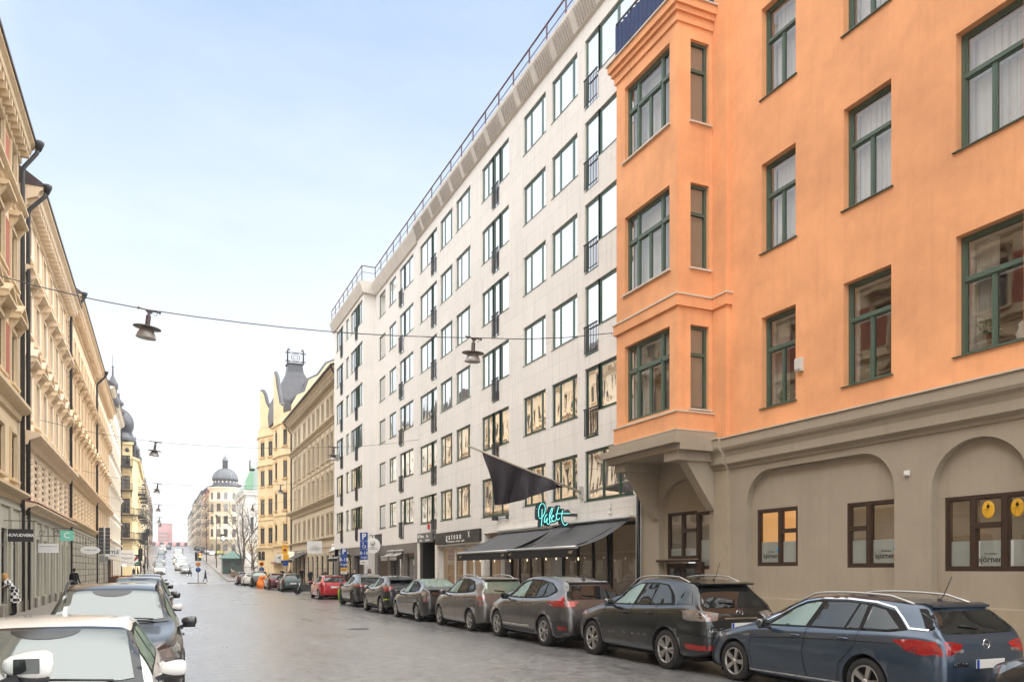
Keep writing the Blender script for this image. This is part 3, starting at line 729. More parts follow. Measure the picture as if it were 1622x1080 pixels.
# ------------------------------------------------------------------ WHITE APARTMENT BUILDING
WY = 63.06
wb = empty('apartment_building', (X_R, WY, 0), R(-90), 'long white clad apartment building with dark green windows, restaurant awnings and a roof railing', 'building')
def wx(Y): return WY - Y
M_glass_bot = M_glass_w
ZR = 21.25
def rows(sh=0.0): return [4.31+2.82*k+sh for k in range(6)]
WH = 1.55
M_ggr = M_green
hR = []; wins = []
def addwin(lst, Ya, Yb, typ, shift=0.0, y=0.0, doorw=0.92, hscale=1.0):
    x0, x1 = wx(Ya), wx(Yb); W = x1-x0
    for k, s in enumerate(rows(shift)):
        t = s+WH*hscale
        if typ in ('A', 'S', 'S1'):
            lst.append((x0, x1, s, t)); wins.append((typ, x0, x1, s, t, y))
        else:
            bottom = (k == 0 and shift == 0.0 and typ in ('B', 'C'))
            zd = s-0.85
            if bottom: lst.append((x0, x1, s-0.18, t)); wins.append(('BOT', x0, x1, s-0.18, t, y)); continue
            if typ in ('B', 'E'):       # door on the left
                lst += [(x0, x0+doorw, zd, t), (x0+doorw, x1, s, t)]
                wins.append(('DOOR', x0, x0+doorw, zd, t, y)); wins.append(('W2', x0+doorw, x1, s, t, y))
            elif typ in ('D', 'G'):
                lst += [(x0, x1-doorw, s, t), (x1-doorw, x1, zd, t)]
                wins.append(('W2', x0, x1-doorw, s, t, y)); wins.append(('DOOR', x1-doorw, x1, zd, t, y))
            elif typ in ('C', 'F'):
                m = (x0+x1)/2; a = m-doorw*0.30; c = m+doorw*0.55
                lst += [(x0, a, s, t), (a, c, zd, t), (c, x1, s, t)]
                wins.append(('W1', x0, a, s, t, y)); wins.append(('DOOR', a, c, zd, t, y)); wins.append(('W1', c, x1, s, t, y))
for Ya, Yb, typ in ((23.82,20.77,'B'), (26.34,24.36,'A'), (28.86,26.86,'A'), (33.39,30.34,'C'), (36.84,34.86,'A'), (39.26,37.38,'A'), (42.82,39.83,'D')):
    addwin(hR, Ya, Yb, typ)
SPLIT = wx(43.34); WING = wx(53.12)
hL = []
for Ya, Yb, typ in ((47.09,44.21,'E'), (49.54,47.91,'S'), (52.10,50.48,'S1')): addwin(hL, Ya, Yb, typ, 0.18)
hW = []
for Ya, Yb, typ in ((57.07,53.43,'F'), (58.72,57.70,'S1'), (62.19,59.66,'G')): addwin(hW, Ya, Yb, typ, 0.28, y=-0.8)
b = MB(); b.wall(SPLIT, wx(20.32), 3.95, ZR-0.1, hR, 0, 0.12)
b.build('clad_wall', M_slab, wb)
b = MB(); b.wall(WING, SPLIT, 3.35, ZR-0.15, hL, 0.03, 0.12); b.quad((SPLIT,0,3.35),(SPLIT,0.03,3.35),(SPLIT,0.03,ZR),(SPLIT,0,ZR))
b.wall(0, WING, 3.35, ZR-0.05, hW, -0.8, 0.12)
b.quad((WING,-0.8,0),(WING,0.03,0),(WING,0.03,ZR-0.05),(WING,-0.8,ZR-0.05)); b.quad((0,-0.8,0),(0,6,0),(0,6,ZR-0.05),(0,-0.8,ZR-0.05))
b.build('smooth_wall', M_slab2, wb)
WMAT = {}
for i, (t, x0, x1, s, tt_, y) in enumerate(wins):
    s0 = 0.08
    yy = y+(0.12 if y == 0 and x0 > WING and x1 <= SPLIT+0.01 else 0.10)+0.03 + (0.03 if 'x' == t else 0)
    fmat = M_green_up if s > 8.5 else M_green  # upper rows take the glare-paled green
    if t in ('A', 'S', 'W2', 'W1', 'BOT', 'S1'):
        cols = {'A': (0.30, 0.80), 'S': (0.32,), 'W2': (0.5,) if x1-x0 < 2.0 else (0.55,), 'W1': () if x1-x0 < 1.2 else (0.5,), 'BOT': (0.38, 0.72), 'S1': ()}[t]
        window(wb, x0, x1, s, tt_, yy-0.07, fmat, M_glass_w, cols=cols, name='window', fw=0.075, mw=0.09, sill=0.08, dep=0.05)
    else:
        o = window(wb, x0, x1, s, tt_, yy-0.07, fmat, M_glass_w, cols=(), trans=None, name='french_window', fw=0.075, mw=0.07, sill=0.06, dep=0.05)
        k = ('rail', round(x1-x0,3))
        if k not in WMAT:
            r = MB(); w_ = x1-x0
            r.box(0.0, w_, -0.03, 0.01, 0.98, 1.02); r.box(0.0, w_, -0.02, 0.0, 0.10, 0.13)
            for q in range(9): r.box(0.03+q*(w_-0.08)/8, 0.05+q*(w_-0.08)/8, -0.02, 0.0, 0.13, 0.98)
            WMAT[k] = r.mesh('railing', M_iron)
        place('railing', WMAT[k], wb, (x0, y-0.03, s))
# lit rooms behind the bottom right window
b = MB(); b.box(0.09, 0.38*3.05-0.05, 0.06, 0.07, 0.09, 1.62)
# cornice with slats, roof
b = MB()
pr = [(0.0, ZR-0.75), (-0.10, ZR-0.70), (-0.34, ZR-0.05), (-0.34, ZR+0.08), (0.0, ZR+0.08)]
b.prism(pr, SPLIT, wx(20.32), 'yz')
b.prism([(p+0.03, z-0.12) for p, z in pr], WING+0.3, SPLIT-0.002, 'yz')
b.prism([(p-0.8, z-0.02) if p < 0 else (0.0, z-0.02) for p, z in pr], -0.2, WING+0.3, 'yz')
x = SPLIT+0.3
co_ = b.build('roof_cornice', M_concrete, wb)
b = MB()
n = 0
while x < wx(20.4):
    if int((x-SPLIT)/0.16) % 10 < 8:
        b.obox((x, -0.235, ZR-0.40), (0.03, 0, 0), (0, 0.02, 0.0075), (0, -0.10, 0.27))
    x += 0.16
o = b.build('cornice_slats', mat('warm_grey_slat', srgb(168,160,150), rough=0.8), wb); o['kind'] = 'stuff'  # slats in one even warm grey
M_rail = mat('oxide_red_rail', srgb(92,52,56), rough=0.5)
b = MB()
rp = [(wx(20.4), -0.1), (WING+0.32, -0.07), (WING+0.32, -0.98), (-0.1, -0.98)]
zr0 = ZR+0.06; zr1 = ZR+1.02
for i in range(3):
    p, q = rp[i], rp[i+1]
    b.bar((p[0],p[1],zr1), (q[0],q[1],zr1), 0.025, 0.025); b.bar((p[0],p[1],zr1-0.42), (q[0],q[1],zr1-0.42), 0.012)
    L_ = math.hypot(p[0]-q[0], p[1]-q[1]); k = max(1, int(round(L_/1.55)))
    for j in range(k+1):
        u = j/k; X_ = p[0]+(q[0]-p[0])*u; Y_ = p[1]+(q[1]-p[1])*u
        b.box(X_-0.03, X_+0.03, Y_-0.02, Y_+0.02, zr0, zr1)
b.build('roof_railing', M_rail, wb)
b = MB()
for j in range(20): 
    X_ = WING+1+j*1.55
    if X_ < wx(21.5) and j % 3 != 1: b.quad((X_, -0.09, zr0+0.08), (X_+1.4, -0.09, zr0+0.08), (X_+1.4, -0.09, zr1-0.1), (X_, -0.09, zr1-0.1))
b.build_each('railing_glass', clear_glass('railing_glass_sheet', tint=(0.93,0.95,0.97), refl=0.25), wb)
b = MB(); b.box(-0.1, wx(20.32)+0.0, 0.0, 12, ZR+0.02, ZR+0.1); b.box(3, wx(21), 3.0, 10, ZR+0.1, ZR+2.6)
b.box(0, wx(20.32), 0.4, 12, 3.9, ZR); b.build('roof', M_dark, wb)
b = MB(); b.box(WING-1.4, WING+0.2, 0.35, 1.0, ZR+0.1, ZR+0.55)
b.build('roof_planter', mat('dark_green_box', srgb(60,84,70)), wb)
# ---- ground floor
M_stone_d = mat('dark_pier_stone', srgb(112,106,100), rough=0.5, var=0.15, streak=0.2)
M_shopframe = mat('shop_frame', srgb(46,44,44), rough=0.4)
M_shop_in = mat('shop_interior', srgb(150,120,88), rough=0.9, var=0.3, vscale=1.5, emis=(1.0,0.66,0.36), estr=0.10)
M_shop_dk = mat('faint_glow_interior', srgb(112,98,84), rough=0.9, var=0.5, vscale=1.2, emis=(1.0,0.72,0.48), estr=0.035)  # interior colour given a faint warm glow to lift it from black
b = MB()
gz = 3.95
b.box(wx(20.32)-0.30, wx(20.32)-0.02, 0, 0.3, 0, gz)     # end pier
b.box(wx(31.2), wx(30.75), 0, 0.3, 0, gz-0.0)
b.box(wx(33.5), wx(33.1), 0, 0.3, 0, gz); b.box(wx(40.15), wx(39.75), 0, 0.3, 0, gz); b.box(wx(43.34), wx(42.85), 0, 0.3, 0, gz)
b.box(wx(26.4), wx(26.0), 0, 0.3, 0, gz)
b.wall(SPLIT, wx(20.32), 3.42, gz, [], 0.004, 0.0)
b.build('ground_floor_piers', M_slab, wb)
b = MB()
b.box(SPLIT-0.01, wx(42.9), 0.5, 0.9, 0, gz)
for Ya, Yb in ((49.6,49.1), (46.6,46.1), (43.9,43.35)): b.box(wx(Ya), wx(Yb), -0.02, 0.3, 0, 2.75)
for Ya, Yb in ((53.12, 52.3), (56.9,56.2), (63.06,61.6)): b.box(wx(Ya), wx(Yb), -0.78 if Ya > 53.2 else -0.02, 0.2, 0, 3.36)
b.box(0, wx(53.12), -0.78, -0.55, 2.75, 3.34); b.box(WING, SPLIT, 0.01, 0.2, 2.75, 3.34)
b.build('ground_floor_columns', M_stone_d, wb)
b = MB(); b.box(0, wx(20.4), 1.6, 1.8, 0, gz); b.build('shop_backdrop', M_shop_dk, wb)
def shopwin(Ya, Yb, z0, z1, cols, y=0.25, backm=None, gm=None, trans=None, fm=None):
    x0, x1 = wx(Ya), wx(Yb)
    window(wb, x0, x1, z0, z1, y, fm or M_shopframe, gm or M_glass_s, cols=cols, trans=trans, name='shop_window', fw=0.08, mw=0.07)
    m = MB(); m.box(x0, x1, y+0.02, y+0.1, 0.0, z0); m.build('shop_base', M_stone_d, wb)
    r = MB(); room(wb, x0, x1, max(0.05, z0-0.3), z1, y+0.1, 1.2, backm or M_shop_dk, 'shop_interior')
shopwin(25.98, 22.7, 0.55, 3.35, (0.35, 0.68)); shopwin(22.6, 20.65, 0.45, 3.35, ())
shopwin(30.7, 26.45, 0.6, 3.35, (0.2, 0.45, 0.7))
shopwin(33.05, 31.25, 0.5, 3.0, (), backm=M_shop_in)
shopwin(39.7, 36.4, 0.5, 3.0, (0.6,), backm=M_shop_in, fm=M_white); shopwin(36.3, 33.55, 0.5, 3.0, (0.45,), backm=M_shop_in, fm=M_white)
shopwin(46.05, 43.95, 0.6, 2.55, (), backm=M_shop_in, gm=M_glass_w); shopwin(49.05, 46.65, 0.6, 2.55, (), backm=M_shop_in, gm=M_glass_w)
shopwin(56.15, 53.2, 0.4, 2.75, (0.5,), y=-0.5); shopwin(61.5, 57.0, 0.6, 2.75, (0.3, 0.6), y=-0.5)
# pale band above the gateau shop windows
b = MB(); b.box(wx(39.75), wx(31.3), -0.05, 0.0, 3.0, 3.08); b.build('shop_ledge', M_white, wb)
# entrance recess
b = MB(); x0, x1 = wx(42.8), wx(40.2)
b.box(x0, x0+0.5, 0.0, 1.4, 0, 3.3); b.build('entrance_wall', mat('entrance_black', srgb(30,28,28), rough=0.5), wb)
b = MB(); b.box(x0+0.6, x1, 1.1, 1.16, 0, 2.7); b.box(x0+1.4, x1-0.1, 1.04, 1.1, 0.05, 2.4); d = b.build('entrance_door', mat('blue_black_door', srgb(34,40,52), rough=0.3), wb)
# flagpole bracket, small wall clutter
b = MB()
b.box(wx(53.0), wx(51.4), -0.06, 0.03, 3.45, 4.15); b.build('vent_panel', M_shopframe, wb)

# ---- awnings
M_awn = mat('charcoal_awning_cloth', srgb(84,84,86), rough=0.8, var=0.18, vscale=2.5, streak=0.25)
M_awnf = mat('awning_front', srgb(30,29,29), rough=0.8)
M_alu = mat('aluminium', srgb(190,190,188), rough=0.35, metal=0.6)
M_gold = mat('gold_print', srgb(190,170,130), rough=0.6)
def awning(Ya, Yb, zt, zf, out, label, val=0.26, sag=0.05, text=None, name='awning', m=None, valm=None):
    root = empty(name, (X_R, Ya, 0), R(-90), label, 'awning', 'awnings over the shop fronts')
    W = Ya-Yb
    c = MB(); c.smooth = True; n = 12; k = 6
    P = [[(W*i/n, -out*j/k, zt+(zf-zt)*j/k - sag*math.sin(math.pi*j/k)*(1+0.5*math.sin(i*1.3))) for i in range(n+1)] for j in range(k+1)]
    for j in range(k):
        for i in range(n): c.quad(P[j][i], P[j][i+1], P[j+1][i+1], P[j+1][i])
    c.build('awning_cloth', m or M_awn, root)
    f = MB(); f.tube([(0, -out, zf), (W, -out, zf)], 0.05, 8); f.tube([(0.0, -0.06, zt+0.06), (W, -0.06, zt+0.06)], 0.07, 8)
    f.build('front_bar', M_alu, root)
    v = MB(); v.box(0.0, W, -out-0.012, -out, zf-0.04-val, zf-0.04); vo = v.build('valance', valm or M_awnf, root)
    a = MB()
    for x in (0.5, W-0.5):
        a.bar((x, -0.1, zt-0.15), (x+0.3*(1 if x < W/2 else -1), -out*0.5, (zt+zf)/2-0.2), 0.025); a.bar((x+0.3*(1 if x < W/2 else -1), -out*0.5, (zt+zf)/2-0.2), (x, -out+0.04, zf), 0.02)
    a.build('folding_arm', M_dark, root)
    if text:
        for x in (0.35, W-0.4): text_mesh(text, 0.15, M_gold, vo, (x, -out-0.016, zf-0.15), FACE, ext=0.001, shear=0.2)
    return root
awning(31.25, 26.05, 3.34, 2.48, 1.95, 'left charcoal restaurant awning with pale front bar and gold print on its valance', text='A&P', sag=0.04)
awning(26.3, 20.95, 3.40, 2.50, 1.88, 'right charcoal restaurant awning nearest the orange building, its cloth sagging', text='A&P', sag=0.14)
awning(47.7, 46.1, 2.88, 2.62, 0.45, 'small grey awning over the right one of two shop windows by the entrance', val=0.22, m=mat('grey_awning', srgb(150,146,140), rough=0.8), valm=mat('grey_awning_v', srgb(150,146,140), rough=0.8))
awning(49.6, 47.95, 2.88, 2.60, 0.5, 'small grey awning over the left one of two shop windows by the entrance', val=0.22, m=mat('grey_awning', srgb(150,146,140)), valm=mat('grey_awning_v', srgb(150,146,140)))
awning(60.8, 57.5, 2.9, 2.62, 0.9, 'short dark awning over the shop at the far end of the white building', val=0.2).location.x = X_R-0.8
b = MB(); b.box(0, 10.9, -0.16, 0.0, 3.44, 3.50); b.build('awning_housing', M_white, wb, (wx(31.6), 0, 0)); 
# string of bulbs under the awnings
b = MB(); pts = [(0.15*i, 0.0, -0.16*abs(math.sin(i*0.28))) for i in range(66)]
b.tube([(x, y_, z) for x, y_, z in pts], 0.006, 4)
st = b.build('string_lights', M_black, None, (X_R-1.5, 31.0, 2.35), R(-90), 'string of small bulbs hanging below the restaurant awnings', 'string lights')
b = MB()
for i in range(3, 66, 5):
    x, y_, z = pts[i]; b.lathe([(0.0, z-0.11), (0.028, z-0.07), (0.022, z-0.03), (0.012, z)], (x, y_, 0), 8)
b.build('bulb', mat('frosted_bulb', (0.8,0.78,0.7), rough=0.2, emis=(1,0.8,0.5), estr=0.8), st)
# warm lamps inside the restaurant
for i, (Y_, z_) in enumerate(((29.2, 2.15), (27.0, 2.15), (21.6, 2.1))):
    r_ = empty('wall_sconce', (X_R+1.0, Y_, z_), 0, ('warm wall lamp behind the left restaurant window', 'warm wall lamp behind the middle restaurant window', 'warm red glowing wall lamp behind the right restaurant window')[i], 'lamp')
    b = MB(); b.lathe([(0.02,-0.15),(0.05,-0.12),(0.05,-0.1),(0.02,-0.08)], n=8); b.build('holder', M_dark, r_)
    b = MB(); b.lathe([(0.0,0.14),(0.035,0.05),(0.04,-0.03),(0.02,-0.1)], n=8); b.build('bulb', mat('warm_bulb', (1,0.5,0.25), emis=(1,0.32,0.1), estr=9), r_)

# ---- fascia signs
def flat_sign(Ya, Yb, z0, z1, y, m, label, texts, name='shop_sign', d=0.12, edge=None):
    root = empty(name, (X_R, Ya, 0), R(-90), label, 'sign')
    W = Ya-Yb
    s = MB(); s.box(0, W, y-d, y, z0, z1); bo = s.build('sign_board', m, root)
    for t, x, z, sz, mm, kw in texts: text_mesh(t, sz, mm, root, (x, y-d-0.003, z), FACE, **kw)
    return root
M_signw = mat('sign_white', (0.8,0.79,0.76), rough=0.5)
M_signblk = mat('sign_black', srgb(40,38,38), rough=0.5)
flat_sign(39.75, 33.4, 3.10, 3.68, -0.02, M_signblk, 'long black fascia sign reading gateau beside the restaurant awning', [('g a t e a u', 2.9, 3.43, 0.42, M_signw, dict(bold=0.004, sx=1.35)), ('X', 5.05, 3.45, 0.42, M_signw, dict(bold=0.0)), ('STOCKHOLM  STHLM · CAFÉ', 3.2, 3.18, 0.13, M_signw, dict(sx=1.5))])
flat_sign(42.9, 40.3, 3.28, 3.80, -0.02, mat('sign_grey', srgb(96,94,92), rough=0.5), 'grey fascia sign in two halves over the dark entrance', [('BTI Cibrom', 0.68, 3.62, 0.22, M_signw, dict(bold=0.006)), ('advokat', 0.68, 3.40, 0.16, M_signw, {}), ('byp', 1.85, 3.62, 0.22, M_signw, dict(bold=0.006)), ('omvårdnad', 1.85, 3.40, 0.16, M_signw, {})])
b = MB(); b.box(-0.06, 0.06, -0.10, 0, 0, 0.28); b.build('alarm_siren', mat('red_plastic', srgb(190,30,30)), None, (X_R, 41.1, 3.98), R(-90), 'small red siren box above the grey entrance sign', 'siren')
# wall heater lamps near the restaurant
for Y_, z_, lb in ((31.0, 4.02, 'dark tubular heater lamp on the white wall above the left awning'),):
    r_ = empty('heater_lamp', (X_R, Y_, z_), R(-90), lb, 'lamp'); b = MB(); b.box(-0.5, -0.38, -0.3, -0.05, -0.10, 0.10); b.bar((-0.4,-0.1,0.06),(0.6,-0.08,0.06),0.012); b.bar((-0.4,-0.1,-0.04),(0.6,-0.08,-0.04),0.012); b.box(0.58,0.66,-0.12,0,-0.08,0.10); b.build('lamp_body', M_dark, r_)
b = MB(); b.tube([(0,-0.03,0),(0,-0.03,-0.25)],0.03,6); b.lathe([(0.05,-0.25),(0.06,-0.34),(0.0,-0.36)], (0,-0.03,0), 8); b.build('wall_spotlight', M_white, None, (X_R, 22.1, 3.95), R(-90), 'small white spotlight on the wall under the lit restaurant window', 'spotlight')

# ---- flag with pole
fl = empty('flag', (X_R, 24.0, 4.48), R(-90), 'black flag hanging from a slanted pole over the restaurant', 'flag')
tip = Vector((0.25, -4.35, 1.32)); 
b = MB(); b.tube([(0,-0.05,0), tip], 0.045, 8, radii=[0.045, 0.032]); b.build('flagpole', mat('weathered_pole', srgb(176,166,150), rough=0.6, var=0.2, vscale=6), fl)
b = MB(); b.box(-0.09, 0.09, -0.08, 0.0, -0.22, 0.2); b.tube([(0,-0.02,-0.05),(0,-0.3,0.08)],0.05,8); b.build('bracket', M_alu, fl)
b = MB(); b.smooth = True
n, k = 26, 14
def flagpt(u, v):
    # u along the pole from tip (0) to 0.62 of the pole, v hanging down
    s = 1-0.12-0.57*u
    p = tip*s
    drop = v*(1.72-1.38*u+0.10*math.sin(u*5.0))
    swing = 0.20*v*math.sin(u*8+v*2.5)
    fold = 0.13*math.sin(u*21+v*4)*min(1,v*1.4)
    return p+Vector((swing+fold, 0.06*math.sin(v*3+u*4)*v+0.42*v*(1-0.6*u)+0.50*v*u*u+0.03*math.sin(u*31+v*7)*v, -drop))
G_ = [[flagpt(i/n, j/k) for i in range(n+1)] for j in range(k+1)]
for j in range(k):
    for i in range(n): b.quad(G_[j][i], G_[j][i+1], G_[j+1][i+1], G_[j+1][i])
fc = b.build('flag_cloth', mat('black_flag_cloth', srgb(42,36,42), rough=0.7, var=0.2, vscale=4), fl)
b = MB(); c0 = flagpt(0.42, 0.60); 
for j in range(3): b.lathe([(0.10, 0.0), (0.13, 0.0), (0.13, 0.004), (0.10, 0.004)], (c0.x-0.20, c0.y-0.35+j*0.26, c0.z-0.02*j), 16, 'x', smooth=False)
b.build('flag_emblem', M_gold, fl)
b = MB(); b.tube([tip*0.35, tip*0.35+Vector((0.1,0.1,-0.8)), Vector((0.6,-0.02,-0.85))],0.006,4); b.build('halyard', M_white, fl)

# ---- neon sign, projecting from the wall and read from the south
ns = empty('neon_sign', (11.72, 24.3, 3.26), 0, 'turquoise neon script sign projecting from the white wall above the awnings', 'sign')
def sc(p): return ((p[0]-420)/455*1.02, (740-p[1])/455*0.80)
strokes = [
 [(435,545),(430,440),(450,330),(495,275),(535,320),(545,400),(525,480),(480,560),(440,565)],
 [(492,385),(488,480),(485,600),(478,720)],
 [(575,480),(545,530),(528,600),(535,645),(565,600),(580,560),(572,640),(600,680),(630,620)],
 [(615,600),(620,480),(650,380),(665,360),(660,430),(625,540),(620,610),(650,630),(680,600)],
 [(640,560),(690,520),(675,500),(655,560),(670,620),(710,610),(740,560)],
 [(775,330),(750,430),(735,540),(760,585),(795,550)],
 [(845,395),(830,480),(830,580),(850,650),(890,690),(920,660),(935,650)],
 [(725,485),(760,465),(850,460),(975,455)]]
M_neon = mat('neon_tube', srgb(140,240,230), rough=0.3, emis=(0.20,0.80,0.74), estr=0.6)
def smoothpts(P, n=5):
    out = []
    for i in range(len(P)-1):
        p0 = P[max(i-1,0)]; p1 = P[i]; p2 = P[i+1]; p3 = P[min(i+2,len(P)-1)]
        for k in range(n):
            t = k/n
            out.append(tuple(0.5*((2*p1[a])+(-p0[a]+p2[a])*t+(2*p0[a]-5*p1[a]+4*p2[a]-p3[a])*t*t+(-p0[a]+3*p1[a]-3*p2[a]+p3[a])*t**3) for a in range(2)))
    out.append(P[-1]); return out
b = MB(); bk = MB()
for s_ in strokes:
    pts = [sc(p) for p in smoothpts(s_)]
    b.tube([(x, -0.04, z) for x, z in pts], 0.013, 6)
    for i in range(0, len(pts)-1, 2):
        x, z = pts[i]; bk.box(x-0.055, x+0.075, 0.0+0.0007*i, 0.16+0.0005*i, z-0.055+0.0003*i, z+0.055-0.0003*i)
bk.build('sign_body', mat('sign_teal_body', srgb(24,58,72), rough=0.4), ns); b.build('neon_tube', M_neon, ns)
b = MB(); b.bar((1.0, 0.1, 0.46), (1.58, 0.1, 0.46), 0.05); b.bar((1.0, 0.1, 0.06), (1.58, 0.1, 0.06), 0.04); b.lathe([(0.0,0),(0.09,0),(0.09,0.08),(0.0,0.08)], (1.16,0.0,0.56), 12, 'y'); b.build('bracket', M_dark, ns)
b = MB(); b.bar((-0.02, 0.02, 0.62), (0.1, 0.02, 0.70), 0.012); b.build('accent', M_neon, ns)
# ------------------------------------------------------------------ GROUND
def gz_(Y):
    if Y < 108: return 0.0
    if Y < 128: return 0.047*(Y-108)**2/40
    if Y < 340: return 0.47+0.047*(Y-128)
    if Y < 370: t = Y-340; return 10.434+0.047*t-0.047*t*t/60
    return 11.14
YS = [-40, 0, 20, 40, 60, 80, 100, 108, 112, 116, 120, 124, 128] + [128+8*i for i in range(1, 27)] + [340+5*i for i in range(7)] + [400, 500, 800, 1500]
def strip(x0, x1, ys, dz, b=None):
    b = b or MB()
    for i in range(len(ys)-1):
        b.quad((x0,ys[i],gz_(ys[i])+dz),(x1,ys[i],gz_(ys[i])+dz),(x1,ys[i+1],gz_(ys[i+1])+dz),(x0,ys[i+1],gz_(ys[i+1])+dz))
    return b
def asphalt(name, col, r0, r1):
    m = bpy.data.materials.new(name); m.use_nodes = True
    nt = m.node_tree; b = nt.nodes['Principled BSDF']; L = nt.links.new
    g = nd(nt, 'ShaderNodeNewGeometry')
    n1 = nd(nt, 'ShaderNodeTexNoise', Scale=0.22, Detail=4.0, Roughness=0.5); L(g.outputs['Position'], n1.inputs['Vector'])
    mp = nd(nt, 'ShaderNodeMapping'); mp.inputs['Scale'].default_value = (0.9, 0.05, 1.0); L(g.outputs['Position'], mp.inputs['Vector'])
    n2 = nd(nt, 'ShaderNodeTexNoise', Scale=1.1, Detail=5.0, Roughness=0.6); L(mp.outputs[0], n2.inputs['Vector'])
    n3 = nd(nt, 'ShaderNodeTexNoise', Scale=4.0, Detail=10.0, Roughness=0.92); L(g.outputs['Position'], n3.inputs['Vector'])
    v = nd(nt, 'ShaderNodeTexVoronoi', Scale=34.0); L(g.outputs['Position'], v.inputs['Vector'])
    ad = nd(nt, 'ShaderNodeMath', operation='ADD'); L(n1.outputs['Fac'], ad.inputs[0]); L(n2.outputs['Fac'], ad.inputs[1])
    wet = nd(nt, 'ShaderNodeMapRange'); wet.inputs['From Min'].default_value = 0.8; wet.inputs['From Max'].default_value = 1.2
    wet.inputs['To Min'].default_value = r0; wet.inputs['To Max'].default_value = r1; L(ad.outputs[0], wet.inputs['Value']); L(wet.outputs[0], b.inputs['Roughness'])
    mc = nd(nt, 'ShaderNodeMapRange'); mc.inputs['From Min'].default_value = 0.41; mc.inputs['From Max'].default_value = 0.60; mc.inputs['To Min'].default_value = 0.25; mc.inputs['To Max'].default_value = 1.9
    L(n3.outputs['Fac'], mc.inputs['Value'])
    m2 = nd(nt, 'ShaderNodeMapRange'); m2.inputs['From Min'].default_value = 0.75; m2.inputs['From Max'].default_value = 1.25; m2.inputs['To Min'].default_value = 0.86; m2.inputs['To Max'].default_value = 1.15
    L(ad.outputs[0], m2.inputs['Value'])
    mm0 = nd(nt, 'ShaderNodeMath', operation='MULTIPLY'); L(mc.outputs[0], mm0.inputs[0]); L(m2.outputs[0], mm0.inputs[1])
    wv = nd(nt, 'ShaderNodeTexNoise', Scale=1.3, Detail=4.0); L(g.outputs['Position'], wv.inputs['Vector'])
    vm = nd(nt, 'ShaderNodeVectorMath', operation='SCALE'); L(wv.outputs['Color'], vm.inputs[0]); vm.inputs['Scale'].default_value = 1.2
    va = nd(nt, 'ShaderNodeVectorMath', operation='ADD'); L(g.outputs['Position'], va.inputs[0]); L(vm.outputs[0], va.inputs[1])
    ve = nd(nt, 'ShaderNodeTexVoronoi', Scale=0.07, feature='DISTANCE_TO_EDGE'); L(va.outputs[0], ve.inputs['Vector'])
    vr = nd(nt, 'ShaderNodeMapRange'); vr.inputs['From Min'].default_value = 0.0; vr.inputs['From Max'].default_value = 0.002; vr.inputs['To Min'].default_value = 0.55; vr.inputs['To Max'].default_value = 1.0; L(ve.outputs['Distance'], vr.inputs['Value'])
    vp = nd(nt, 'ShaderNodeTexVoronoi', Scale=0.11); L(va.outputs[0], vp.inputs['Vector']); sv_ = nd(nt, 'ShaderNodeSeparateXYZ'); L(vp.outputs['Color'], sv_.inputs[0])
    pr_ = nd(nt, 'ShaderNodeMapRange'); pr_.inputs['To Min'].default_value = 0.95; pr_.inputs['To Max'].default_value = 1.04; L(sv_.outputs['X'], pr_.inputs['Value'])
    m4 = nd(nt, 'ShaderNodeMath', operation='MULTIPLY'); L(vr.outputs[0], m4.inputs[0]); L(pr_.outputs[0], m4.inputs[1])
    mm = nd(nt, 'ShaderNodeMath', operation='MULTIPLY'); L(mm0.outputs[0], mm.inputs[0]); L(m4.outputs[0], mm.inputs[1])
    sc_ = nd(nt, 'ShaderNodeVectorMath', operation='SCALE'); sc_.inputs[0].default_value = col; L(mm.outputs[0], sc_.inputs['Scale']); L(sc_.outputs[0], b.inputs['Base Color'])
    bp = nd(nt, 'ShaderNodeBump', Strength=0.35, Distance=0.008); L(v.outputs['Distance'], bp.inputs['Height'])
    bp2 = nd(nt, 'ShaderNodeBump', Strength=0.18, Distance=0.012); L(n3.outputs['Fac'], bp2.inputs['Height']); L(bp.outputs[0], bp2.inputs['Normal']); L(bp2.outputs[0], b.inputs['Normal']); L(bp2.outputs[0], b.inputs['Coat Normal'])
    b.inputs['Specular IOR Level'].default_value = 0.8; b.inputs['Coat Weight'].default_value = 0.8; b.inputs['Coat Roughness'].default_value = 0.28; b.inputs['Coat IOR'].default_value = 1.5
    return m
M_asph = asphalt('wet_asphalt', (0.18,0.176,0.170), 0.26, 0.44)
M_pave = panels('wet_pavement', srgb(140,132,124), 0.42, 0.42, mortar=0.012, mcol=0.55, var=0.15, streak=0.0, rough=0.38)
# paving slabs lie flat: drive the brick texture with x,y
_nt = M_pave.node_tree
for l in list(_nt.links):
    if l.from_node.type == 'SEPXYZ' and l.from_socket.name == 'Z': s2 = l.to_socket; f2 = l.from_node; _nt.links.remove(l); _nt.links.new(f2.outputs['Y'], s2)
for l in list(_nt.links):
    if l.to_node.type == 'MATH' and l.from_node.type == 'SEPXYZ' and l.to_socket == l.to_node.inputs[1]: _nt.links.remove(l)
b = MB()
xsx = [-600, -5.35, 13.35, 600]
for i in range(len(YS)-1):
    for j in range(3):
        a, c = xsx[j], xsx[j+1]
        b.quad((a,YS[i],gz_(YS[i])),(c,YS[i],gz_(YS[i])),(c,YS[i+1],gz_(YS[i+1])),(a,YS[i+1],gz_(YS[i+1])))
b.build('road', M_asph, kind='structure')
KL, KR = -2.15, 10.45
def pavement(name, x0, x1, ys):
    b = MB(); strip(x0, x1, ys, 0.12, b); o = b.build(name, M_pave, kind='structure')
    return o
M_kerb = mat('kerb_granite', srgb(150,144,138), rough=0.6, var=0.2, vscale=5, bump=0.2)
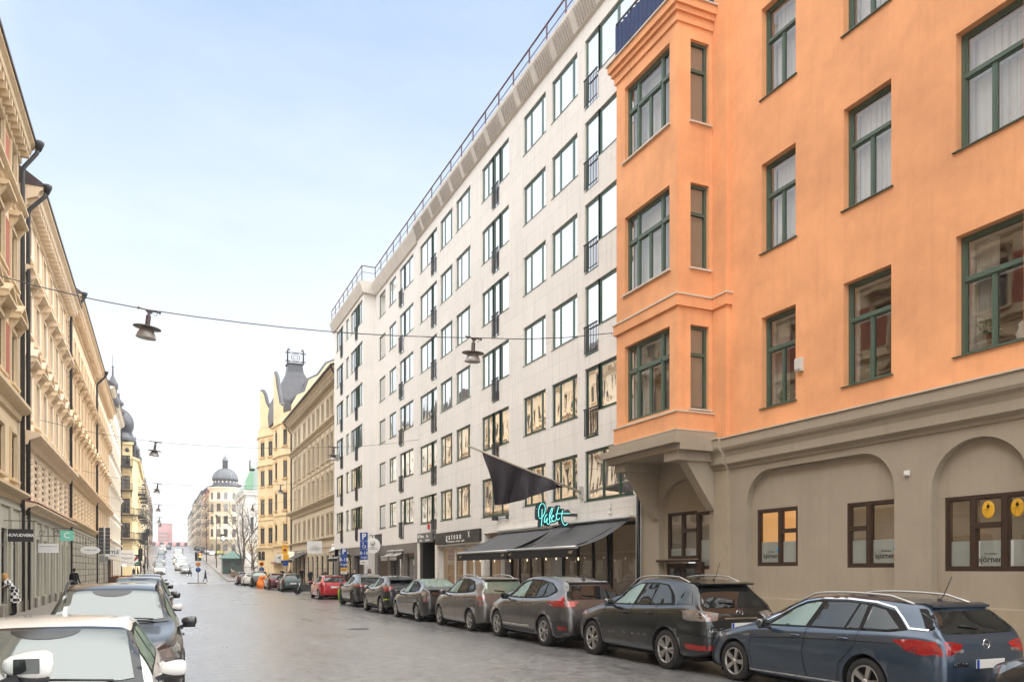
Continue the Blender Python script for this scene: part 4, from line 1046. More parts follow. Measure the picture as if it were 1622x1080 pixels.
def kerb(xa, xb, ys, name='kerb'):
    b = MB()
    for i in range(len(ys)-1):
        z0, z1 = gz_(ys[i]), gz_(ys[i+1])
        for (p, q) in (((xa,0.125),(xb,0.125)), ((xa,-0.05),(xa,0.125)), ((xb,0.125),(xb,-0.05))):
            b.quad((p[0],ys[i],z0+p[1]),(q[0],ys[i],z0+q[1]),(q[0],ys[i+1],z1+q[1]),(p[0],ys[i+1],z1+p[1]))
    b.build(name, M_kerb, kind='structure')
def sub(a, b_): return [a]+[y for y in YS if a < y < b_]+[b_]
pavement('left_pavement', -5.35, KL-0.15, sub(-20, 121)); kerb(KL-0.15, KL, sub(-20, 121))
pavement('right_pavement', KR+0.15, 13.35, sub(-20, 96)); kerb(KR, KR+0.15, sub(-20, 96))
pavement('far_left_pavement', -5.3, -1.8, sub(130, 400)); kerb(-1.8, -1.65, sub(130, 400))
# raised terrace pavement of the square on the far right
def tri_pave(pts, h, name):
    b = MB(); n = len(pts)
    P = [Vector((x, y, gz_(y)+h)) for x, y in pts]
    b.quad(*P)
    for i in range(n):
        p, q = P[i], P[(i+1) % n]; b.quad(p, q, (q.x,q.y,q.z-h-0.3), (p.x,p.y,p.z-h-0.3))
    return b.build(name, M_pave, kind='structure')
ty = [114,120,128,140,155,175,200,235]
b = MB()
for i in range(len(ty)-1):
    y0, y1 = ty[i], ty[i+1]
    xa, xb = 8.3+(y0-114)*0.006, 8.3+(y1-114)*0.006
    b.quad((xa,y0,gz_(y0)+0.14),(24,y0,gz_(y0)+0.14),(24,y1,gz_(y1)+0.14),(xb,y1,gz_(y1)+0.14)); b.quad((xa,y0,gz_(y0)-0.1),(xa,y0,gz_(y0)+0.14),(xb,y1,gz_(y1)+0.14),(xb,y1,gz_(y1)-0.1))
b.quad((8.3,114,-0.1),(24,114,-0.1),(24,114,gz_(114)+0.14),(8.3,114,gz_(114)+0.14))
b.build('square_pavement', M_pave, kind='structure')
M_paint = mat('road_paint', (0.62,0.62,0.60), rough=0.45, var=0.25, vscale=3)
for (ya, yb, n_) in ((99.5, 102.5, 20), (106.0, 109.5, 20)):
    b = MB()
    for i in range(n_):
        x = -1.6+i*0.95
        if x < 12: b.quad((x,ya,gz_(ya)+0.004),(x+0.5,ya,gz_(ya)+0.004),(x+0.5,yb,gz_(yb)+0.006),(x,yb,gz_(yb)+0.006))
    b.build('crosswalk_marking', M_paint, kind='structure')
b = MB(); b.quad((-1.8,96.8,0.004),(10.2,96.8,0.004),(10.2,97.3,0.004),(-1.8,97.3,0.004)); b.build('stop_line', M_paint, kind='structure')
b = MB()
for i in range(14):
    y = 125+i*9; x = 3.6
    b.quad((x,y,gz_(y)+0.01),(x+0.14,y,gz_(y)+0.01),(x+0.14,y+4,gz_(y+4)+0.01),(x,y+4,gz_(y+4)+0.01))
b.build('lane_marking', M_paint, kind='structure')
# manhole covers and patches
b = MB(); b.lathe([(0.0,0.0),(0.32,0.0),(0.32,0.004),(0,0.004)], (5.5,24,0.002), 20); b.build('manhole_cover', mat('cast_iron', (0.05,0.05,0.05), rough=0.5, bump=0.4), kind='structure')

# ------------------------------------------------------------------ ORNATE FACADES
def facade(root, L, zb, zg, mats, spec, cols, cornice, bands=(), ground=True, ybase=0.0, quoins=False, wallh=None, deep=9.0, shop_step=2.4, gz0=0.0, glass=None, frame=None, dentil=True):
    """local frame: x along, y inward.  spec rows: (z0, z1, width, style)"""
    mw_, mg_, mt_ = mats
    gl = glass or M_glass_l; fr_ = frame or M_brown
    zt = wallh or cornice[0]
    holes = []
    for (z0, z1, ww, st) in spec:
        for c in cols: holes.append((c-ww/2, c+ww/2, z0, z1))
    b = MB(); b.wall(0, L, zg, zt, holes, ybase, 0.12)
    b.quad((0,ybase,gz0),(0,deep,gz0),(0,deep,zt),(0,ybase,zt)); b.quad((L,ybase,gz0),(L,ybase,zt),(L,deep,zt),(L,deep,gz0))
    b.build('wall', mw_, root)
    b = MB(); b.box(0.3, L-0.3, ybase+0.45, ybase+0.6, gz0, zt-0.1); b.build('inner_wall', M_shop_dk, root)
    # ground floor with shop openings
    if ground:
        n = max(1, int(round(L/shop_step))); st = L/n; gh = []
        for i in range(n):
            c = (i+0.5)*st; w2 = st*0.31
            gh.append((c-w2, c+w2, gz0+0.55 if i % 3 else gz0+0.1, gz0+(zg-gz0)*0.70))
        b = MB(); b.wall(0, L, gz0, zg, gh, ybase-0.05, 0.30)
        for i in range(n+1):
            x = i*st; b.box(max(0,x-0.24), min(L,x+0.24), ybase-0.14, ybase-0.05, gz0, zg-0.62)
        b.box(0, L, ybase-0.12, ybase-0.05, zg-0.60, zg-0.48)
        b.build('ground_floor_wall', mg_, root)
        b = MB()
        for i in range(n+1):
            x = i*st; b.box(max(0,x-0.28), min(L,x+0.28), ybase-0.19, ybase-0.14, gz0, gz0+0.55)
        b.build('plinth', mat('granite_plinth', srgb(112,104,94), rough=0.6, var=0.2, vscale=6), root)
        for h in gh: window(root, h[0], h[1], h[2], h[3], ybase+0.06, M_shopframe, M_glass_l, cols=(0.5,) if h[2] > gz0+0.3 else (), trans=0.78, name='shop_window')
    # mouldings
    b = MB()
    for (z, h, o) in bands:
        b.prism([(ybase, z-0.03), (ybase-o*0.25, z), (ybase-o*0.35, z+h*0.35), (ybase-o*0.8, z+h*0.55), (ybase-o, z+h*0.7), (ybase-o, z+h*0.92), (ybase, z+h+0.06)], -0.02, L+0.02, 'yz')
    ct, chh, cout = cornice
    b.prism([(ybase, ct-chh), (ybase-0.10, ct-chh+0.04), (ybase-0.12, ct-chh*0.62), (ybase-cout*0.72, ct-chh*0.45), (ybase-cout*0.78, ct-chh*0.25), (ybase-cout, ct-chh*0.12), (ybase-cout, ct), (ybase+0.3, ct+0.05)], -0.02, L+0.02, 'yz')
    b.build('mouldings', mt_, root)
    if dentil:
        b = MB(); x = 0.25
        while x < L-0.2:
            b.box(x-0.09, x+0.09, ybase-cout*0.68, ybase-0.05, ct-chh*0.80, ct-chh*0.46); x += 0.55
        o = b.build('modillions', mt_, root); o['kind'] = 'stuff'
    # window dressings
    cache = {}
    for ri, (z0, z1, ww, stl) in enumerate(spec):
        for c in cols:
            w_ = window(root, c-ww/2, c+ww/2, z0, z1, ybase+0.055, fr_, gl, cols=(0.5,), trans=0.68 if z1-z0 > 1.4 else None, name='window', fw=0.05, mw=0.05, dep=0.05)
            if ri not in cache:
                t = MB(); h = z1-z0; y0 = -0.055    # y0: wall face in window space
                pw = 0.15
                if stl != 'rust':
                    t.box(-pw-0.02, -0.02, y0-0.07, y0, -0.05, h+0.04); t.box(ww+0.02, ww+0.02+pw, y0-0.07, y0, -0.05, h+0.04)
                    t.box(-pw-0.02, ww+0.02+pw, y0-0.07, y0, h+0.04, h+0.20)
                    t.box(-pw-0.10, ww+0.10+pw, y0-0.16, y0, -0.16, -0.06)
                if stl in ('ped', 'hood', 'archped'):
                    hh = h+0.42; a = -pw-0.16; e = ww+pw+0.16; o = 0.42
                    t.prism([(y0, hh), (y0-o*0.7, hh), (y0-o, hh+0.08), (y0-o, hh+0.17), (y0, hh+0.20)], a, e, 'yz')
                    for x in (a+0.10, e-0.24):
                        t.prism([(y0, hh-0.42), (y0-0.08, hh-0.40), (y0-0.30, hh-0.05), (y0-0.30, hh), (y0, hh)], x, x+0.14, 'yz')
                    if stl == 'ped':
                        m_ = (a+e)/2; t.prism([(a, hh+0.20), (e, hh+0.20), (m_, hh+0.62)], y0-0.10, y0, 'xz')
                        for s_ in (-1, 1):
                            p = Vector((m_, 0, hh+0.68)); q = Vector((m_+s_*(e-a)/2, 0, hh+0.22)); d = (q-p); nn = Vector((-d.z, 0, d.x)).normalized()*(-s_)
                            mid = (p+q)/2; t.obox((mid.x, y0-o/2, mid.z), d/2*1.02, (0, o/2, 0), nn*0.055)
                if stl == 'rust':
                    k = int(h/0.30)
                    for x in (-0.30, ww+0.04):
                        for j in range(-1, k+2):
                            zz = j*0.30+0.05; cx = x+0.13; 
                            t.box(cx-0.13, cx+0.13, y0-0.03, y0, zz-0.10, zz+0.10)
                            n0 = len(t.v); t.v += [(cx-0.10,y0-0.03,zz-0.08),(cx+0.10,y0-0.03,zz-0.08),(cx+0.10,y0-0.03,zz+0.08),(cx-0.10,y0-0.03,zz+0.08),(cx,y0-0.14,zz)]
                            for f in ((0,1,4),(1,2,4),(2,3,4),(3,0,4)): t.f.append(tuple(n0+i for i in f)); t.mi.append(0); t.sm.append(False)
                nm = {'ped': 'pediment', 'hood': 'window_hood', 'rust': 'studded_pilaster'}.get(stl, 'window_surround')
                cache[ri] = (nm, t.mesh(nm, mt_))
            place(cache[ri][0], cache[ri][1], w_)
    if quoins:
        b = MB()
        z = zg+0.1; k = 0
        while z < zt-chh-0.3:
            for x in (0.0, L-(0.5 if k % 2 else 0.35)):
                b.box(x, x+(0.5 if k % 2 else 0.35), ybase-0.05, ybase, z, z+0.30)
            z += 0.36; k += 1
        o = b.build('quoins', mt_, root)
    return root

def roofing(root, L, z, pitch=3.5, deep=9.0, m=None, out=1.0):
    b = MB(); b.prism([(-out-0.06, z), (-out-0.06, z+0.10), (deep*0.45, z+pitch), (deep, z+pitch), (deep, z)], -0.05, L+0.05, 'yz')
    b.build('roof', m or M_roof, root)
M_roof = mat('tin_roof', srgb(70,58,58), rough=0.5, var=0.2)
M_roofr = mat('red_tin_roof', srgb(140,84,72), rough=0.55, var=0.2)
def evenly(L, n, m): return [m+(L-2*m)*i/(n-1) for i in range(n)]
XL = -5.3
cream = lambda n, r, g, b_: mat(n, srgb(r,g,b_), rough=0.85, var=0.16, vscale=1.6, streak=0.28, bump=0.3, bscale=25)
M_c1 = cream('cream_render', 222,198,162); M_t1 = cream('cream_trim', 204,182,148); M_g1 = cream('grey_green_render', 176,172,157)
M_c2 = cream('pale_cream_render', 238,220,194); M_t2 = cream('warm_cream_trim', 226,204,174)
M_c3 = cream('buff_render', 236,212,178); M_t3 = cream('buff_trim', 220,194,160)
M_c5 = cream('off_white_render', 238,230,216); M_t5 = cream('off_white_trim', 224,214,198)
M_brickred = panels('red_brick', srgb(150,84,64), 0.25, 0.075, mortar=0.01, mcol=1.6, streak=0.0)
M_rus = panels('rusticated_block', srgb(182,176,160), 0.9, 0.45, mortar=0.03, mcol=0.45, streak=0.15, bumpy=0.9)

def left_root(Y0, label): return empty('apartment_building', (XL, Y0, 0), R(90), label, 'building')
# L1 nearest left building (mostly outside the frame but mirrored in the windows opposite)
r1 = left_root(-14, 'nearest cream building on the left with deep eaves, brick panels and dark drain pipe')
facade(r1, 51.2, 0, 4.75, (M_c1, M_g1, M_t1),
       [(5.35,7.05,1.15,'plain'),(9.0,10.9,1.15,'ped'),(12.9,14.8,1.1,'hood'),(16.6,18.1,1.05,'plain')], evenly(51.2, 19, 1.4), (19.0, 0.85, 0.60), bands=((4.45,0.42,0.42),(7.75,0.62,0.45),(12.2,0.25,0.2),(15.8,0.42,0.35)), dentil=True, frame=M_brown)
b = MB()
for c0, c1 in zip(evenly(51.2,19,1.4)[:-1], evenly(51.2,19,1.4)[1:]):
    for z0, z1 in ((9.0,11.0),(12.9,14.9),(16.5,18.0)): b.box((c0+c1)/2-0.52, (c0+c1)/2+0.52, -0.02, 0, z0, z1)
b.build_each('brick_panel', M_brickred, r1); roofing(r1, 51.2, 19.0, out=0.6)
# L2
r2 = left_root(38.4, 'pale cream building with a row of triangular pediments and studded mezzanine, second on the left')
facade(r2, 16.9, 0, 4.55, (M_c2, M_g1, M_t2),
       [(4.95,6.75,0.95,'rust'),(8.35,10.2,0.95,'ped'),(12.0,13.7,0.95,'hood'),(15.3,16.7,0.85,'plain')], evenly(16.9, 7, 1.3), (17.9, 0.95, 0.72), bands=((4.3,0.30,0.5),(7.05,0.55,0.62),(14.25,0.30,0.35)))
roofing(r2, 16.9, 17.9, out=0.72)
b = MB(); b.prism([(-0.06,4.66),(-0.53,4.615),(-0.53,4.635),(-0.06,4.74)], 0, 16.9, 'yz'); b.build('tile_ledge', M_roofr, r2)
b = MB(); b.box(-1.1, -0.02, -0.35, 8, 0, 0.1); 
# L3
r3 = left_root(55.4, 'buff building with dense bracketed cornice and pediments on consoles, third on the left')
facade(r3, 20.8, 0, 4.9, (M_c3, M_rus, M_t3),
       [(5.2,6.9,0.9,'rust'),(8.5,10.4,0.95,'ped'),(12.2,13.9,0.95,'hood'),(15.5,16.7,0.85,'plain')], evenly(20.8, 8, 1.4), (18.8, 1.0, 0.75), bands=((4.6,0.35,0.4),(7.25,0.60,0.6),(14.5,0.35,0.4)), quoins=True)
roofing(r3, 20.8, 18.8, out=0.75)
# L4
r4 = left_root(76.3, 'cream building with plain pilasters and heavy brown-edged cornice, fourth on the left')
facade(r4, 19.2, 0, 5.0, (M_c2, M_rus, M_t3),
       [(5.5,7.1,0.9,'plain'),(8.7,10.6,0.95,'hood'),(12.3,14.0,0.95,'hood'),(15.5,16.7,0.85,'plain')], evenly(19.2, 7, 1.4), (18.7, 0.95, 0.75), bands=((4.7,0.35,0.4),(7.4,0.5,0.55),(14.6,0.35,0.4)))
roofing(r4, 19.2, 18.7, out=0.75)
# L5 white
r5 = left_root(95.6, 'off-white building with plain flat windows and thin eaves, fifth on the left')
facade(r5, 26.0, 0, 5.0, (M_c5, M_t5, M_t5),
       [(5.6,7.2,0.9,'plain'),(8.8,10.5,0.95,'hood'),(12.0,13.7,0.95,'plain'),(15.2,16.7,0.9,'plain'),(18.0,19.2,0.85,'plain')], evenly(26.0, 9, 1.5), (21.6, 0.6, 0.6), bands=((4.7,0.30,0.35),(7.7,0.25,0.25),(11.3,0.2,0.2),(14.4,0.25,0.25)), dentil=False)
roofing(r5, 26.0, 21.6, out=0.6)
# drain pipes (each belongs to its building)
def drain(root, x, z1, out=1.05, y=-0.12, hop=True):
    b = MB(); b.tube([(x,y-0.06,0.1),(x,y-0.06,z1-1.1),(x,y-0.1,z1-0.9),(x,-out-0.05,z1-0.25),(x,-out-0.12,z1+0.05)], 0.085, 8)
    b.lathe([(0.08,z1-0.15),(0.19,z1+0.12),(0.21,z1+0.22),(0.0,z1+0.22)], (x,-out-0.12,0), 10)
    b.build('drain_pipe', M_iron, root)
drain(r1, 51.05, 18.9, 0.6, -0.10); drain(r2, 0.1, 17.8, 0.72, -0.10); drain(r3, 0.1, 18.7, 0.75, -0.10); drain(r4, 0.15, 18.6, 0.75); drain(r5, 25.8, 21.5, 0.6); 
# onion spires on the roofs of the fourth/fifth building
def onion(root, x, y, z, r, h, ball=True):
    b = MB(); b.lathe([(r*0.9,z),(r*1.0,z+h*0.12),(r*0.85,z+h*0.2),(r*0.55,z+h*0.24),(r*0.5,z+h*0.3),(r*0.8,z+h*0.36),(r*0.85,z+h*0.43),(r*0.5,z+h*0.52),(r*0.18,z+h*0.60),(r*0.10,z+h*0.75),(r*0.22,z+h*0.77),(0.04,z+h*0.79),(0.03,z+h)], (x,y,0), 14)
    b.build('onion_spire', mat('lead_roof', srgb(78,80,86), rough=0.4, var=0.15), root)
onion(r5, 6.0, -0.1, 20.4, 0.7, 6.0); onion(r5, 18.0, -0.2, 21.7, 0.7, 3.4)

# generic wall segment between two plan points of a building root at the origin
def seg(root, p, q, z0, z1, rows_, cols, m, mt_, w=1.0, bands=(), name='wall', hood=True, frame=None, glass=None):
    p = Vector(p); q = Vector(q); d = q-p; L = d.length; rz = math.atan2(d.y, d.x)
    b = MB(); hs = [(c*L-w/2, c*L+w/2, a, e) for c in cols for a, e in rows_]
    b.wall(0, L, z0, z1, hs, 0, 0.12)
    for (z, h, o) in bands: b.box(-o*0.6, L+o*0.6, -o, 0, z, z+h)
    o = b.build(name, m, root, (p.x, p.y, 0), rz)
    for h in hs:
        wn = window(o, h[0], h[1], h[2], h[3], 0.05, frame or M_brown, glass or M_glass_l, cols=(0.5,), trans=0.65, name='window', fw=0.06, mw=0.07)
        if hood:
            k = ('hd', round(w,2), mt_.name)
            if k not in WC:
                t = MB(); t.box(-0.15, w+0.15, -0.21, -0.05, -0.18, -0.02); t.prism([(-0.1, h[3]-h[2]+0.05), (w+0.1, h[3]-h[2]+0.05), (w*0.75, h[3]-h[2]+0.4), (w*0.25, h[3]-h[2]+0.4)], -0.13, -0.05, 'xz'); WC[k] = t.mesh('window_surround', mt_)
            place('window_surround', WC[k], wn)
    return o
# ------------------------------------------------------------------ FURTHER BUILDINGS
M_yel = cream('yellow_render', 232,209,168); M_yelt = cream('yellow_trim', 214,180,134)
M_lead = mat('lead_roof', srgb(78,80,86), rough=0.4, var=0.15)
M_beige = cream('beige_render', 216,202,178); M_beiget = cream('beige_trim', 190,174,148)
M_stone = panels('beige_block', srgb(204,190,166), 1.6, 0.62, mortar=0.03, mcol=0.7, streak=0.1)
# R2 beige building beside the white one
rb_ = empty('apartment_building', (X_R, 91.0, 0), R(-90), 'beige building with arched upper windows and dark bracketed cornices, right of the yellow gabled one', 'building')
bc = [91-y for y in (88.2,85.6,82.3,79.5,77.0,74.6,72.2,69.8,68.0)]
facade(rb_, 27.5, 0, 4.3, (M_beige, M_stone, M_beiget),
   [(4.75,6.6,0.95,'plain'),(8.5,10.2,0.9,'plain'),(11.4,13.5,0.95,'plain'),(15.0,16.6,0.9,'plain')], bc, (18.1, 0.95, 0.85), bands=((4.3,0.30,0.30),(7.3,0.80,0.6),(14.15,0.5,0.45),(10.7,0.12,0.1)))
roofing(rb_, 27.5, 18.1, 2.0)
b = MB()
for c in bc:
    for s_ in (-1,1): b.box(c+s_*0.95-0.1, c+s_*0.95+0.1, -0.06, 0, 8.2, 14.1)
b.build('pilaster', M_beiget, rb_)
b = MB(); b.tube([(27.2,-0.9,18.3),(27.2,-0.9,17.9),(27.2,-0.1,16.8),(27.2,-0.1,0.2)], 0.07, 6); b.tube([(0.1,-0.9,18.0),(0.1,-0.1,16.9),(0.1,-0.1,0.2)], 0.08, 6); b.build('drain_pipe', M_iron, rb_)
# R3 yellow gabled corner building (plan in world coordinates)
ry = empty('apartment_building', (X_R, 91.0, 0), 0, 'yellow corner building with curved gables and a dark mansard roof with iron crest', 'building')
def W_(x, y): return (x-X_R, y-91.0)
rowsY = [(5.0,6.9),(8.6,10.5),(12.2,14.1),(15.9,17.7)]
bnd = ((4.4,0.25,0.22),(7.9,0.12,0.1),(14.75,0.18,0.2),(18.4,0.15,0.18))
# walls facing the street are traversed from far to near so that their outside faces the road
# outward normal is to the right of travel direction (p->q); walls go so that outside = -x / -y
def segs(root, pts, z0, z1, rws, colsl, m, mt_, w, bands):
    for i in range(len(pts)-1): seg(root, pts[i], pts[i+1], z0, z1, rws, colsl[i], m, mt_, w, bands)
PB = [W_(11.3,106.5), W_(11.3,104.4), W_(12.9,100.8), W_(12.9,98.4), W_(12.0,96.6), W_(12.35,93.7), W_(13.2,91.3), W_(13.3,91.0)]
PBr = PB
segs(ry, PB, 0.0, 19.6, rowsY, [(), (0.17,0.64), (), (), (0.42,), (0.5,), ()], M_yel, M_yelt, 0.95, bnd)
seg(ry, W_(18.0,110.0), W_(11.3,106.5), 0.0, 19.6, rowsY, (0.3,0.7), M_yel, M_yelt, 0.95, bnd)
# curved gables
def gable(root, p, q, z0, prof, m, th=0.4):
    p = Vector(p); q = Vector(q); d = q-p; L = d.length; rz = math.atan2(d.y, d.x)
    b = MB(); b.prism([(0, z0)]+[(u*L, z) for u, z in prof]+[(L, z0)], 0, th, 'xz'); o = b.build('gable', m, root, (p.x, p.y, 0), rz)
    c = MB(); c.tube([(u*L, th/2+0.1, z+0.05) for u, z in prof], 0.26, 6); c.build('gable_coping', M_lead, root, (p.x, p.y, 0), rz)
gable(ry, PB[1], PB[2], 19.5, [(0,24.3),(0.12,24.2),(0.25,23.6),(0.35,22.6),(0.5,21.9),(0.62,21.5),(0.72,20.6),(0.85,20.0),(1,20.2)], M_yel)
gable(ry, PB[4], PB[5], 19.5, [(0,24.9),(0.15,24.6),(0.3,24.0),(0.45,22.9),(0.6,22.2),(0.8,21.2),(0.92,20.6),(1,20.8)], M_yel)
# big curved party gable above the beige roof
gable(ry, W_(13.3,91.0), W_(25.0,91.0), 17.0, [(0,20.3),(0.05,21.4),(0.12,21.8),(0.16,23.2),(0.25,23.8),(0.33,25.2),(0.45,25.9),(0.47,26.6),(0.62,27.4),(0.62,28.6),(0.70,29.6),(0.80,30.0),(1.0,31.0)], M_yel, 0.5)
b = MB(); b.box(0.0, 11.7, 0.02, 14, 0, 19.0); b.build('rear_wall', M_yel, ry)
# mansard roof: bell-shaped, with crest
b = MB(); b.smooth = False
cx, cy = 1.7, 9.5
levels = [(3.1, 19.4), (3.2, 20.8), (3.0, 22.2), (2.3, 23.6), (1.6, 24.9), (1.05, 26.0), (0.9, 27.1)]
for (r0_, z0), (r1_, z1) in zip(levels[:-1], levels[1:]):
    for k in range(4):
        a0, a1 = R(45+90*k), R(135+90*k)
        P = [(cx+r0_*1.3*math.cos(a0), cy+r0_*1.3*math.sin(a0), z0), (cx+r0_*1.3*math.cos(a1), cy+r0_*1.3*math.sin(a1), z0), (cx+r1_*1.3*math.cos(a1), cy+r1_*1.3*math.sin(a1), z1), (cx+r1_*1.3*math.cos(a0), cy+r1_*1.3*math.sin(a0), z1)]
        b.quad(*P)
b.box(cx-1.0, cx+1.0, cy-1.0, cy+1.0, 27.0, 27.1)
b.box(2.2, 11, 7.5, 14, 19.0, 21.0); b.prism([(7,21.0),(14,21.0),(12,24.5),(8,24.5)], 3.0, 11, 'yz'); b.box(2.5,4.0,7.0,9.5,23.0,24.4)
b.build('mansard_roof', panels('lead_sheet', srgb(78,80,86), 0.8, 1.1, mortar=0.03, mcol=0.6, var=0.2, streak=0.2, rough=0.45), ry)
b = MB()
for sx in (-0.95, 0.95):
    b.tube([(cx+sx, cy-0.9, 27.0), (cx+sx, cy-0.9, 28.6), (cx+sx*0.9, cy-0.9, 28.8), (cx+sx*0.75,cy-0.9,28.6)], 0.10, 6)
    for z in (27.3, 28.3): b.bar((cx+sx-0.3, cy-0.9, z), (cx+sx+0.3, cy-0.9, z), 0.05)
b.bar((cx-0.95,cy-0.9,27.25),(cx+0.95,cy-0.9,27.25),0.04); b.bar((cx-0.95,cy-0.9,28.35),(cx+0.95,cy-0.9,28.35),0.04)
b.tube([(cx+0.5*math.cos(R(a)), cy-0.9, 27.8+0.5*math.sin(R(a))) for a in range(0,361,20)], 0.04, 5, caps=False); b.tube([(cx+0.28*math.cos(R(a)), cy-0.9, 27.8+0.28*math.sin(R(a))) for a in range(0,361,20)], 0.04, 5, caps=False)
b.build('roof_crest', M_iron, ry)
b = MB(); b.tube([W_(13.0,92.2)+(19.4,), W_(12.95,92.1)+(4.0,), W_(12.95,92.1)+(0.2,)], 0.10, 6); b.build('drain_pipe', M_iron, ry)
b = MB()
for p in (W_(11.2,104.0), W_(12.05,96.0)):
    b.prism([(0,0),(1.2,0),(1.2,-1.4),(0.9,-1.4)], p[1]-2.2, p[1]+0.3, 'xz'); 
    for i in range(len(b.v)): pass
b = MB(); b.box(-0.9, 0.1, 4.0, 15.4, 4.0, 4.4); b.build('bay_soffit', M_yelt, ry)
# balcony on the far side of the yellow building
b = MB(); b.box(W_(10.4,0)[0], W_(11.0,0)[0], 16.0, 17.4, 14.6, 14.75); b.box(W_(10.4,0)[0], W_(10.45,0)[0], 16.0, 17.4, 14.75, 15.9); b.build('balcony', M_iron, ry)

# church-like white building with green copper roof
ch = empty('church', (15.6, 170, gz_(170)), 0, 'white neoclassical church with pale green copper roof and pediment behind the bare tree', 'church')
b = MB(); b.box(0, 9, 0, 22, 0, 14.5); b.box(0.2,8.8,-0.15,0,12.0,12.3); b.box(-0.35, 9.3, -0.4, 22.4, 14.5, 15.1); b.box(-0.5, 9.5, -0.55, 22.5, 15.1, 15.5)
for x in (0.2, 1.6, 3.4): b.box(x, x+0.6, -0.25, 0, 0.5, 12.0)
b.build('wall', cream('church_white', 226,224,218), ch)
b = MB(); b.prism([(-0.6,15.5),(9.6,15.5),(4.5,24.2)], -0.6, 23, 'xz'); b.build('roof', mat('verdigris_copper', srgb(164,178,172), rough=0.7, var=0.2), ch)
b = MB(); b.prism([(0.0,15.6),(1.4,15.6),(1.4,20.2),(1.1,20.2),(0.0,17.4)], -0.9, -0.62, 'xz'); b.build('roof_edge', mat('bright_verdigris', srgb(125,165,135), rough=0.7), ch)
b = MB(); b.box(1.0, 2.1, -0.05, 0.05, 6.5, 9.5); b.prism(arc(1.55, 9.5, 0.55, 0, 180, 8), -0.05, 0.05, 'xz'); b.build('window', M_dark, ch)
b = MB(); b.box(-0.05,0.05,4.0,5.2,6.5,10.0); b.box(-0.05,0.05,9,10.2,6.5,10.0); b.build('window', M_dark, ch)

# domed corner building
M_dome_wall = cream('dome_cream', 238,224,196)
dz = gz_(245)
db = empty('apartment_building', (16.9, 246, dz), 0, 'cream corner building with round tower under a dark ribbed dome and lantern', 'building')
TR = 4.3; H0 = 19.4
b = MB(); b.smooth = True
b.lathe([(TR,0),(TR,4.2),(TR+0.2,4.3),(TR+0.2,4.6),(TR,4.7),(TR,H0-4.2),(TR+0.15,H0-4.1),(TR+0.15,H0-3.9),(TR,H0-3.8),(TR,H0-0.8),(TR+0.5,H0-0.3),(TR+0.6,H0),(TR,H0+0.1)], n=32)
b.build('tower_wall', M_dome_wall, db)
b = MB(); b.lathe([(TR+0.1,H0+0.1),(TR*0.80,H0+1.0),(TR*0.80,H0+2.2),(TR*0.86,H0+2.3)], n=32); b.build('dome_drum', M_lead, db)
b = MB(); D = TR*0.83
b.lathe([(D*math.cos(R(a)), H0+2.3+D*0.98*math.sin(R(a))) for a in range(0, 78, 6)]+[(0.75,H0+2.3+D*0.98)], n=40)
for k in range(20):
    a = 2*math.pi*k/20
    b.tube([(1.01*D*math.cos(R(t))*math.cos(a), 1.01*D*math.cos(R(t))*math.sin(a), H0+2.3+1.01*D*0.98*math.sin(R(t))) for t in range(0, 80, 8)], 0.07, 4)
b.build('dome', mat('dome_metal', srgb(104,108,112), rough=0.45, var=0.1), db)
b = MB(); zt = H0+2.3+D*0.98-0.1
b.lathe([(0.75,zt),(0.75,zt+2.2),(1.0,zt+2.3),(1.0,zt+2.45),(0.8,zt+2.6),(0.6,zt+3.2),(0.2,zt+3.6),(0.1,zt+3.7),(0.2,zt+3.95),(0.05,zt+4.2),(0.02,zt+5.0)], n=16); b.build('lantern', mat('dome_metal', srgb(104,108,112)), db)
rws = [(5.6,7.7),(9.2,11.3),(12.9,14.9)]
wmesh = MB(); wmesh.box(-0.55,0.55,-0.12,0.05,0,2.0); wmesh.box(-0.65,0.65,-0.18,-0.1,-0.15,0.0); wme = wmesh.mesh('window', M_glass_l)
wm2 = MB(); wm2.box(-0.5,0.5,-0.1,0.05,0,1.5); wm2.prism(arc(0,1.5,0.5,0,180,8), -0.1, 0.05, 'xz'); wm2m = wm2.mesh('window', M_glass_l)
for az in (-150, -118, -92, -60):
    a = R(az)
    for z in (5.3, 9.0, 12.6-1.9+1.9):
        place('window', wme, db, (TR*math.cos(a), TR*math.sin(a), z-0.0), az and a+math.pi/2)
    place('window', wm2m, db, (TR*math.cos(a), TR*math.sin(a), 15.9), a+math.pi/2)
    place('window', wm2m, db, (TR*math.cos(a), TR*math.sin(a), 1.0), a+math.pi/2)
b = MB()
for az in range(-160, -20, 18):
    a = R(az); b.lathe([(0,0),(0.24,0),(0.24,0.06),(0,0.06)], (0.80*TR*math.cos(a), 0.80*TR*math.sin(a)-0.05, H0+1.6), 10, 'y')
b.build('dome_oculus', M_c5, db)
b = MB(); b.box(TR-0.2, 13, -0.8, 12, 0, H0-2.6); b.box(-TR*0.7, 1, 0, 14, 0, H0-0.8); b.build('side_wall', M_dome_wall, db)
b = MB(); b.box(TR-0.4, 13.4, -1.1, 12, H0-2.6, H0-2.3); b.prism([(-0.8,H0-2.3),(12,H0-2.3),(10,H0+1.5),(3,H0+1.5)], TR-0.3, 13.2, 'yz'); b.build('side_roof', M_roof, db)
for x in (6.6, 9.8):
    for z in (5.3, 9.0, 12.6): place('window', wme, db, (x, -0.8, z))
bal = MB(); bal.box(-0.9,0.9,-0.9,0.0,-0.12,0.0)
for i in range(9): bal.box(-0.9+i*0.22,-0.87+i*0.22,-0.9,-0.87,0,0.9)
bal.box(-0.9,0.9,-0.92,-0.86,0.86,0.92); bal.box(-0.9,-0.86,-0.9,0,0.86,0.92); bal.box(0.86,0.9,-0.9,0,0.86,0.92)
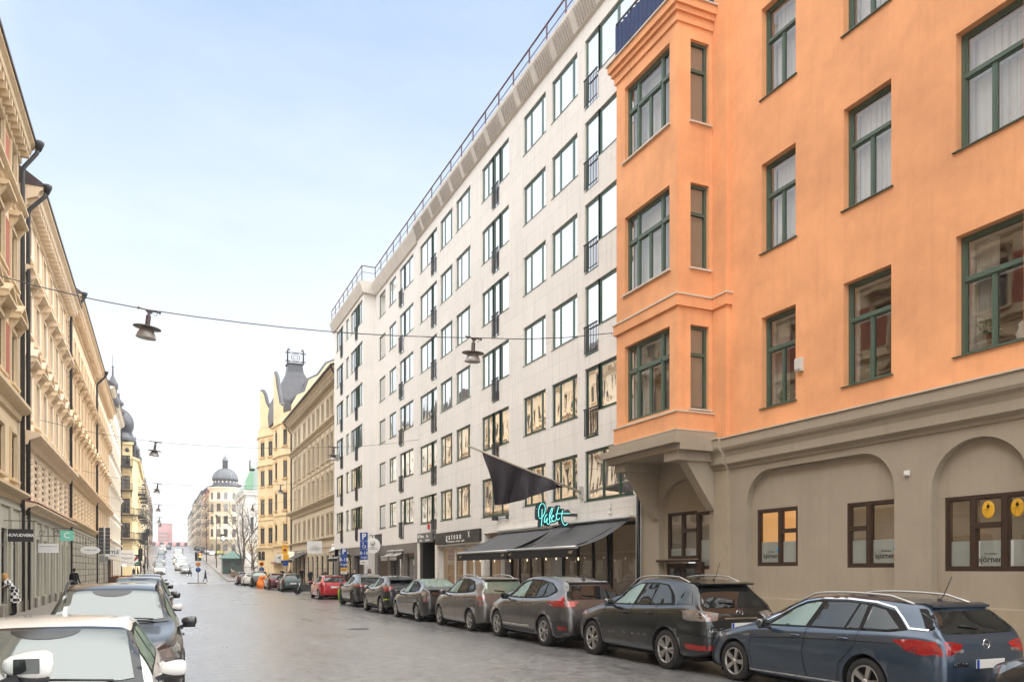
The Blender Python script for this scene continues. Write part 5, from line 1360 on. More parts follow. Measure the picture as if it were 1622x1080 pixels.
balm = bal.mesh('balcony', M_iron)
for z in (8.9, 12.5): place('balcony', balm, db, (TR*math.cos(R(-150)), TR*math.sin(R(-150)), z), R(-150)+math.pi/2)

# simple far buildings down both sides of the street; each has its own wall, roof and windows
def far_building(side, X, Y0, L, h, m, roofm, label, floors=5, wins=None, roof='mansard', balc=False, hdr=None):
    z = gz_(Y0+L/2)-1.0
    root = empty('apartment_building', (X, Y0 if side < 0 else Y0+L, z), R(90 if side < 0 else -90), label, 'building')
    b = MB(); b.box(0, L, 0, 12, 0, h+1.0); b.box(-0.0, L, -0.35, 0.0, h+0.55, h+0.95); b.box(0, L, -0.15, 0, 4.9, 5.1)
    for x in (0.0, L-0.3): b.box(x, x+0.3, -0.08, 0, 0, h+0.5)
    b.build('wall', m, root)
    b = MB()
    if roof == 'mansard': b.prism([(-0.2,h+1.0),(1.6,h+3.8),(8,h+4.6),(12,h+1.0)], 0, L, 'yz')
    else: b.prism([(-0.4,h+1.0),(-0.4,h+1.1),(5,h+3.4),(12,h+3.4),(12,h+1.0)], 0, L, 'yz')
    if roof == 'mansard':
        for k in range(max(1,int(L/5))): b.box(2.0+k*5, 3.4+k*5, -0.1, 3, h+1.3, h+3.0)
    b.build('roof', roofm, root)
    n = wins or max(2, int(L/3.0)); w2 = MB(); w2.box(-0.5,0.5,-0.02,0.0,0,1.8); w2.box(-0.62,0.62,-0.14,0.0,-0.15,0.0); w2m = w2.mesh('window', [M_glass_l])
    fh = (h-5.5)/(floors-1) if floors > 1 else 3.3
    for f in range(floors):
        for i in range(n):
            x = L*(i+0.5)/n; zz = 2.2 if f == 0 else 6.3+(f-1)*fh
            place('window', w2m, root, (x, 0, zz))
            if balc and f > 0 and i % 3 == 1: place('balcony', balm, root, (x, 0, zz-0.1))
    return root
cols_ = [(232,214,182),(236,222,200),(206,176,146),(226,208,178),(238,226,206),(214,192,164),(206,196,180)]
# L6 yellow corner building with dome and balconies
l6 = empty('apartment_building', (0, 0, 0), 0, 'yellow building on the left with corner tower, black domed roof and iron balconies', 'building')
M_y6 = cream('soft_yellow_render', 226,204,158)
z6 = gz_(131)
r6 = [(6.4,8.6),(10.0,12.2),(13.6,15.6),(17.0,18.6)]
seg(l6, (-8.5,130.0), (-4.05,130.0), 0, 20.6, r6, (0.80,), M_y6, M_yelt, 1.15, ((20.2,0.35,0.3),(5.3,0.2,0.3)))
seg(l6, (-4.05,130.0), (-3.45,132.2), 0, 18.5, r6[:3], (), M_y6, M_yelt, 0.9, ((18.1,0.3,0.25),))
seg(l6, (-3.45,132.2), (-3.45,160), 0, 18.5, r6[:3], [0.06+0.1*i for i in range(9)], M_y6, M_yelt, 1.0, ((18.1,0.35,0.35),(5.3,0.2,0.3)))
b = MB(); b.box(-12, -3.6, 132.3, 160, 0, 18.4); b.prism([(-3.3,18.5),(-4.6,22.0),(-10,22.5),(-12,18.5)], 134, 160, 'xz'); b.build('roof', M_lead, l6)
b = MB(); b.lathe([(0,0),(0.3,0),(0.3,0.1),(0,0.1)], (-4.75,129.9,19.4), 14, 'y'); b.build('oculus', M_dark, l6)
b = MB(); b.lathe([(2.3,20.6),(2.4,20.9),(1.9,21.6),(1.5,22.0),(1.75,22.3),(2.0,22.9),(2.05,23.6),(1.85,24.4),(1.4,25.1),(0.8,25.6),(0.3,25.9),(0.1,26.4),(0.05,27.6)], (-5.9,131.6,0), 24); b.build('dome', mat('black_dome', srgb(58,60,64), rough=0.35), l6)
b = MB()
for x, y, z, h in ((-4.3,133,20.6,3.2),(-3.9,138,20.3,2.4),(-3.8,146,20,2.2)): b.lathe([(0.6,z-2),(0.6,z),(0.75,z+0.1),(0.5,z+h*0.3),(0.2,z+h*0.5),(0.05,z+h)], (x,y,0), 10)
b.build('turret', M_lead, l6)
def balcony6(x, y, z, w, rz, d=1.1):
    k = ('b6', w)
    if k not in WC:
        m = MB(); m.box(-w/2,w/2,-d,0,-0.12,0.02); n = int(w/0.13)
        for i in range(n+1): m.box(-w/2+i*w/n-0.012, -w/2+i*w/n+0.012, -d, -d+0.02, 0, 0.95)
        for i in range(8): m.box(-w/2,-w/2+0.02,-d+i*0.14,-d+i*0.14+0.02,0,0.95); m.box(w/2-0.02,w/2,-d+i*0.14,-d+i*0.14+0.02,0,0.95)
        m.box(-w/2,w/2,-d-0.02,-d+0.03,0.92,0.99); m.box(-w/2,-w/2+0.03,-d,0,0.92,0.99); m.box(w/2-0.03,w/2,-d,0,0.92,0.99)
        for s_ in (-1,1): m.bar((s_*w*0.4,-d+0.1,-0.1),(s_*w*0.4,0,-0.9),0.03)
        WC[k] = m.mesh('balcony', M_iron)
    place('balcony', WC[k], l6, (x,y,z), rz)
for z in (6.2, 9.8, 13.4, 16.9): balcony6(-4.95, 130.0, z, 1.9 if z > 13 else 2.3, 0)
for z in (6.2, 9.8): balcony6(-3.8, 131.0, z, 1.5, R(75))
for y in (136, 144, 152):
    for z in (6.2, 9.8, 13.4): balcony6(-3.45, y, z, 3.2, R(90))
# wires of awning rods omitted; the row beyond
specL = [(162,22,19.0,'pale plaster building with balconies and red attic, beyond the yellow domed one',1,M_roofr,1),(184.5,26,18.0,'grey cream building after the red-roofed one on the left',3,M_lead,0),(211,26,18.5,'reddish buff building in the far left row',2,M_roofr,0),
         (237.5,30,18.5,'long cream building with many balconies in the far left row',0,M_lead,1),(268,34,18,'pale building near the top of the rise on the left',4,M_roof,0),(303,50,17.5,'tan building at the crest of the street on the left',5,M_lead,1),(354,60,18,'last building on the left skyline before the pink block',6,M_roof,0)]
for (y, l, h, lb, ci, rm, bl) in specL:
    far_building(-1, -3.9 if y < 200 else -4.3, y, l, h, cream('far_left_render_%d' % ci, *cols_[ci]), rm, lb, balc=bool(bl))
specR = [(256,26,17.5,'cream building left of the domed tower with red gable roof',2,M_roofr,1),(282.5,22,18.5,'orange trimmed building in the far right row',5,M_roof,0),(305,28,19,'grey panelled building with balconies in the far right row',6,M_lead,1),
         (333.5,30,18,'pale yellow building in the far right row',3,M_roof,0),(364,40,18.5,'tall cream building with dormers near the crest on the right',1,M_lead,1),(405,70,17,'low cream building at the right end of the skyline',4,M_roof,0)]
for (y, l, h, lb, ci, rm, bl) in specR:
    far_building(1, 13.0, y, l, h, cream('far_right_render_%d' % ci, *cols_[ci]), rm, lb, balc=bool(bl))
# pink block closing the street
pk = empty('office_block', (-2.5, 560, 11.1), 0, 'pink flat-roofed block closing the far end of the street', 'building')
b = MB(); b.box(0, 8.5, 0, 20, 0, 20); b.box(0.4, 5.5, -6, 0, 0, 15.5); b.build('wall', mat('pink_facade', srgb(184,148,145), rough=0.9, var=0.1), pk)
b = MB()
for i in range(5):
    for j in range(5): b.box(0.9+i*0.95, 1.45+i*0.95, -6.05, -6.0, 3+j*2.4, 4.3+j*2.4)
b.build('window_grid', M_glass_l, pk)
lw_ = empty('terrace_house', (-8, 520, 11.0), 0, 'low pale red building with small dormers below the pink block', 'building')
b = MB(); b.box(0, 30, 0, 8, 0, 4.5); b.build('wall', mat('pale_red_render', srgb(180,140,132), rough=0.9), lw_)
b = MB(); b.prism([(-0.3,4.5),(8.3,4.5),(6,7),(2,7)], 0, 30, 'yz'); b.build('roof', mat('dull_red_roof', srgb(170,128,122)), lw_)
b = MB()
for i in range(6): b.box(2+i*4.6, 4.2+i*4.6, -0.4, 2, 4.6, 6.6)
b.build('dormer', M_lead, lw_)
# ------------------------------------------------------------------ CARS
def paint(name, col, metal=0.55, rough=0.30, rain=0.15):
    if name in MATS: return MATS[name]
    m = mat(name, col, rough=rough, metal=metal, coat=0.8, var=0.05, vscale=2.0)
    nt = m.node_tree; b = nt.nodes['Principled BSDF']; L = nt.links.new
    g = nd(nt, 'ShaderNodeNewGeometry')
    n = nd(nt, 'ShaderNodeTexNoise', Scale=160.0, Detail=2.0); L(g.outputs['Position'], n.inputs['Vector'])
    mp = nd(nt, 'ShaderNodeMapping'); mp.inputs['Scale'].default_value = (9.0, 9.0, 0.8); L(g.outputs['Position'], mp.inputs['Vector'])
    n2 = nd(nt, 'ShaderNodeTexNoise', Scale=3.0, Detail=4.0, Roughness=0.7); L(mp.outputs[0], n2.inputs['Vector'])
    r = nd(nt, 'ShaderNodeMapRange'); r.inputs['From Min'].default_value = 0.4; r.inputs['From Max'].default_value = 0.7; r.inputs['To Min'].default_value = 0.02; r.inputs['To Max'].default_value = 0.14
    L(n2.outputs['Fac'], r.inputs['Value']); L(r.outputs[0], b.inputs['Coat Roughness'])
    b.inputs['Coat Weight'].default_value = 1.0
    bp = nd(nt, 'ShaderNodeBump', Strength=rain, Distance=0.0015); L(n.outputs['Fac'], bp.inputs['Height']); L(bp.outputs[0], b.inputs['Coat Normal'])
    return m
M_tyre = mat('tyre_rubber', (0.022,0.022,0.022), rough=0.75, bump=0.2, bscale=30)
M_rim = mat('alloy_rim', srgb(176,174,170), rough=0.3, metal=0.75)
M_hub = mat('wheel_hub_shade', (0.02,0.02,0.02), rough=0.7)
M_rimd = mat('dark_rim', srgb(44,44,46), rough=0.35, metal=0.5)
M_clad = mat('black_cladding', (0.03,0.03,0.032), rough=0.55, bump=0.1, bscale=200)
M_chrome = mat('chrome', srgb(205,205,205), rough=0.12, metal=1.0)
M_cglass = mirror_glass('car_glass_dark', base=(0.015,0.016,0.016), refl=0.14, tint=(0.85,0.9,0.9), wobble=0.0)
M_cglassl = mirror_glass('car_glass_pale', base=(0.16,0.21,0.17), refl=0.22, tint=(0.85,0.97,0.9), wobble=0.0)
M_cscreen = mirror_glass('windscreen_glass', base=(0.10,0.115,0.11), refl=0.15, tint=(0.88,0.93,0.92), wobble=0.0, rough=0.04)
M_tail = mat('tail_light_red', srgb(150,14,18), rough=0.12, coat=1.0, var=0.25, vscale=14)
M_tailc = mat('tail_light_clear', srgb(150,142,140), rough=0.10, metal=0.5, coat=1.0, var=0.5, vscale=22)
M_head = mat('headlight_lens', srgb(140,142,142), metal=0.5, rough=0.08, coat=1.0, var=0.5, vscale=14)
M_plate = mat('number_plate', srgb(222,220,214), rough=0.4)
M_pblue = mat('plate_blue', srgb(30,70,170), rough=0.4)
M_gap = mat('panel_gap', (0.006,0.006,0.006), rough=0.9)
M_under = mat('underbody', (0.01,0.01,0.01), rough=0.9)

M_border = mat('glass_border_black', (0.02,0.022,0.024), rough=0.15)
def interp(tab, s):
    if s <= tab[0][0]: return tab[0][1]
    for i in range(len(tab)-1):
        if s <= tab[i+1][0]:
            x0, y0 = tab[i]; x1, y1 = tab[i+1]; t = (s-x0)/(x1-x0)
            # cubic (Catmull-Rom with clamped tangents)
            m0 = (y1-tab[i-1][1])/(x1-tab[i-1][0]) if i else (y1-y0)/(x1-x0)
            m1 = (tab[i+2][1]-y0)/(tab[i+2][0]-x0) if i+2 < len(tab) else (y1-y0)/(x1-x0)
            d = (y1-y0)/(x1-x0)
            def lim(mm): return 0.0 if mm*d <= 0 else (mm if abs(mm) < 2.5*abs(d) else 2.5*d)
            m0, m1 = lim(m0), lim(m1); h = x1-x0
            return (2*t**3-3*t*t+1)*y0+(t**3-2*t*t+t)*h*m0+(-2*t**3+3*t*t)*y1+(t**3-t*t)*h*m1
    return tab[-1][1]

WHEELS = {}
def wheel_mesh(r, w, style):
    k = (round(r,3), w, style)
    if k in WHEELS: return WHEELS[k]
    t = MB(); t.lathe([(r*0.66,-w/2+0.01),(r*0.72,-w/2),(r*0.93,-w/2),(r*0.985,-w/2+0.025),(r,-w/2+0.05),(r,w/2-0.05),(r*0.985,w/2-0.025),(r*0.93,w/2),(r*0.72,w/2),(r*0.66,w/2-0.01),(r*0.64,0.0),(r*0.66,-w/2+0.01)], n=36, axis='x', caps=False)
    rm = MB(); R_ = r*0.70
    rm.cur = 1; rm.lathe([(R_,w/2-0.012),(R_*0.97,w/2+0.004),(R_*0.91,w/2-0.008),(R_*0.89,w/2-0.03)], n=32, axis='x', caps=False); rm.cur = 0; rm.lathe([(R_*0.89,w/2-0.03),(R_*0.88,w/2-0.09),(0.0,w/2-0.10)], n=32, axis='x', caps=False)
    m2 = M_rim
    ns = {'5': 5, '5d': 5, '10': 10, '7': 7, 'dark': 5}[style]
    rm.cur = 1
    for i in range(ns):
        a0 = 2*math.pi*i/ns
        for da in ((-0.14, 0.14) if style == '5d' else (0,)):
            a = a0+da; c, s = math.cos(a), math.sin(a); c2, s2 = math.cos(a0+da*1.4), math.sin(a0+da*1.4)
            wd = R_*(0.15 if style in ('5','dark') else (0.075 if style == '10' else 0.085))
            ri, ro = R_*0.12, R_*0.96
            n0 = len(rm.v); xo = w/2
            for (rad, ww, x, cc, ss) in ((ri, wd*0.75, xo-0.015, c, s), (ro, wd*1.15, xo-0.004, c2, s2)):
                for sg in (-1, 1):
                    for xx in (x, x-0.035): rm.v.append((xx, cc*rad-ss*sg*ww, ss*rad+cc*sg*ww))
            for f in ((0,2,6,4),(1,5,7,3),(0,4,5,1),(2,3,7,6),(4,6,7,5)): rm.f.append(tuple(n0+j for j in f)); rm.mi.append(1); rm.sm.append(False)
    rm.lathe([(R_*0.20,w/2-0.02),(R_*0.18,w/2+0.004),(0.0,w/2+0.006)], n=16, axis='x')
    WHEELS[k] = (t.mesh('wheel', M_tyre), rm.mesh('rim', [M_hub, M_rimd if style == 'dark' else M_rim]))
    return WHEELS[k]

def grid_fill(poly, step=0.06):
    """triangulated interior of a 2D polygon with interior grid points"""
    xs = [p[0] for p in poly]; ys = [p[1] for p in poly]
    dens = []
    for i in range(len(poly)):
        a = Vector(poly[i]); b_ = Vector(poly[(i+1) % len(poly)]); k = max(1, int((b_-a).length/step))
        for j in range(k): dens.append(a+(b_-a)*j/k)
    n = len(dens); edges = [(i, (i+1) % n) for i in range(n)]
    def inside(x, y):
        c = False; j = n-1
        for i in range(n):
            xi, yi = dens[i]; xj, yj = dens[j]
            if (yi > y) != (yj > y) and x < (xj-xi)*(y-yi)/(yj-yi)+xi: c = not c
            j = i
        return c
    pts = list(dens)
    x = min(xs)+step/2
    while x < max(xs):
        y = min(ys)+step/2
        while y < max(ys):
            if inside(x, y) and min((Vector((x,y))-d).length for d in dens) > step*0.35: pts.append(Vector((x, y)))
            y += step
        x += step
    r = delaunay_2d_cdt(pts, edges, [], 0, 1e-6)
    vs, fs = r[0], r[2]
    out = []
    for f in fs:
        c = sum((vs[i] for i in f), Vector((0,0)))/len(f)
        if inside(c.x, c.y): out.append(f)
    return vs, out

def make_car(name, label, sp, group=None, cat='car', detail=2):
    root = empty(name, (0,0,0), 0, label, cat, group)
    L, W, H = sp['L'], sp['W'], sp['H']; wb, fo, wr = sp['wb'], sp['fo'], sp.get('wr', 0.32)
    pm = sp['paint']; hwm = W/2; gc = sp.get('gc', 0.20)
    top = sp['top']; belt = sp['belt']; rw = sp.get('rw', 0.58)
    plan = sp.get('plan') or [(0,0.52),(0.04,0.66),(0.12,0.80),(0.3,0.92),(0.6,0.975),(1.0,1.0),(L-1.0,1.0),(L-0.5,0.975),(L-0.22,0.93),(L-0.08,0.86),(L-0.02,0.76),(L,0.66)]
    low = [(0,gc+0.22),(0.03,gc+0.12),(0.15,gc+0.02),(0.4,gc),(L-0.5,gc),(L-0.2,gc+0.05),(L-0.04,gc+0.12),(L,gc+0.22)]
    def Yc(s): return L/2-s
    st = sorted(set([0,0.01,0.03,0.06,0.10,0.15,0.2,0.27] + [0.34+0.08*i for i in range(int((L-0.7)/0.08))] + [L-0.34,L-0.27,L-0.2,L-0.15,L-0.1,L-0.06,L-0.03,L-0.01,L]))
    if detail < 2: st = st[::2] if st[-1] in st[::2] else st[::2]+[L]
    rings = []
    for s in st:
        zt = interp(top, s); zb = interp(low, s); hw = hwm*interp(plan, s); zs = min(interp(belt, s), zt-0.045)
        zs = max(zs, zb+0.08)
        zt = max(zt, zs+0.03)
        t = max(0.0, min(1.0, (zt-zs-0.05)/0.36)); t = t*t*(3-2*t)
        re = hw*0.90*(1-t)+rw*min(1.0, interp(plan, s)*1.02)*t*(hwm/hwm)
        dz = zs-zb
        P = [(0,zb),(hw*0.55,zb),(hw*0.86,zb+0.005),(hw*0.955,zb+0.05),(hw*0.985,zb+dz*0.22),(hw*1.0,zb+dz*0.42),(hw*0.998,zb+dz*0.60),(hw*0.982,zb+dz*0.78),(hw*0.965,zs-dz*0.07),(hw*0.94,zs)]
        g0 = (hw*0.925, zs+0.012); ed = 0.055*t+0.012
        g3 = (re, zt-ed)
        for u in (0.0, 0.33, 0.66): P.append((g0[0]+(g3[0]-g0[0])*(u+0.06*math.sin(math.pi*u)*t*0), g0[1]+(g3[1]-g0[1])*u))
        P += [(g3[0]+0.004, g3[1]), (re*0.93, zt-ed*0.40), (re*0.78, zt-ed*0.12-0.010), (re*0.5, zt-0.006), (re*0.25, zt-0.002), (0, zt)]
        rings.append((Yc(s), P))
    b = MB(); b.smooth = True
    n = len(rings[0][1]); full = 2*n-2
    for y, P in rings:
        for (x, z) in P: b.v.append((x, y, z))
        for (x, z) in reversed(P[1:-1]): b.v.append((-x, y, z))
    for i in range(len(rings)-1):
        for k in range(full):
            k2 = (k+1) % full
            b.f.append((i*full+k, (i+1)*full+k, (i+1)*full+k2, i*full+k2)); b.mi.append(0); b.sm.append(True)
    b.f.append(tuple(range(full))); b.mi.append(0); b.sm.append(True)
    e = (len(rings)-1)*full; b.f.append(tuple(e+k for k in reversed(range(full)))); b.mi.append(0); b.sm.append(True)
    me = b.mesh('body', [pm, M_under])
    bm = bmesh.new(); bm.from_mesh(me); bmesh.ops.recalc_face_normals(bm, faces=bm.faces); bm.to_mesh(me)
    bvh = BVHTree.FromBMesh(bm); bm.free()
    # wheel wells cut with a boolean, result baked to a mesh
    wy = [Yc(fo), Yc(fo+wb)]
    tmp = bpy.data.objects.new('tmp_body', me); COL.objects.link(tmp)
    c = MB()
    ra = wr+sp.get('arch', 0.055)
    for y in wy:
        for sg in (-1, 1):
            xa, xb = sg*(hwm-0.27), sg*(hwm+0.3)
            x0, x1 = min(xa,xb), max(xa,xb)
            c.prism([(y+ra*math.cos(R(a)), wr+ra*math.sin(R(a))) for a in range(0,360,15)], x0, x1, 'yz')
    cme = c.mesh('cut', M_under)
    bmc = bmesh.new(); bmc.from_mesh(cme); bmesh.ops.recalc_face_normals(bmc, faces=bmc.faces); bmc.to_mesh(cme); bmc.free()
    cut = bpy.data.objects.new('tmp_cut', cme); COL.objects.link(cut)
    md = tmp.modifiers.new('b', 'BOOLEAN'); md.object = cut; md.operation = 'DIFFERENCE'; md.solver = 'EXACT'
    try: md.material_mode = 'TRANSFER'
    except Exception: pass
    dg = bpy.context.evaluated_depsgraph_get(); dg.update()
    me2 = bpy.data.meshes.new_from_object(tmp.evaluated_get(dg)); 
    bpy.data.objects.remove(tmp); bpy.data.objects.remove(cut)
    me2.name = 'body'
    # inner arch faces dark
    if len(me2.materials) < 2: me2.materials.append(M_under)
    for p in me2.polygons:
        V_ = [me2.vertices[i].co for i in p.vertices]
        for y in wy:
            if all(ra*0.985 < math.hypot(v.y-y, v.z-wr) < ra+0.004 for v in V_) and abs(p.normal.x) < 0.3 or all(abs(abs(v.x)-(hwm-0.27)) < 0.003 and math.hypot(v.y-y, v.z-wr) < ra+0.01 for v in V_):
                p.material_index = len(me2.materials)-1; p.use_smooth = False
    body = place('body', me2, root)
    ax = {'side': None}
    def side_x(s, z):
        h = bvh.ray_cast(Vector((3, Yc(s), z)), Vector((-1,0,0)))
        return h[0].x if h[0] else hwm
    def decal(kind, poly, m, off=0.004, nm='trim', par=None, step=None, sides=(1,-1)):
        step = step or (0.07 if detail == 2 else 0.14)
        vs, fs = grid_fill(poly, step)
        outs = []
        for sg in (sides if kind == 'side' else (1,)):
            q = MB(); q.smooth = True; ok = []
            for v in vs:
                if kind == 'side': o = Vector((3*sg, Yc(v.x), v.y)); d = Vector((-sg,0,0))
                elif kind == 'rear': o = Vector((v.x, -L, v.y)); d = Vector((0,1,0))
                elif kind == 'front': o = Vector((v.x, L, v.y)); d = Vector((0,-1,0))
                else: o = Vector((v.x, Yc(v.y), 3)); d = Vector((0,0,-1))
                h = bvh.ray_cast(o, d)
                if h[0] is None: q.v.append((0,0,0)); ok.append(False)
                else:
                    nn = h[1] if h[1].dot(d) < 0 else -h[1]
                    q.v.append(tuple(h[0]+nn*off)); ok.append(True)
            for f in fs:
                if all(ok[i] for i in f):
                    p = [Vector(q.v[i]) for i in f]
                    if max((p[a]-p[a-1]).length for a in range(len(p))) < 0.5: q.f.append(tuple(f)); q.mi.append(0); q.sm.append(True)
            if q.f: outs.append(q.build(nm, m, par or root))
        return outs
    def mir(poly): return poly
    def band_poly(pts, w):
        up = []; dn = []
        for i, p in enumerate(pts):
            a = Vector(pts[max(i-1,0)]); c_ = Vector(pts[min(i+1,len(pts)-1)]); d = (c_-a).normalized(); nn = Vector((-d.y, d.x))
            up.append(tuple(Vector(p)+nn*w/2)); dn.append(tuple(Vector(p)-nn*w/2))
        return up+dn[::-1]
    gl = sp.get('glass', M_cglass)
    # glass
    if sp.get('dlo'): decal('side', sp['dlo'], M_gap, 0.003, 'window_surround')
    for i, wp in enumerate(sp.get('windows', [])): decal('side', wp, (sp.get('fglass', M_cglassl) if i == 0 else gl), 0.007, 'side_window')
    if 'chrome' in sp: decal('side', band_poly(sp['chrome'], 0.022), M_chrome, 0.010, 'chrome_strip', step=0.05)
    if 'screen' in sp:
        s0, s1, x0, x1 = sp['screen']
        def pl(s, m_): 
            return [(-x0-m_, s0-m_), (-x0*0.55, s0-0.07-m_), (0, s0-0.09-m_), (x0*0.55, s0-0.07-m_), (x0+m_, s0-m_), (x1+m_, s1+m_), (x1*0.5, s1-0.01+m_*1.0), (0, s1-0.02+m_), (-x1*0.5, s1-0.01+m_), (-x1-m_, s1+m_)]
        decal('top', pl(0, 0.028), M_border, 0.007, 'windscreen_border', step=0.05)
        wsc = decal('top', pl(0, -0.045), M_cscreen, 0.011, 'windscreen', step=0.06)
        if detail == 2:
            decal('top', [(0.26*math.cos(R(a)), s1-0.075-0.17*math.sin(R(a))) for a in range(0,181,20)], M_border, 0.014, 'sensor_panel', step=0.05)
            q = MB()
            for xs_ in ((-0.55, 0.05), (0.10, 0.60)):
                P_ = []
                for u in (0, 0.5, 1):
                    x = xs_[0]+(xs_[1]-xs_[0])*u; s = s0-0.02+0.05*u
                    h = bvh.ray_cast(Vector((x, Yc(s), 3)), Vector((0,0,-1)))
                    if h[0]: P_.append(h[0]+Vector((0,0.0,0.03)))
                if len(P_) > 1: q.tube(P_, 0.010, 5)
            q.build('wiper', M_black, root)
    if 'rearglass' in sp:
        pr_ = sp['rearglass']; decal('rear', [(-x, z) for x, z in pr_]+[(x, z) for x, z in reversed(pr_)], gl if not sp.get('rgpale') else M_cglassl, 0.006, 'rear_window')
        if detail == 2:
            zz = min(z for x, z in pr_)+0.07; q = MB(); P_ = []
            for x in (0.0, -0.15, -0.32):
                h = bvh.ray_cast(Vector((x, -L, zz+(-x)*0.12)), Vector((0,1,0)))
                if h[0]: P_.append(h[0]+Vector((0,-0.03,0.0)))
            if len(P_) > 1: q.tube(P_, 0.012, 5); q.build('rear_wiper', M_black, root)
    for nm, kind, poly, m in sp.get('decals', []):
        if kind == 'side': decal('side', poly, m, 0.006, nm)
        elif kind == 'rear2':
            decal('rear', poly, m, 0.006, nm); decal('rear', [(-x, z) for x, z in poly], m, 0.006, nm)
        elif kind == 'front2':
            decal('front', poly, m, 0.006, nm); decal('front', [(-x, z) for x, z in poly], m, 0.006, nm)
        else: decal(kind, poly, m, 0.006, nm)
    # door gaps, handles
    if detail == 2:
        for ln in sp.get('gaps', []): decal('side', band_poly(ln, 0.010), M_gap, 0.005, 'door_gap', step=0.05)
        for (s, z) in sp.get('handles', []):
            for sg in (1, -1):
                x = side_x(s, z); q = MB(); q.tube([(sg*(x-0.005), Yc(s-0.09), z), (sg*(x+0.025), Yc(s-0.06), z+0.004), (sg*(x+0.027), Yc(s+0.05), z+0.004), (sg*(x-0.005), Yc(s+0.09), z)], 0.016, 6)
                q.build('door_handle', sp.get('handlem', pm), root)
                decal('side', [(s-0.08, z-0.045), (s+0.08, z-0.045), (s+0.09, z), (s+0.07, z+0.035), (s-0.07, z+0.035), (s-0.09, z)], M_gap if sp.get('darkcup') else pm, 0.003, 'handle_cup', sides=(sg,))
    # cladding: arches and sills
    if sp.get('clad'):
        for y_s in (fo, fo+wb):
            r1_, r2_ = ra-0.005, ra+0.055
            pa = [(y_s+r2_*math.cos(R(a)), wr+r2_*math.sin(R(a))) for a in range(-10, 191, 10)]+[(y_s+r1_*math.cos(R(a)), wr+r1_*math.sin(R(a))) for a in range(190, -11, -10)]
            decal('side', pa, M_clad, 0.010, 'wheel_arch_trim', step=0.07)
        decal('side', [(fo+ra, gc+0.02), (fo+wb-ra, gc+0.02), (fo+wb-ra, gc+0.16), (fo+ra, gc+0.16)], M_clad, 0.008, 'sill_trim')
    # wheels
    tm, rm = wheel_mesh(wr, 0.22, sp.get('rim', '5'))
    for y in wy:
        for sg in (1, -1):
            w_ = place('wheel', tm, root, (sg*(hwm-0.13), y, wr), 0 if sg > 0 else math.pi); place('rim', rm, w_)
    # mirrors
    ms, mz = sp.get('mirror', (1.62, 0.98))
    for sg in (1, -1):
        x = side_x(ms, mz-0.04)
        q = MB(); q.smooth = True
        for i in range(9):
            a = math.pi*i/8; rr = math.sin(a)**0.45*(0.72+0.28*i/8)
            for k in range(12):
                t = 2*math.pi*k/12
                q.v.append((sg*(x+0.135-0.105*math.cos(a)), Yc(ms)+0.02+0.07*rr*math.cos(t)+(0.02 if math.cos(t) > 0 else 0)*rr, mz+0.045+0.075*rr*math.sin(t)*(1.0-0.15*math.cos(a))))
        for i in range(8):
            for k in range(12): q.f.append((i*12+k, i*12+(k+1)%12, (i+1)*12+(k+1)%12, (i+1)*12+k)); q.mi.append(0); q.sm.append(True)
        mo = q.build('door_mirror', sp.get('mirrorm', pm), root)
        q = MB(); q.tube([(sg*(x+0.05), Yc(ms)+0.02, mz-0.018), (sg*(x+0.22), Yc(ms)+0.02, mz-0.018)], 0.03, 8); q.build('mirror_base', M_clad, mo)
        q = MB(); q.bar((sg*(x-0.02), Yc(ms), mz-0.06), (sg*(x+0.10), Yc(ms), mz-0.01), 0.022); q.build('mirror_stalk', M_clad, mo)
        q = MB(); q.box(sg*(x+0.085), sg*(x+0.19), Yc(ms)-0.058, Yc(ms)-0.047, mz+0.012, mz+0.082); q.build('mirror_glass', M_cglass, mo)
    # rails, antenna, spoiler
    if sp.get('rails'):
        sa, sb = sp['rails']
        for sg in (1, -1):
            P_ = []
            for i in range(13):
                u = i/12; s = sa+(sb-sa)*u; xr = sg*(rw-0.035)
                h = bvh.ray_cast(Vector((xr, Yc(s), 3)), Vector((0,0,-1)))
                if h[0]: P_.append(h[0]+Vector((0,0,0.065*min(1, 6*u, 6*(1-u))-0.005)))
            q = MB(); q.tube(P_, 0.017, 8); q.build('roof_rail', sp.get('railm', M_alu), root)
    if sp.get('antenna'):
        s = sp['antenna']; h = bvh.ray_cast(Vector((0, Yc(s), 3)), Vector((0,0,-1)))[0]
        q = MB()
        if sp.get('fin'): q.prism([(-0.10, h.z-0.01), (0.10, h.z-0.01), (-0.06, h.z+0.075), (-0.09, h.z+0.06)], -0.016, 0.016, 'yz'); q.build('roof_fin', pm, root, (0, h.y, 0))
        else: q.tube([(0,h.y,h.z-0.01),(0,h.y-0.05,h.z+0.05),(0,h.y-0.18,h.z+0.32)], 0.006, 5); q.lathe([(0.03,0),(0.02,0.03),(0,0.035)], (0,h.y,h.z-0.005), 8); q.build('antenna', M_black, root)
    if sp.get('spoiler'):
        s, z, dl, xw = sp['spoiler']
        q = MB(); q.smooth = False
        q.prism([(Yc(s)+0.20, z-0.005), (Yc(s), z+0.005), (Yc(s)-dl, z-0.02), (Yc(s)-dl, z-0.045), (Yc(s), z-0.06)], -xw, xw, 'yz')
        o = q.build('rear_spoiler', sp.get('spoilm', pm), root); bv = o.modifiers.new('bv', 'BEVEL'); bv.width = 0.012; bv.segments = 2
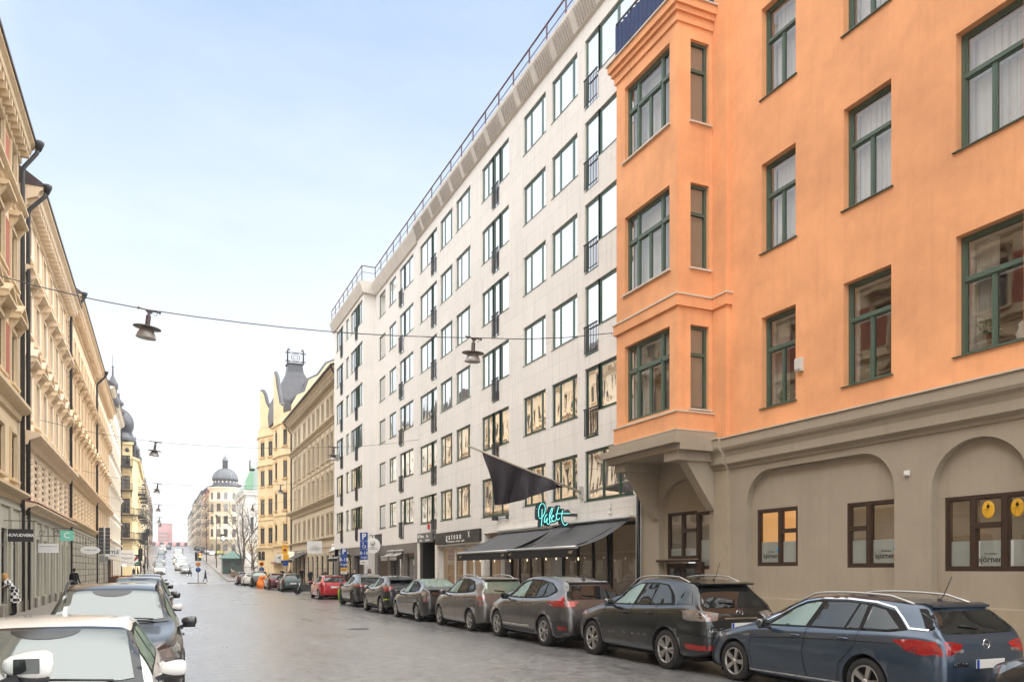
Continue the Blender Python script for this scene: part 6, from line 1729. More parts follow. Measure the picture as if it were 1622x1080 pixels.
    # plates
    for end in ('rear', 'front'):
        pz = sp.get(end+'_plate')
        if pz is None: continue
        o_, d_ = (Vector((0,-L,pz)), Vector((0,1,0))) if end == 'rear' else (Vector((0,L,pz)), Vector((0,-1,0)))
        h = bvh.ray_cast(o_, d_)
        if not h[0]: continue
        sg = -1 if end == 'rear' else 1; y = h[0].y+sg*0.02
        q = MB(); q.box(-0.26, 0.26, y-0.008, y+0.008, pz-0.055, pz+0.055); p_ = q.build('number_plate', M_plate, root)
        q = MB(); q.box(-0.26*1 if sg < 0 else 0.215, -0.215 if sg < 0 else 0.26, y+sg*0.009, y+sg*0.011, pz-0.054, pz+0.054); q.build('plate_band', M_pblue, p_)
    # shadowed underside
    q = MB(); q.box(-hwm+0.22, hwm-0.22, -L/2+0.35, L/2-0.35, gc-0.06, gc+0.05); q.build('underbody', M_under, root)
    root['_bvh'] = 0
    del root['_bvh']
    return root, bvh, Yc

def wins(s0, s1, s2, s3, s4, zb0, zb1, zt0, zt1, split=None):
    pass

P_blue = paint('steel_blue_paint', srgb(58,74,92)); P_blk = paint('black_green_paint', srgb(34,38,38)); P_tau = paint('taupe_paint', srgb(92,89,88), metal=0.6)
P_tau2 = paint('warm_grey_paint', srgb(108,104,101), metal=0.6); P_dgr = paint('dark_grey_paint', srgb(62,60,60)); P_blk2 = paint('near_black_paint', srgb(34,32,33)); P_blk3 = paint('black_brown_paint', srgb(42,38,37))
P_red = paint('bright_red_paint', srgb(176,18,26), metal=0.1); P_wht = paint('white_car_paint', srgb(226,224,220), metal=0.0); P_sil = paint('silver_paint', srgb(170,170,170), metal=0.6); P_grn = paint('dark_green_paint', srgb(28,48,42))
P_mar = paint('maroon_paint', srgb(90,24,30)); P_lime = paint('lime_paint', srgb(130,190,40), metal=0.0); P_char = paint('charcoal_paint', srgb(58,57,58))

# ---- steel blue estate
sp = dict(L=4.70, W=1.82, H=1.50, wb=2.66, fo=0.90, wr=0.325, paint=P_blue, rw=0.57, rim='5', gc=0.17,
  top=[(0,0.52),(0.04,0.64),(0.15,0.72),(0.45,0.80),(0.9,0.90),(1.2,0.97),(1.35,1.03),(1.75,1.25),(2.05,1.38),(2.4,1.455),(2.9,1.48),(3.5,1.465),(4.0,1.425),(4.22,1.395),(4.34,1.31),(4.5,1.12),(4.60,0.97),(4.66,0.86),(4.69,0.66),(4.70,0.55)],
  belt=[(0,0.5),(0.3,0.66),(0.9,0.82),(1.3,0.90),(2.2,0.93),(3.2,0.965),(3.9,0.99),(4.4,0.98),(4.7,0.9)],
  dlo=[(1.50,0.955),(1.95,1.235),(2.2,1.335),(2.5,1.385),(3.0,1.395),(3.5,1.365),(3.85,1.29),(4.15,1.06),(3.9,1.02),(3.2,1.00),(2.4,0.985)],
  windows=[[(1.68,0.985),(2.02,1.225),(2.25,1.315),(2.48,1.355),(2.55,1.355),(2.42,1.005)], [(2.53,1.01),(2.66,1.36),(3.0,1.370),(3.22,1.360),(3.14,1.025)], [(3.18,1.025),(3.26,1.355),(3.38,1.345),(3.40,1.035)], [(3.47,1.04),(3.46,1.335),(3.7,1.29),(4.02,1.07),(3.85,1.045)]],
  chrome=[(1.42,0.965),(1.72,1.13),(1.98,1.27),(2.22,1.36),(2.55,1.41),(3.0,1.42),(3.5,1.39),(3.82,1.33),(4.02,1.19),(4.16,1.08),(4.42,1.07)],
  screen=(1.36,2.08,0.66,0.54), rearglass=[(0.60,1.30),(0.66,1.06),(0.62,1.03),(0.0,1.02)],
  decals=[('tail_light','side',[(3.98,0.93),(4.3,0.955),(4.62,0.93),(4.62,0.80),(4.45,0.76),(4.2,0.80)],M_tail), ('tail_light','rear2',[(0.42,0.90),(0.62,0.94),(0.95,0.94),(0.95,0.76),(0.7,0.77),(0.5,0.83)],M_tail), ('reversing_light','rear2',[(0.42,0.845),(0.46,0.80),(0.62,0.785),(0.62,0.825)],M_tailc),
          ('headlight','side',[(0.08,0.70),(0.55,0.80),(0.60,0.765),(0.25,0.62),(0.08,0.60)],M_head), ('headlight','front2',[(0.45,0.62),(0.50,0.74),(0.95,0.78),(0.9,0.62)],M_head), ('side_repeater','side',[(1.17,0.80),(1.27,0.81),(1.27,0.785),(1.17,0.775)],M_tailc),
          ('pillar_panel','side',[(4.16,1.33),(4.30,1.33),(4.52,1.08),(4.38,1.07)],M_gap), ('rear_bumper_insert','rear',[(-0.7,0.24),(0.7,0.24),(0.62,0.36),(-0.62,0.36)],M_clad), ('sill_strip','side',[(1.28,0.235),(3.15,0.255),(3.15,0.28),(1.28,0.26)],M_chrome)],
  gaps=[[(1.35,0.86),(1.28,0.6),(1.36,0.3)],[(2.47,0.98),(2.44,0.6),(2.52,0.27)],[(3.42,1.0),(3.40,0.82),(3.14,0.55),(3.08,0.28)],[(1.3,0.75),(2.2,0.815),(3.2,0.86),(4.0,0.875)]],
  handles=[(2.28,0.86),(3.18,0.885)], mirror=(1.72,0.97), mirrorm=M_cglass, rails=(2.0,4.05), antenna=4.0, spoiler=(4.20,1.392,0.12,0.53), spoilm=P_blue, rear_plate=0.66, darkcup=False)
car, bv, yc = make_car('estate_car', 'steel blue estate car with silver roof rails, by the taupe arches at far right', sp, 'cars parked along the right kerb')
def ring_badge(root, z, bvh, L, kind='ring'):
    h = bvh.ray_cast(Vector((0,-L,z)), Vector((0,1,0)))[0]
    if not h: return
    q = MB(); k = 24; rx = 0.062 if kind != 'oval' else 0.075; rz_ = 0.062 if kind != 'oval' else 0.052
    q.tube([(rx*math.cos(2*math.pi*i/k), h.y-0.012, z+rz_*math.sin(2*math.pi*i/k)) for i in range(k+1)], 0.008, 5, caps=False)
    if kind == 'ring': q.tube([(-0.085,h.y-0.012,z-0.012),(0.02,h.y-0.012,z+0.014),(-0.02,h.y-0.012,z-0.014),(0.085,h.y-0.012,z+0.012)], 0.007, 4)
    if kind == 'oval': q.tube([(0.03,h.y-0.012,z+0.045),(-0.02,h.y-0.012,z-0.02),(0.055,h.y-0.012,z-0.02)], 0.008, 4)
    q.build('badge', M_chrome, root)
def rear_text(root, t, x, z, sz, bvh, L):
    h = bvh.ray_cast(Vector((x,-L,z)), Vector((0,1,0)))[0]
    if h: text_mesh(t, sz, M_chrome, root, (x, h.y-0.012, z), FACE, ext=0.003, bold=0.002, sx=1.3, name='rear_lettering')
ring_badge(car, 0.90, bv, 4.7); rear_text(car, 'ASTRA', -0.52, 0.66, 0.07, bv, 4.7)
car.location = (8.62+0.91, 9.0, 0)
SP_BLU_ = sp
# ---- black SUV
sp = dict(L=4.74, W=1.85, H=1.70, wb=2.72, fo=0.93, wr=0.365, paint=P_blk, rw=0.60, rim='5d', gc=0.26, arch=0.06,
  top=[(0,0.62),(0.04,0.76),(0.15,0.86),(0.45,0.95),(0.95,1.05),(1.25,1.12),(1.42,1.20),(1.85,1.47),(2.15,1.60),(2.5,1.665),(3.0,1.685),(3.6,1.665),(4.0,1.62),(4.15,1.58),(4.28,1.45),(4.42,1.28),(4.52,1.14),(4.62,1.05),(4.70,0.90),(4.73,0.75),(4.74,0.66)],
  belt=[(0,0.6),(0.3,0.8),(0.9,0.95),(1.3,1.04),(2.2,1.08),(3.2,1.12),(3.9,1.15),(4.4,1.12),(4.74,1.0)],
  dlo=[(1.55,1.115),(1.98,1.40),(2.25,1.52),(2.5,1.575),(3.0,1.585),(3.4,1.55),(3.72,1.36),(3.86,1.19),(3.4,1.165),(2.4,1.135)],
  windows=[[(1.75,1.145),(2.08,1.395),(2.3,1.50),(2.48,1.545),(2.60,1.548),(2.46,1.155)], [(2.56,1.16),(2.70,1.553),(3.08,1.555),(3.02,1.175)], [(3.06,1.178),(3.12,1.553),(3.38,1.525),(3.60,1.38),(3.74,1.215)], [(3.88,1.20),(3.95,1.45),(4.15,1.40),(4.28,1.22)]],
  screen=(1.44,2.22,0.68,0.57), rearglass=[(0.58,1.50),(0.70,1.20),(0.66,1.16),(0.0,1.15)],
  decals=[('tail_light','side',[(4.14,1.10),(4.32,1.13),(4.60,1.10),(4.60,0.94),(4.38,0.925),(4.18,0.95)],M_tailc), ('tail_light','rear2',[(0.45,1.06),(0.62,1.09),(0.96,1.11),(0.96,0.93),(0.74,0.925),(0.54,0.94)],M_tailc), ('tail_light_bulb','rear2',[(0.62,1.04),(0.72,1.05),(0.72,0.95),(0.62,0.95)],mat('pinkish_lens',srgb(200,150,145),rough=0.15)),
          ('reflector','side',[(4.22,0.53),(4.66,0.50),(4.66,0.42),(4.26,0.43)],M_tail), ('reflector','rear2',[(0.55,0.50),(0.95,0.53),(0.95,0.44),(0.58,0.42)],M_tail),
          ('headlight','side',[(0.08,0.80),(0.5,0.93),(0.62,0.90),(0.3,0.74),(0.08,0.70)],M_head), ('headlight','front2',[(0.45,0.7),(0.5,0.84),(0.95,0.88),(0.9,0.7)],M_head),
          ('side_moulding','side',[(1.42,0.60),(3.15,0.63),(3.15,0.575),(1.42,0.545)],P_blk), ('chrome_bar','rear',[(-0.36,0.985),(0.36,0.985),(0.36,0.955),(-0.36,0.955)],M_chrome), ('bumper_shelf','rear',[(-0.88,0.66),(0.88,0.66),(0.88,0.64),(-0.88,0.64)],M_gap)],
  gaps=[[(1.45,1.06),(1.38,0.7),(1.45,0.36)],[(2.50,1.13),(2.46,0.7),(2.52,0.36)],[(3.30,1.16),(3.42,0.95),(3.30,0.72),(3.12,0.5),(3.08,0.36)],[(3.85,0.72),(4.2,0.70),(4.68,0.68)],[(1.35,0.93),(2.2,0.965),(3.2,1.0),(4.0,1.02)]],
  handles=[(2.30,0.99),(3.16,1.02)], handlem=M_clad, darkcup=True, mirror=(1.80,1.13), mirrorm=M_cglass, rails=(1.95,3.95), railm=M_rim, antenna=3.9, spoiler=(4.10,1.60,0.22,0.58), spoilm=P_blk, rear_plate=0.84)
car, bv, yc = make_car('suv', 'black wet SUV with clear tail lights, in front of the arched gateway', sp, 'cars parked along the right kerb')
ring_badge(car, 1.06, bv, 4.74, 'oval'); rear_text(car, 'LEXUS', -0.60, 0.78, 0.085, bv, 4.74)
car.location = (8.46+0.925, 13.44, 0)
# ---- taupe crossover MPV
sp = dict(L=4.86, W=1.88, H=1.68, wb=2.88, fo=0.93, wr=0.36, paint=P_tau, rw=0.60, rim='5d', gc=0.22,
  top=[(0,0.60),(0.04,0.72),(0.15,0.82),(0.45,0.93),(0.85,1.03),(1.1,1.12),(1.25,1.19),(1.7,1.44),(2.05,1.58),(2.5,1.655),(3.0,1.67),(3.6,1.645),(4.1,1.58),(4.35,1.52),(4.48,1.38),(4.62,1.20),(4.74,1.05),(4.82,0.90),(4.85,0.75),(4.86,0.62)],
  belt=[(0,0.55),(0.3,0.76),(0.9,0.93),(1.3,1.02),(2.2,1.05),(3.2,1.08),(3.9,1.12),(4.5,1.10),(4.86,1.0)],
  dlo=[(1.35,1.10),(1.85,1.42),(2.2,1.535),(2.6,1.585),(3.2,1.58),(3.8,1.50),(4.18,1.34),(4.2,1.29),(3.9,1.17),(3.2,1.12),(2.2,1.10)],
  windows=[[(1.72,1.125),(2.02,1.37),(2.3,1.49),(2.55,1.535),(2.60,1.535),(2.55,1.13)], [(2.62,1.13),(2.70,1.545),(3.15,1.545),(3.22,1.15)], [(3.26,1.15),(3.24,1.542),(3.55,1.52),(3.60,1.17)], [(3.66,1.175),(3.62,1.51),(3.9,1.44),(4.10,1.32),(3.92,1.205)]],
  screen=(1.22,2.14,0.68,0.58), rearglass=[(0.60,1.44),(0.70,1.22),(0.64,1.14),(0.0,1.13)],
  decals=[('tail_light','side',[(4.0,1.06),(4.35,1.10),(4.78,1.10),(4.78,0.97),(4.4,0.95),(4.05,1.0)],M_tail), ('tail_light','side',[(4.40,1.10),(4.58,1.36),(4.64,1.36),(4.72,1.10)],M_tail), ('tail_light','rear2',[(0.45,1.08),(0.98,1.11),(0.98,0.96),(0.6,0.97)],mat('pale_red_lens',srgb(190,110,108),rough=0.12,coat=1.0)),
          ('headlight','side',[(0.08,0.78),(0.5,0.90),(0.62,0.87),(0.3,0.72),(0.08,0.68)],M_head), ('headlight','front2',[(0.45,0.68),(0.5,0.82),(0.95,0.86),(0.9,0.68)],M_head),
          ('chrome_sill','side',[(1.40,0.445),(3.0,0.455),(3.02,0.405),(1.40,0.40)],M_chrome), ('lower_sill','side',[(1.35,0.36),(3.30,0.36),(3.30,0.25),(1.35,0.25)],M_clad), ('reflector','side',[(4.5,0.52),(4.78,0.50),(4.78,0.42),(4.52,0.43)],M_tail), ('bumper_insert','side',[(4.25,0.62),(4.6,0.66),(4.8,0.62),(4.8,0.28),(4.35,0.28)],M_clad)],
  gaps=[[(1.42,1.06),(1.38,0.7),(1.44,0.32)],[(2.58,1.09),(2.56,0.7),(2.60,0.32)],[(3.55,1.11),(3.62,0.95),(3.40,0.65),(3.34,0.34)],[(1.3,0.93),(2.2,0.97),(3.2,1.0),(4.0,1.03)]],
  handles=[(2.38,0.975),(3.38,0.985)], mirror=(1.70,1.10), mirrorm=M_gap, antenna=4.1, fin=True, spoiler=(4.30,1.545,0.10,0.52), spoilm=P_tau, rear_plate=0.82)
car, bv, yc = make_car('crossover_car', 'taupe grey family crossover with chrome sill strip and pale red wraparound tail lights', sp, 'cars parked along the right kerb')
car.location = (8.32+0.94, 18.35, 0)
SP_ESP = sp
# ---- warm grey compact MPV
sp = dict(L=4.44, W=1.79, H=1.63, wb=2.78, fo=0.88, wr=0.325, paint=P_tau2, rw=0.58, rim='5', gc=0.20,
  top=[(0,0.58),(0.04,0.72),(0.15,0.82),(0.45,0.93),(0.8,1.02),(1.05,1.12),(1.25,1.22),(1.65,1.43),(2.0,1.56),(2.4,1.615),(2.9,1.625),(3.5,1.60),(3.95,1.555),(4.10,1.50),(4.20,1.30),(4.28,1.12),(4.36,0.95),(4.42,0.78),(4.44,0.62)],
  belt=[(0,0.55),(0.3,0.78),(0.9,0.93),(1.3,1.0),(2.2,1.04),(3.2,1.08),(3.9,1.10),(4.44,1.0)],
  dlo=[(1.20,1.09),(1.75,1.42),(2.1,1.52),(2.5,1.55),(3.0,1.545),(3.5,1.47),(3.82,1.28),(3.84,1.17),(3.3,1.12),(2.2,1.08)],
  windows=[[(1.60,1.11),(1.88,1.36),(2.15,1.47),(2.42,1.505),(2.48,1.505),(2.42,1.10)], [(2.50,1.105),(2.57,1.51),(3.0,1.51),(3.12,1.135)], [(3.18,1.14),(3.10,1.505),(3.45,1.44),(3.70,1.27),(3.74,1.18)]],
  screen=(1.2,2.08,0.66,0.55), rearglass=[(0.58,1.46),(0.66,1.16),(0.60,1.12),(0.0,1.11)], rgpale=True,
  decals=[('tail_light','side',[(4.02,1.12),(4.14,1.13),(4.36,1.08),(4.40,0.78),(4.28,0.76),(4.16,0.92)],M_tailc), ('tail_light','rear2',[(0.60,1.10),(0.95,1.13),(0.95,0.76),(0.72,0.78)],M_tailc), ('tail_light_bulb','side',[(4.16,1.04),(4.30,1.04),(4.33,0.94),(4.2,0.94)],M_tail), ('tail_light_bulb','rear2',[(0.68,1.04),(0.88,1.05),(0.88,0.93),(0.72,0.93)],M_tail), ('tail_light_bulb','side',[(4.22,0.86),(4.36,0.86),(4.38,0.79),(4.26,0.79)],M_tail),
          ('headlight','side',[(0.08,0.78),(0.5,0.92),(0.68,0.90),(0.3,0.72),(0.08,0.68)],M_head), ('headlight','front2',[(0.45,0.68),(0.5,0.82),(0.95,0.86),(0.9,0.68)],M_head)],
  gaps=[[(1.36,1.05),(1.34,0.7),(1.42,0.32)],[(2.46,1.08),(2.44,0.7),(2.50,0.30)],[(3.22,1.11),(3.34,0.9),(3.18,0.6),(3.14,0.32)],[(1.3,0.9),(2.2,0.95),(3.2,0.99),(4.0,1.02)]],
  handles=[(2.28,0.955),(3.12,0.985)], mirror=(1.56,1.07), rails=(1.75,3.75), railm=M_alu, spoiler=(3.98,1.56,0.18,0.54), spoilm=P_tau2, rear_plate=0.86)
car, bv, yc = make_car('compact_car', 'warm grey compact people carrier with silver roof rails and white and red tail lights', sp, 'cars parked along the right kerb')
car.location = (8.28+0.895, 23.3, 0)
SP_VER = sp
# ---- dark grey liftback
sp = dict(L=4.45, W=1.74, H=1.49, wb=2.70, fo=0.87, wr=0.31, paint=P_dgr, rw=0.54, rim='5', gc=0.17,
  top=[(0,0.50),(0.04,0.62),(0.15,0.70),(0.45,0.81),(0.8,0.92),(1.0,1.0),(1.4,1.20),(1.9,1.40),(2.3,1.475),(2.6,1.485),(3.1,1.44),(3.6,1.32),(4.0,1.19),(4.22,1.11),(4.34,1.08),(4.38,1.0),(4.42,0.8),(4.45,0.6)],
  belt=[(0,0.5),(0.3,0.68),(0.9,0.84),(1.3,0.90),(2.2,0.94),(3.2,0.99),(3.9,1.03),(4.45,0.95)],
  dlo=[(1.30,0.98),(1.85,1.29),(2.2,1.385),(2.55,1.41),(2.95,1.38),(3.4,1.22),(3.6,1.07),(3.2,1.01),(2.2,0.97)],
  windows=[[(1.62,1.0),(1.95,1.26),(2.2,1.345),(2.42,1.37),(2.40,1.0)], [(2.46,1.005),(2.48,1.375),(2.90,1.345),(3.0,1.26),(3.02,1.03)], [(3.08,1.035),(3.08,1.235),(3.32,1.15),(3.46,1.07)]],
  screen=(1.05,1.95,0.64,0.52), glass=M_cglass,
  decals=[('rear_window','top',[(-0.50,2.75),(0.50,2.75),(0.60,3.95),(-0.60,3.95)],M_cglassl), ('rear_lower_window','rear',[(-0.55,1.03),(0.55,1.03),(0.55,0.90),(-0.55,0.90)],M_cglass),
          ('tail_light','side',[(4.06,1.04),(4.30,1.04),(4.40,0.72),(4.24,0.70),(4.12,0.86)],M_tailc), ('tail_light','rear2',[(0.62,1.03),(0.95,1.04),(0.95,0.70),(0.68,0.72)],M_tailc), ('tail_light_bulb','side',[(4.18,0.82),(4.36,0.82),(4.38,0.73),(4.24,0.72)],M_tail),
          ('headlight','side',[(0.08,0.66),(0.5,0.80),(0.72,0.82),(0.35,0.64),(0.08,0.58)],M_head), ('headlight','front2',[(0.45,0.58),(0.5,0.70),(0.95,0.74),(0.9,0.58)],M_head)],
  gaps=[[(1.36,0.93),(1.34,0.6),(1.42,0.28)],[(2.44,0.97),(2.42,0.6),(2.48,0.26)],[(3.2,1.0),(3.3,0.8),(3.15,0.55),(3.10,0.28)]],
  handles=[(2.28,0.86),(3.1,0.90)], mirror=(1.58,0.95), antenna=3.3, spoiler=(4.26,1.12,0.12,0.60), spoilm=P_gap if False else M_gap, rear_plate=0.74)
car, bv, yc = make_car('liftback_car', 'dark grey arched liftback car with black tail spoiler and tall clear tail lights', sp, 'cars parked along the right kerb')
car.location = (8.14+0.87, 28.05, 0)
# ---- black coupe crossover with lime accents
M_limeacc = mat('lime_accent', srgb(190,210,50), rough=0.5)
sp = dict(L=4.36, W=1.80, H=1.56, wb=2.64, fo=0.90, wr=0.345, paint=P_blk2, rw=0.55, rim='5', gc=0.22, clad=True,
  top=[(0,0.58),(0.04,0.72),(0.15,0.82),(0.45,0.92),(0.9,1.0),(1.15,1.06),(1.3,1.13),(1.75,1.38),(2.05,1.50),(2.4,1.55),(2.8,1.55),(3.3,1.49),(3.7,1.38),(4.0,1.25),(4.15,1.15),(4.26,1.05),(4.32,0.92),(4.35,0.75),(4.36,0.62)],
  belt=[(0,0.55),(0.3,0.76),(0.9,0.90),(1.3,0.97),(2.2,1.0),(3.0,1.08),(3.6,1.15),(4.36,1.0)],
  dlo=[(1.42,1.04),(1.9,1.35),(2.2,1.44),(2.6,1.465),(3.0,1.42),(3.35,1.30),(3.2,1.17),(2.4,1.06)],
  windows=[[(1.64,1.06),(1.98,1.32),(2.22,1.41),(2.42,1.43),(2.36,1.065)], [(2.44,1.07),(2.50,1.43),(2.95,1.39),(3.16,1.30),(3.05,1.17)]],
  screen=(1.3,2.12,0.66,0.54), rearglass=[(0.50,1.42),(0.62,1.20),(0.60,1.16),(0.0,1.15)],
  decals=[('tail_light','side',[(3.75,1.14),(4.05,1.12),(4.30,1.02),(4.30,0.90),(4.05,0.96)],M_tail), ('tail_light','rear2',[(0.50,1.10),(0.75,1.14),(0.95,1.02),(0.95,0.9),(0.74,0.94)],M_tail), ('lime_stripe','side',[(1.35,0.36),(3.0,0.40),(3.05,0.46),(2.95,0.43),(1.35,0.33)],M_limeacc), ('lime_stripe','side',[(4.0,0.62),(4.32,0.64),(4.32,0.59),(4.0,0.57)],M_limeacc), ('rear_glass_shelf','top',[(-0.48,3.2),(0.48,3.2),(0.55,3.85),(-0.55,3.85)],M_cglass)],
  gaps=[[(1.40,1.0),(1.38,0.7),(1.44,0.38)],[(2.40,1.04),(2.38,0.7),(2.44,0.38)]], handles=[(2.24,0.93)], mirror=(1.66,1.02), mirrorm=P_sil, spoiler=(3.75,1.40,0.22,0.52), spoilm=M_gap, rear_plate=0.8, antenna=3.0)
car, bv, yc = make_car('coupe_crossover', 'black sporty crossover with lime yellow sill stripe and red boomerang tail lights', sp, 'cars parked along the right kerb')
car.location = (8.16+0.90, 33.15, 0)
SP_CHR = sp
# ---- dark SUV coupe ahead of it
sp2 = dict(SP_CHR); sp2.update(L=4.50, paint=P_blk3, rim='dark', mirrorm=P_blk3, wr=0.37, wb=2.74, decals=[('tail_light','side',[(3.8,1.08),(4.36,1.08),(4.40,0.98),(3.9,1.0)],M_tail), ('tail_light','rear2',[(0.40,1.08),(0.98,1.08),(0.98,0.98),(0.5,1.0)],M_tail)])
sp2['top'] = [(s*4.50/4.36 if s < 4 else 4.50-(4.36-s), z*1.03 if z > 0.7 else z) for s, z in SP_CHR['top']]
car, bv, yc = make_car('suv', 'very dark SUV with black wheels, next ahead of the black sporty crossover', sp2, 'cars parked along the right kerb', detail=2)
car.location = (8.36+0.90, 39.3, 0)
# ---- red hatchback
sp = dict(L=4.0, W=1.73, H=1.47, wb=2.47, fo=0.85, wr=0.30, paint=P_red, rw=0.55, rim='5', gc=0.18,
  top=[(0,0.52),(0.04,0.66),(0.15,0.74),(0.45,0.84),(0.85,0.94),(1.05,1.0),(1.2,1.07),(1.65,1.31),(1.95,1.42),(2.3,1.46),(2.8,1.465),(3.3,1.43),(3.62,1.38),(3.74,1.25),(3.84,1.05),(3.90,0.95),(3.96,0.85),(3.99,0.68),(4.0,0.56)],
  belt=[(0,0.5),(0.3,0.70),(0.9,0.86),(1.3,0.93),(2.2,0.96),(3.0,0.99),(3.6,1.0),(4.0,0.92)],
  dlo=[(1.30,0.98),(1.75,1.27),(2.05,1.365),(2.5,1.395),(3.0,1.37),(3.3,1.28),(3.42,1.06),(3.0,1.02),(2.2,0.99)],
  windows=[[(1.5,1.0),(1.85,1.25),(2.05,1.325),(2.28,1.355),(2.26,1.01)], [(2.34,1.015),(2.36,1.36),(2.85,1.345),(2.92,1.03)], [(2.98,1.035),(2.96,1.335),(3.2,1.25),(3.3,1.06)]],
  screen=(1.2,1.98,0.63,0.53), rearglass=[(0.55,1.32),(0.62,1.06),(0.58,1.03),(0.0,1.02)],
  decals=[('tail_light','side',[(3.62,0.96),(3.90,0.97),(3.92,0.80),(3.72,0.78)],M_tail), ('tail_light','rear2',[(0.42,0.95),(0.93,0.97),(0.93,0.78),(0.55,0.80)],M_tail), ('black_roof','top',[(-0.5,2.0),(0.5,2.0),(0.5,3.5),(-0.5,3.5)],P_blk2), ('headlight','side',[(0.08,0.68),(0.5,0.82),(0.6,0.8),(0.3,0.64)],M_head)],
  gaps=[[(1.28,0.95),(1.26,0.6),(1.34,0.28)],[(2.30,0.98),(2.28,0.6),(2.34,0.28)]], handles=[(2.14,0.88),(2.85,0.90)], mirror=(1.46,0.97), spoiler=(3.58,1.40,0.12,0.5), rear_plate=0.74, antenna=3.2)
car, bv, yc = make_car('hatchback', 'bright red hatchback with dark roof, in front of the beige shop with the shell sign', sp, 'cars parked along the right kerb')
car.location = (8.55+0.865, 49.4, 0)
SP_RED = sp
def variant(base, pm, **kw):
    s = dict(base); s['paint'] = pm
    if s.get('mirrorm') not in (M_cglass, M_gap): s['mirrorm'] = pm
    s['decals'] = [d for d in base.get('decals', []) if d[0] not in ('black_roof', 'lime_stripe')]; s['spoilm'] = pm
    s.update(kw); return s
SP_BLU = None
# ------------------------------------------------------------------ more parked and moving cars
GRP_R = 'cars parked along the right kerb'; GRP_L = 'cars parked along the left kerb facing the camera'
def put(name, label, sp, loc, rz=0.0, group=None, detail=1, cat='car'):
    o, bv, yc = make_car(name, label, sp, group, cat, detail); o.location = loc; o.rotation_euler = (0,0,rz); return o, bv
SP_EST = SP_BLU_
put('estate_car', 'dark green estate car seen from behind under the charcoal shop awning', variant(SP_EST, P_grn, rails=None, chrome=[(1.4,0.97),(1.45,0.98)], decals=[('tail_light','side',[(4.2,1.0),(4.6,0.98),(4.64,0.66),(4.4,0.66)],M_tail), ('tail_light','rear2',[(0.66,1.0),(0.93,1.0),(0.93,0.66),(0.70,0.68)],M_tail)]), (9.65, 66.9, 0), R(-3), GRP_R)
put('hatchback', 'maroon car half hidden behind the dark green estate car', variant(SP_RED, P_mar), (9.3, 73.6, 0), 0, GRP_R)
put('suv', 'dark SUV beyond the orange rubble sack on the right', variant(SP_VER, P_blk3), (9.05, 84.3, 0), R(-4), GRP_R)
put('hatchback', 'white hatchback in front of the dark SUV on the right', variant(SP_RED, P_wht), (8.75, 90.0, 0), 0, GRP_R)
put('hatchback', 'dark brown red car, furthest parked on the right before the crossing', variant(SP_RED, paint('brown_red_paint', srgb(70,34,34))), (8.5, 95.2, 0), 0, GRP_R)
# dark bonnet entering at the bottom right corner
spx = variant(SP_RED, P_char)
put('hatchback', 'grey car bonnet just entering at the bottom right corner', spx, (9.50, 4.28, 0), 0, GRP_R, detail=2)

# ---- left kerb, facing the camera (front towards -y)
def front_dec(z0, z1, grille=True):
    d = [('headlight','side',[(0.06,z0+0.05),(0.10,z1-0.02),(0.62,z1+0.09),(0.66,z1+0.05),(0.35,z0+0.04)],M_head), ('headlight','front2',[(0.42,z0+0.02),(0.45,z1),(0.93,z1+0.07),(0.9,z0+0.04)],M_head)]
    if grille: d += [('grille','front',[(-0.36,z0-0.12),(0.36,z0-0.12),(0.40,z1-0.04),(-0.40,z1-0.04)],M_clad), ('lower_grille','front',[(-0.62,0.30),(0.62,0.30),(0.56,0.42),(-0.56,0.42)],M_clad)]
    return d
spw = variant(SP_RED, P_wht, L=4.2, H=1.44, rw=0.64, W=1.84, wb=2.58, antenna=3.35, fin=True, front_plate=0.46, rim='5',
  top=[(0,0.52),(0.04,0.64),(0.15,0.72),(0.45,0.80),(0.85,0.88),(1.05,0.92),(1.2,0.97),(1.6,1.17),(1.95,1.32),(2.2,1.375),(2.6,1.405),(3.1,1.40),(3.6,1.36),(3.85,1.28),(3.98,1.08),(4.06,0.95),(4.14,0.85),(4.18,0.68),(4.2,0.56)],
  screen=(1.17,2.02,0.74,0.645), glass=M_cglassl, decals=front_dec(0.56,0.68), handlem=P_wht, spoiler=(3.72,1.335,0.14,0.52), dlo=[(1.36,0.965),(1.75,1.19),(2.05,1.29),(2.5,1.335),(3.0,1.32),(3.3,1.24),(3.42,1.05),(3.0,1.01),(2.2,0.985)], windows=[[(1.55,0.99),(1.85,1.165),(2.05,1.25),(2.28,1.295),(2.26,1.005)], [(2.34,1.01),(2.36,1.30),(2.85,1.29),(2.92,1.03)], [(2.98,1.035),(2.96,1.28),(3.2,1.21),(3.3,1.055)]], belt=[(0,0.5),(0.3,0.66),(0.9,0.80),(1.3,0.90),(2.2,0.95),(3.0,0.98),(3.6,0.98),(4.2,0.9)])
o, bv = put('hatchback', 'white hatchback with panoramic windscreen, nearest whole car on the left', spw, (-0.90, 7.9, 0), math.pi, GRP_L, 2)
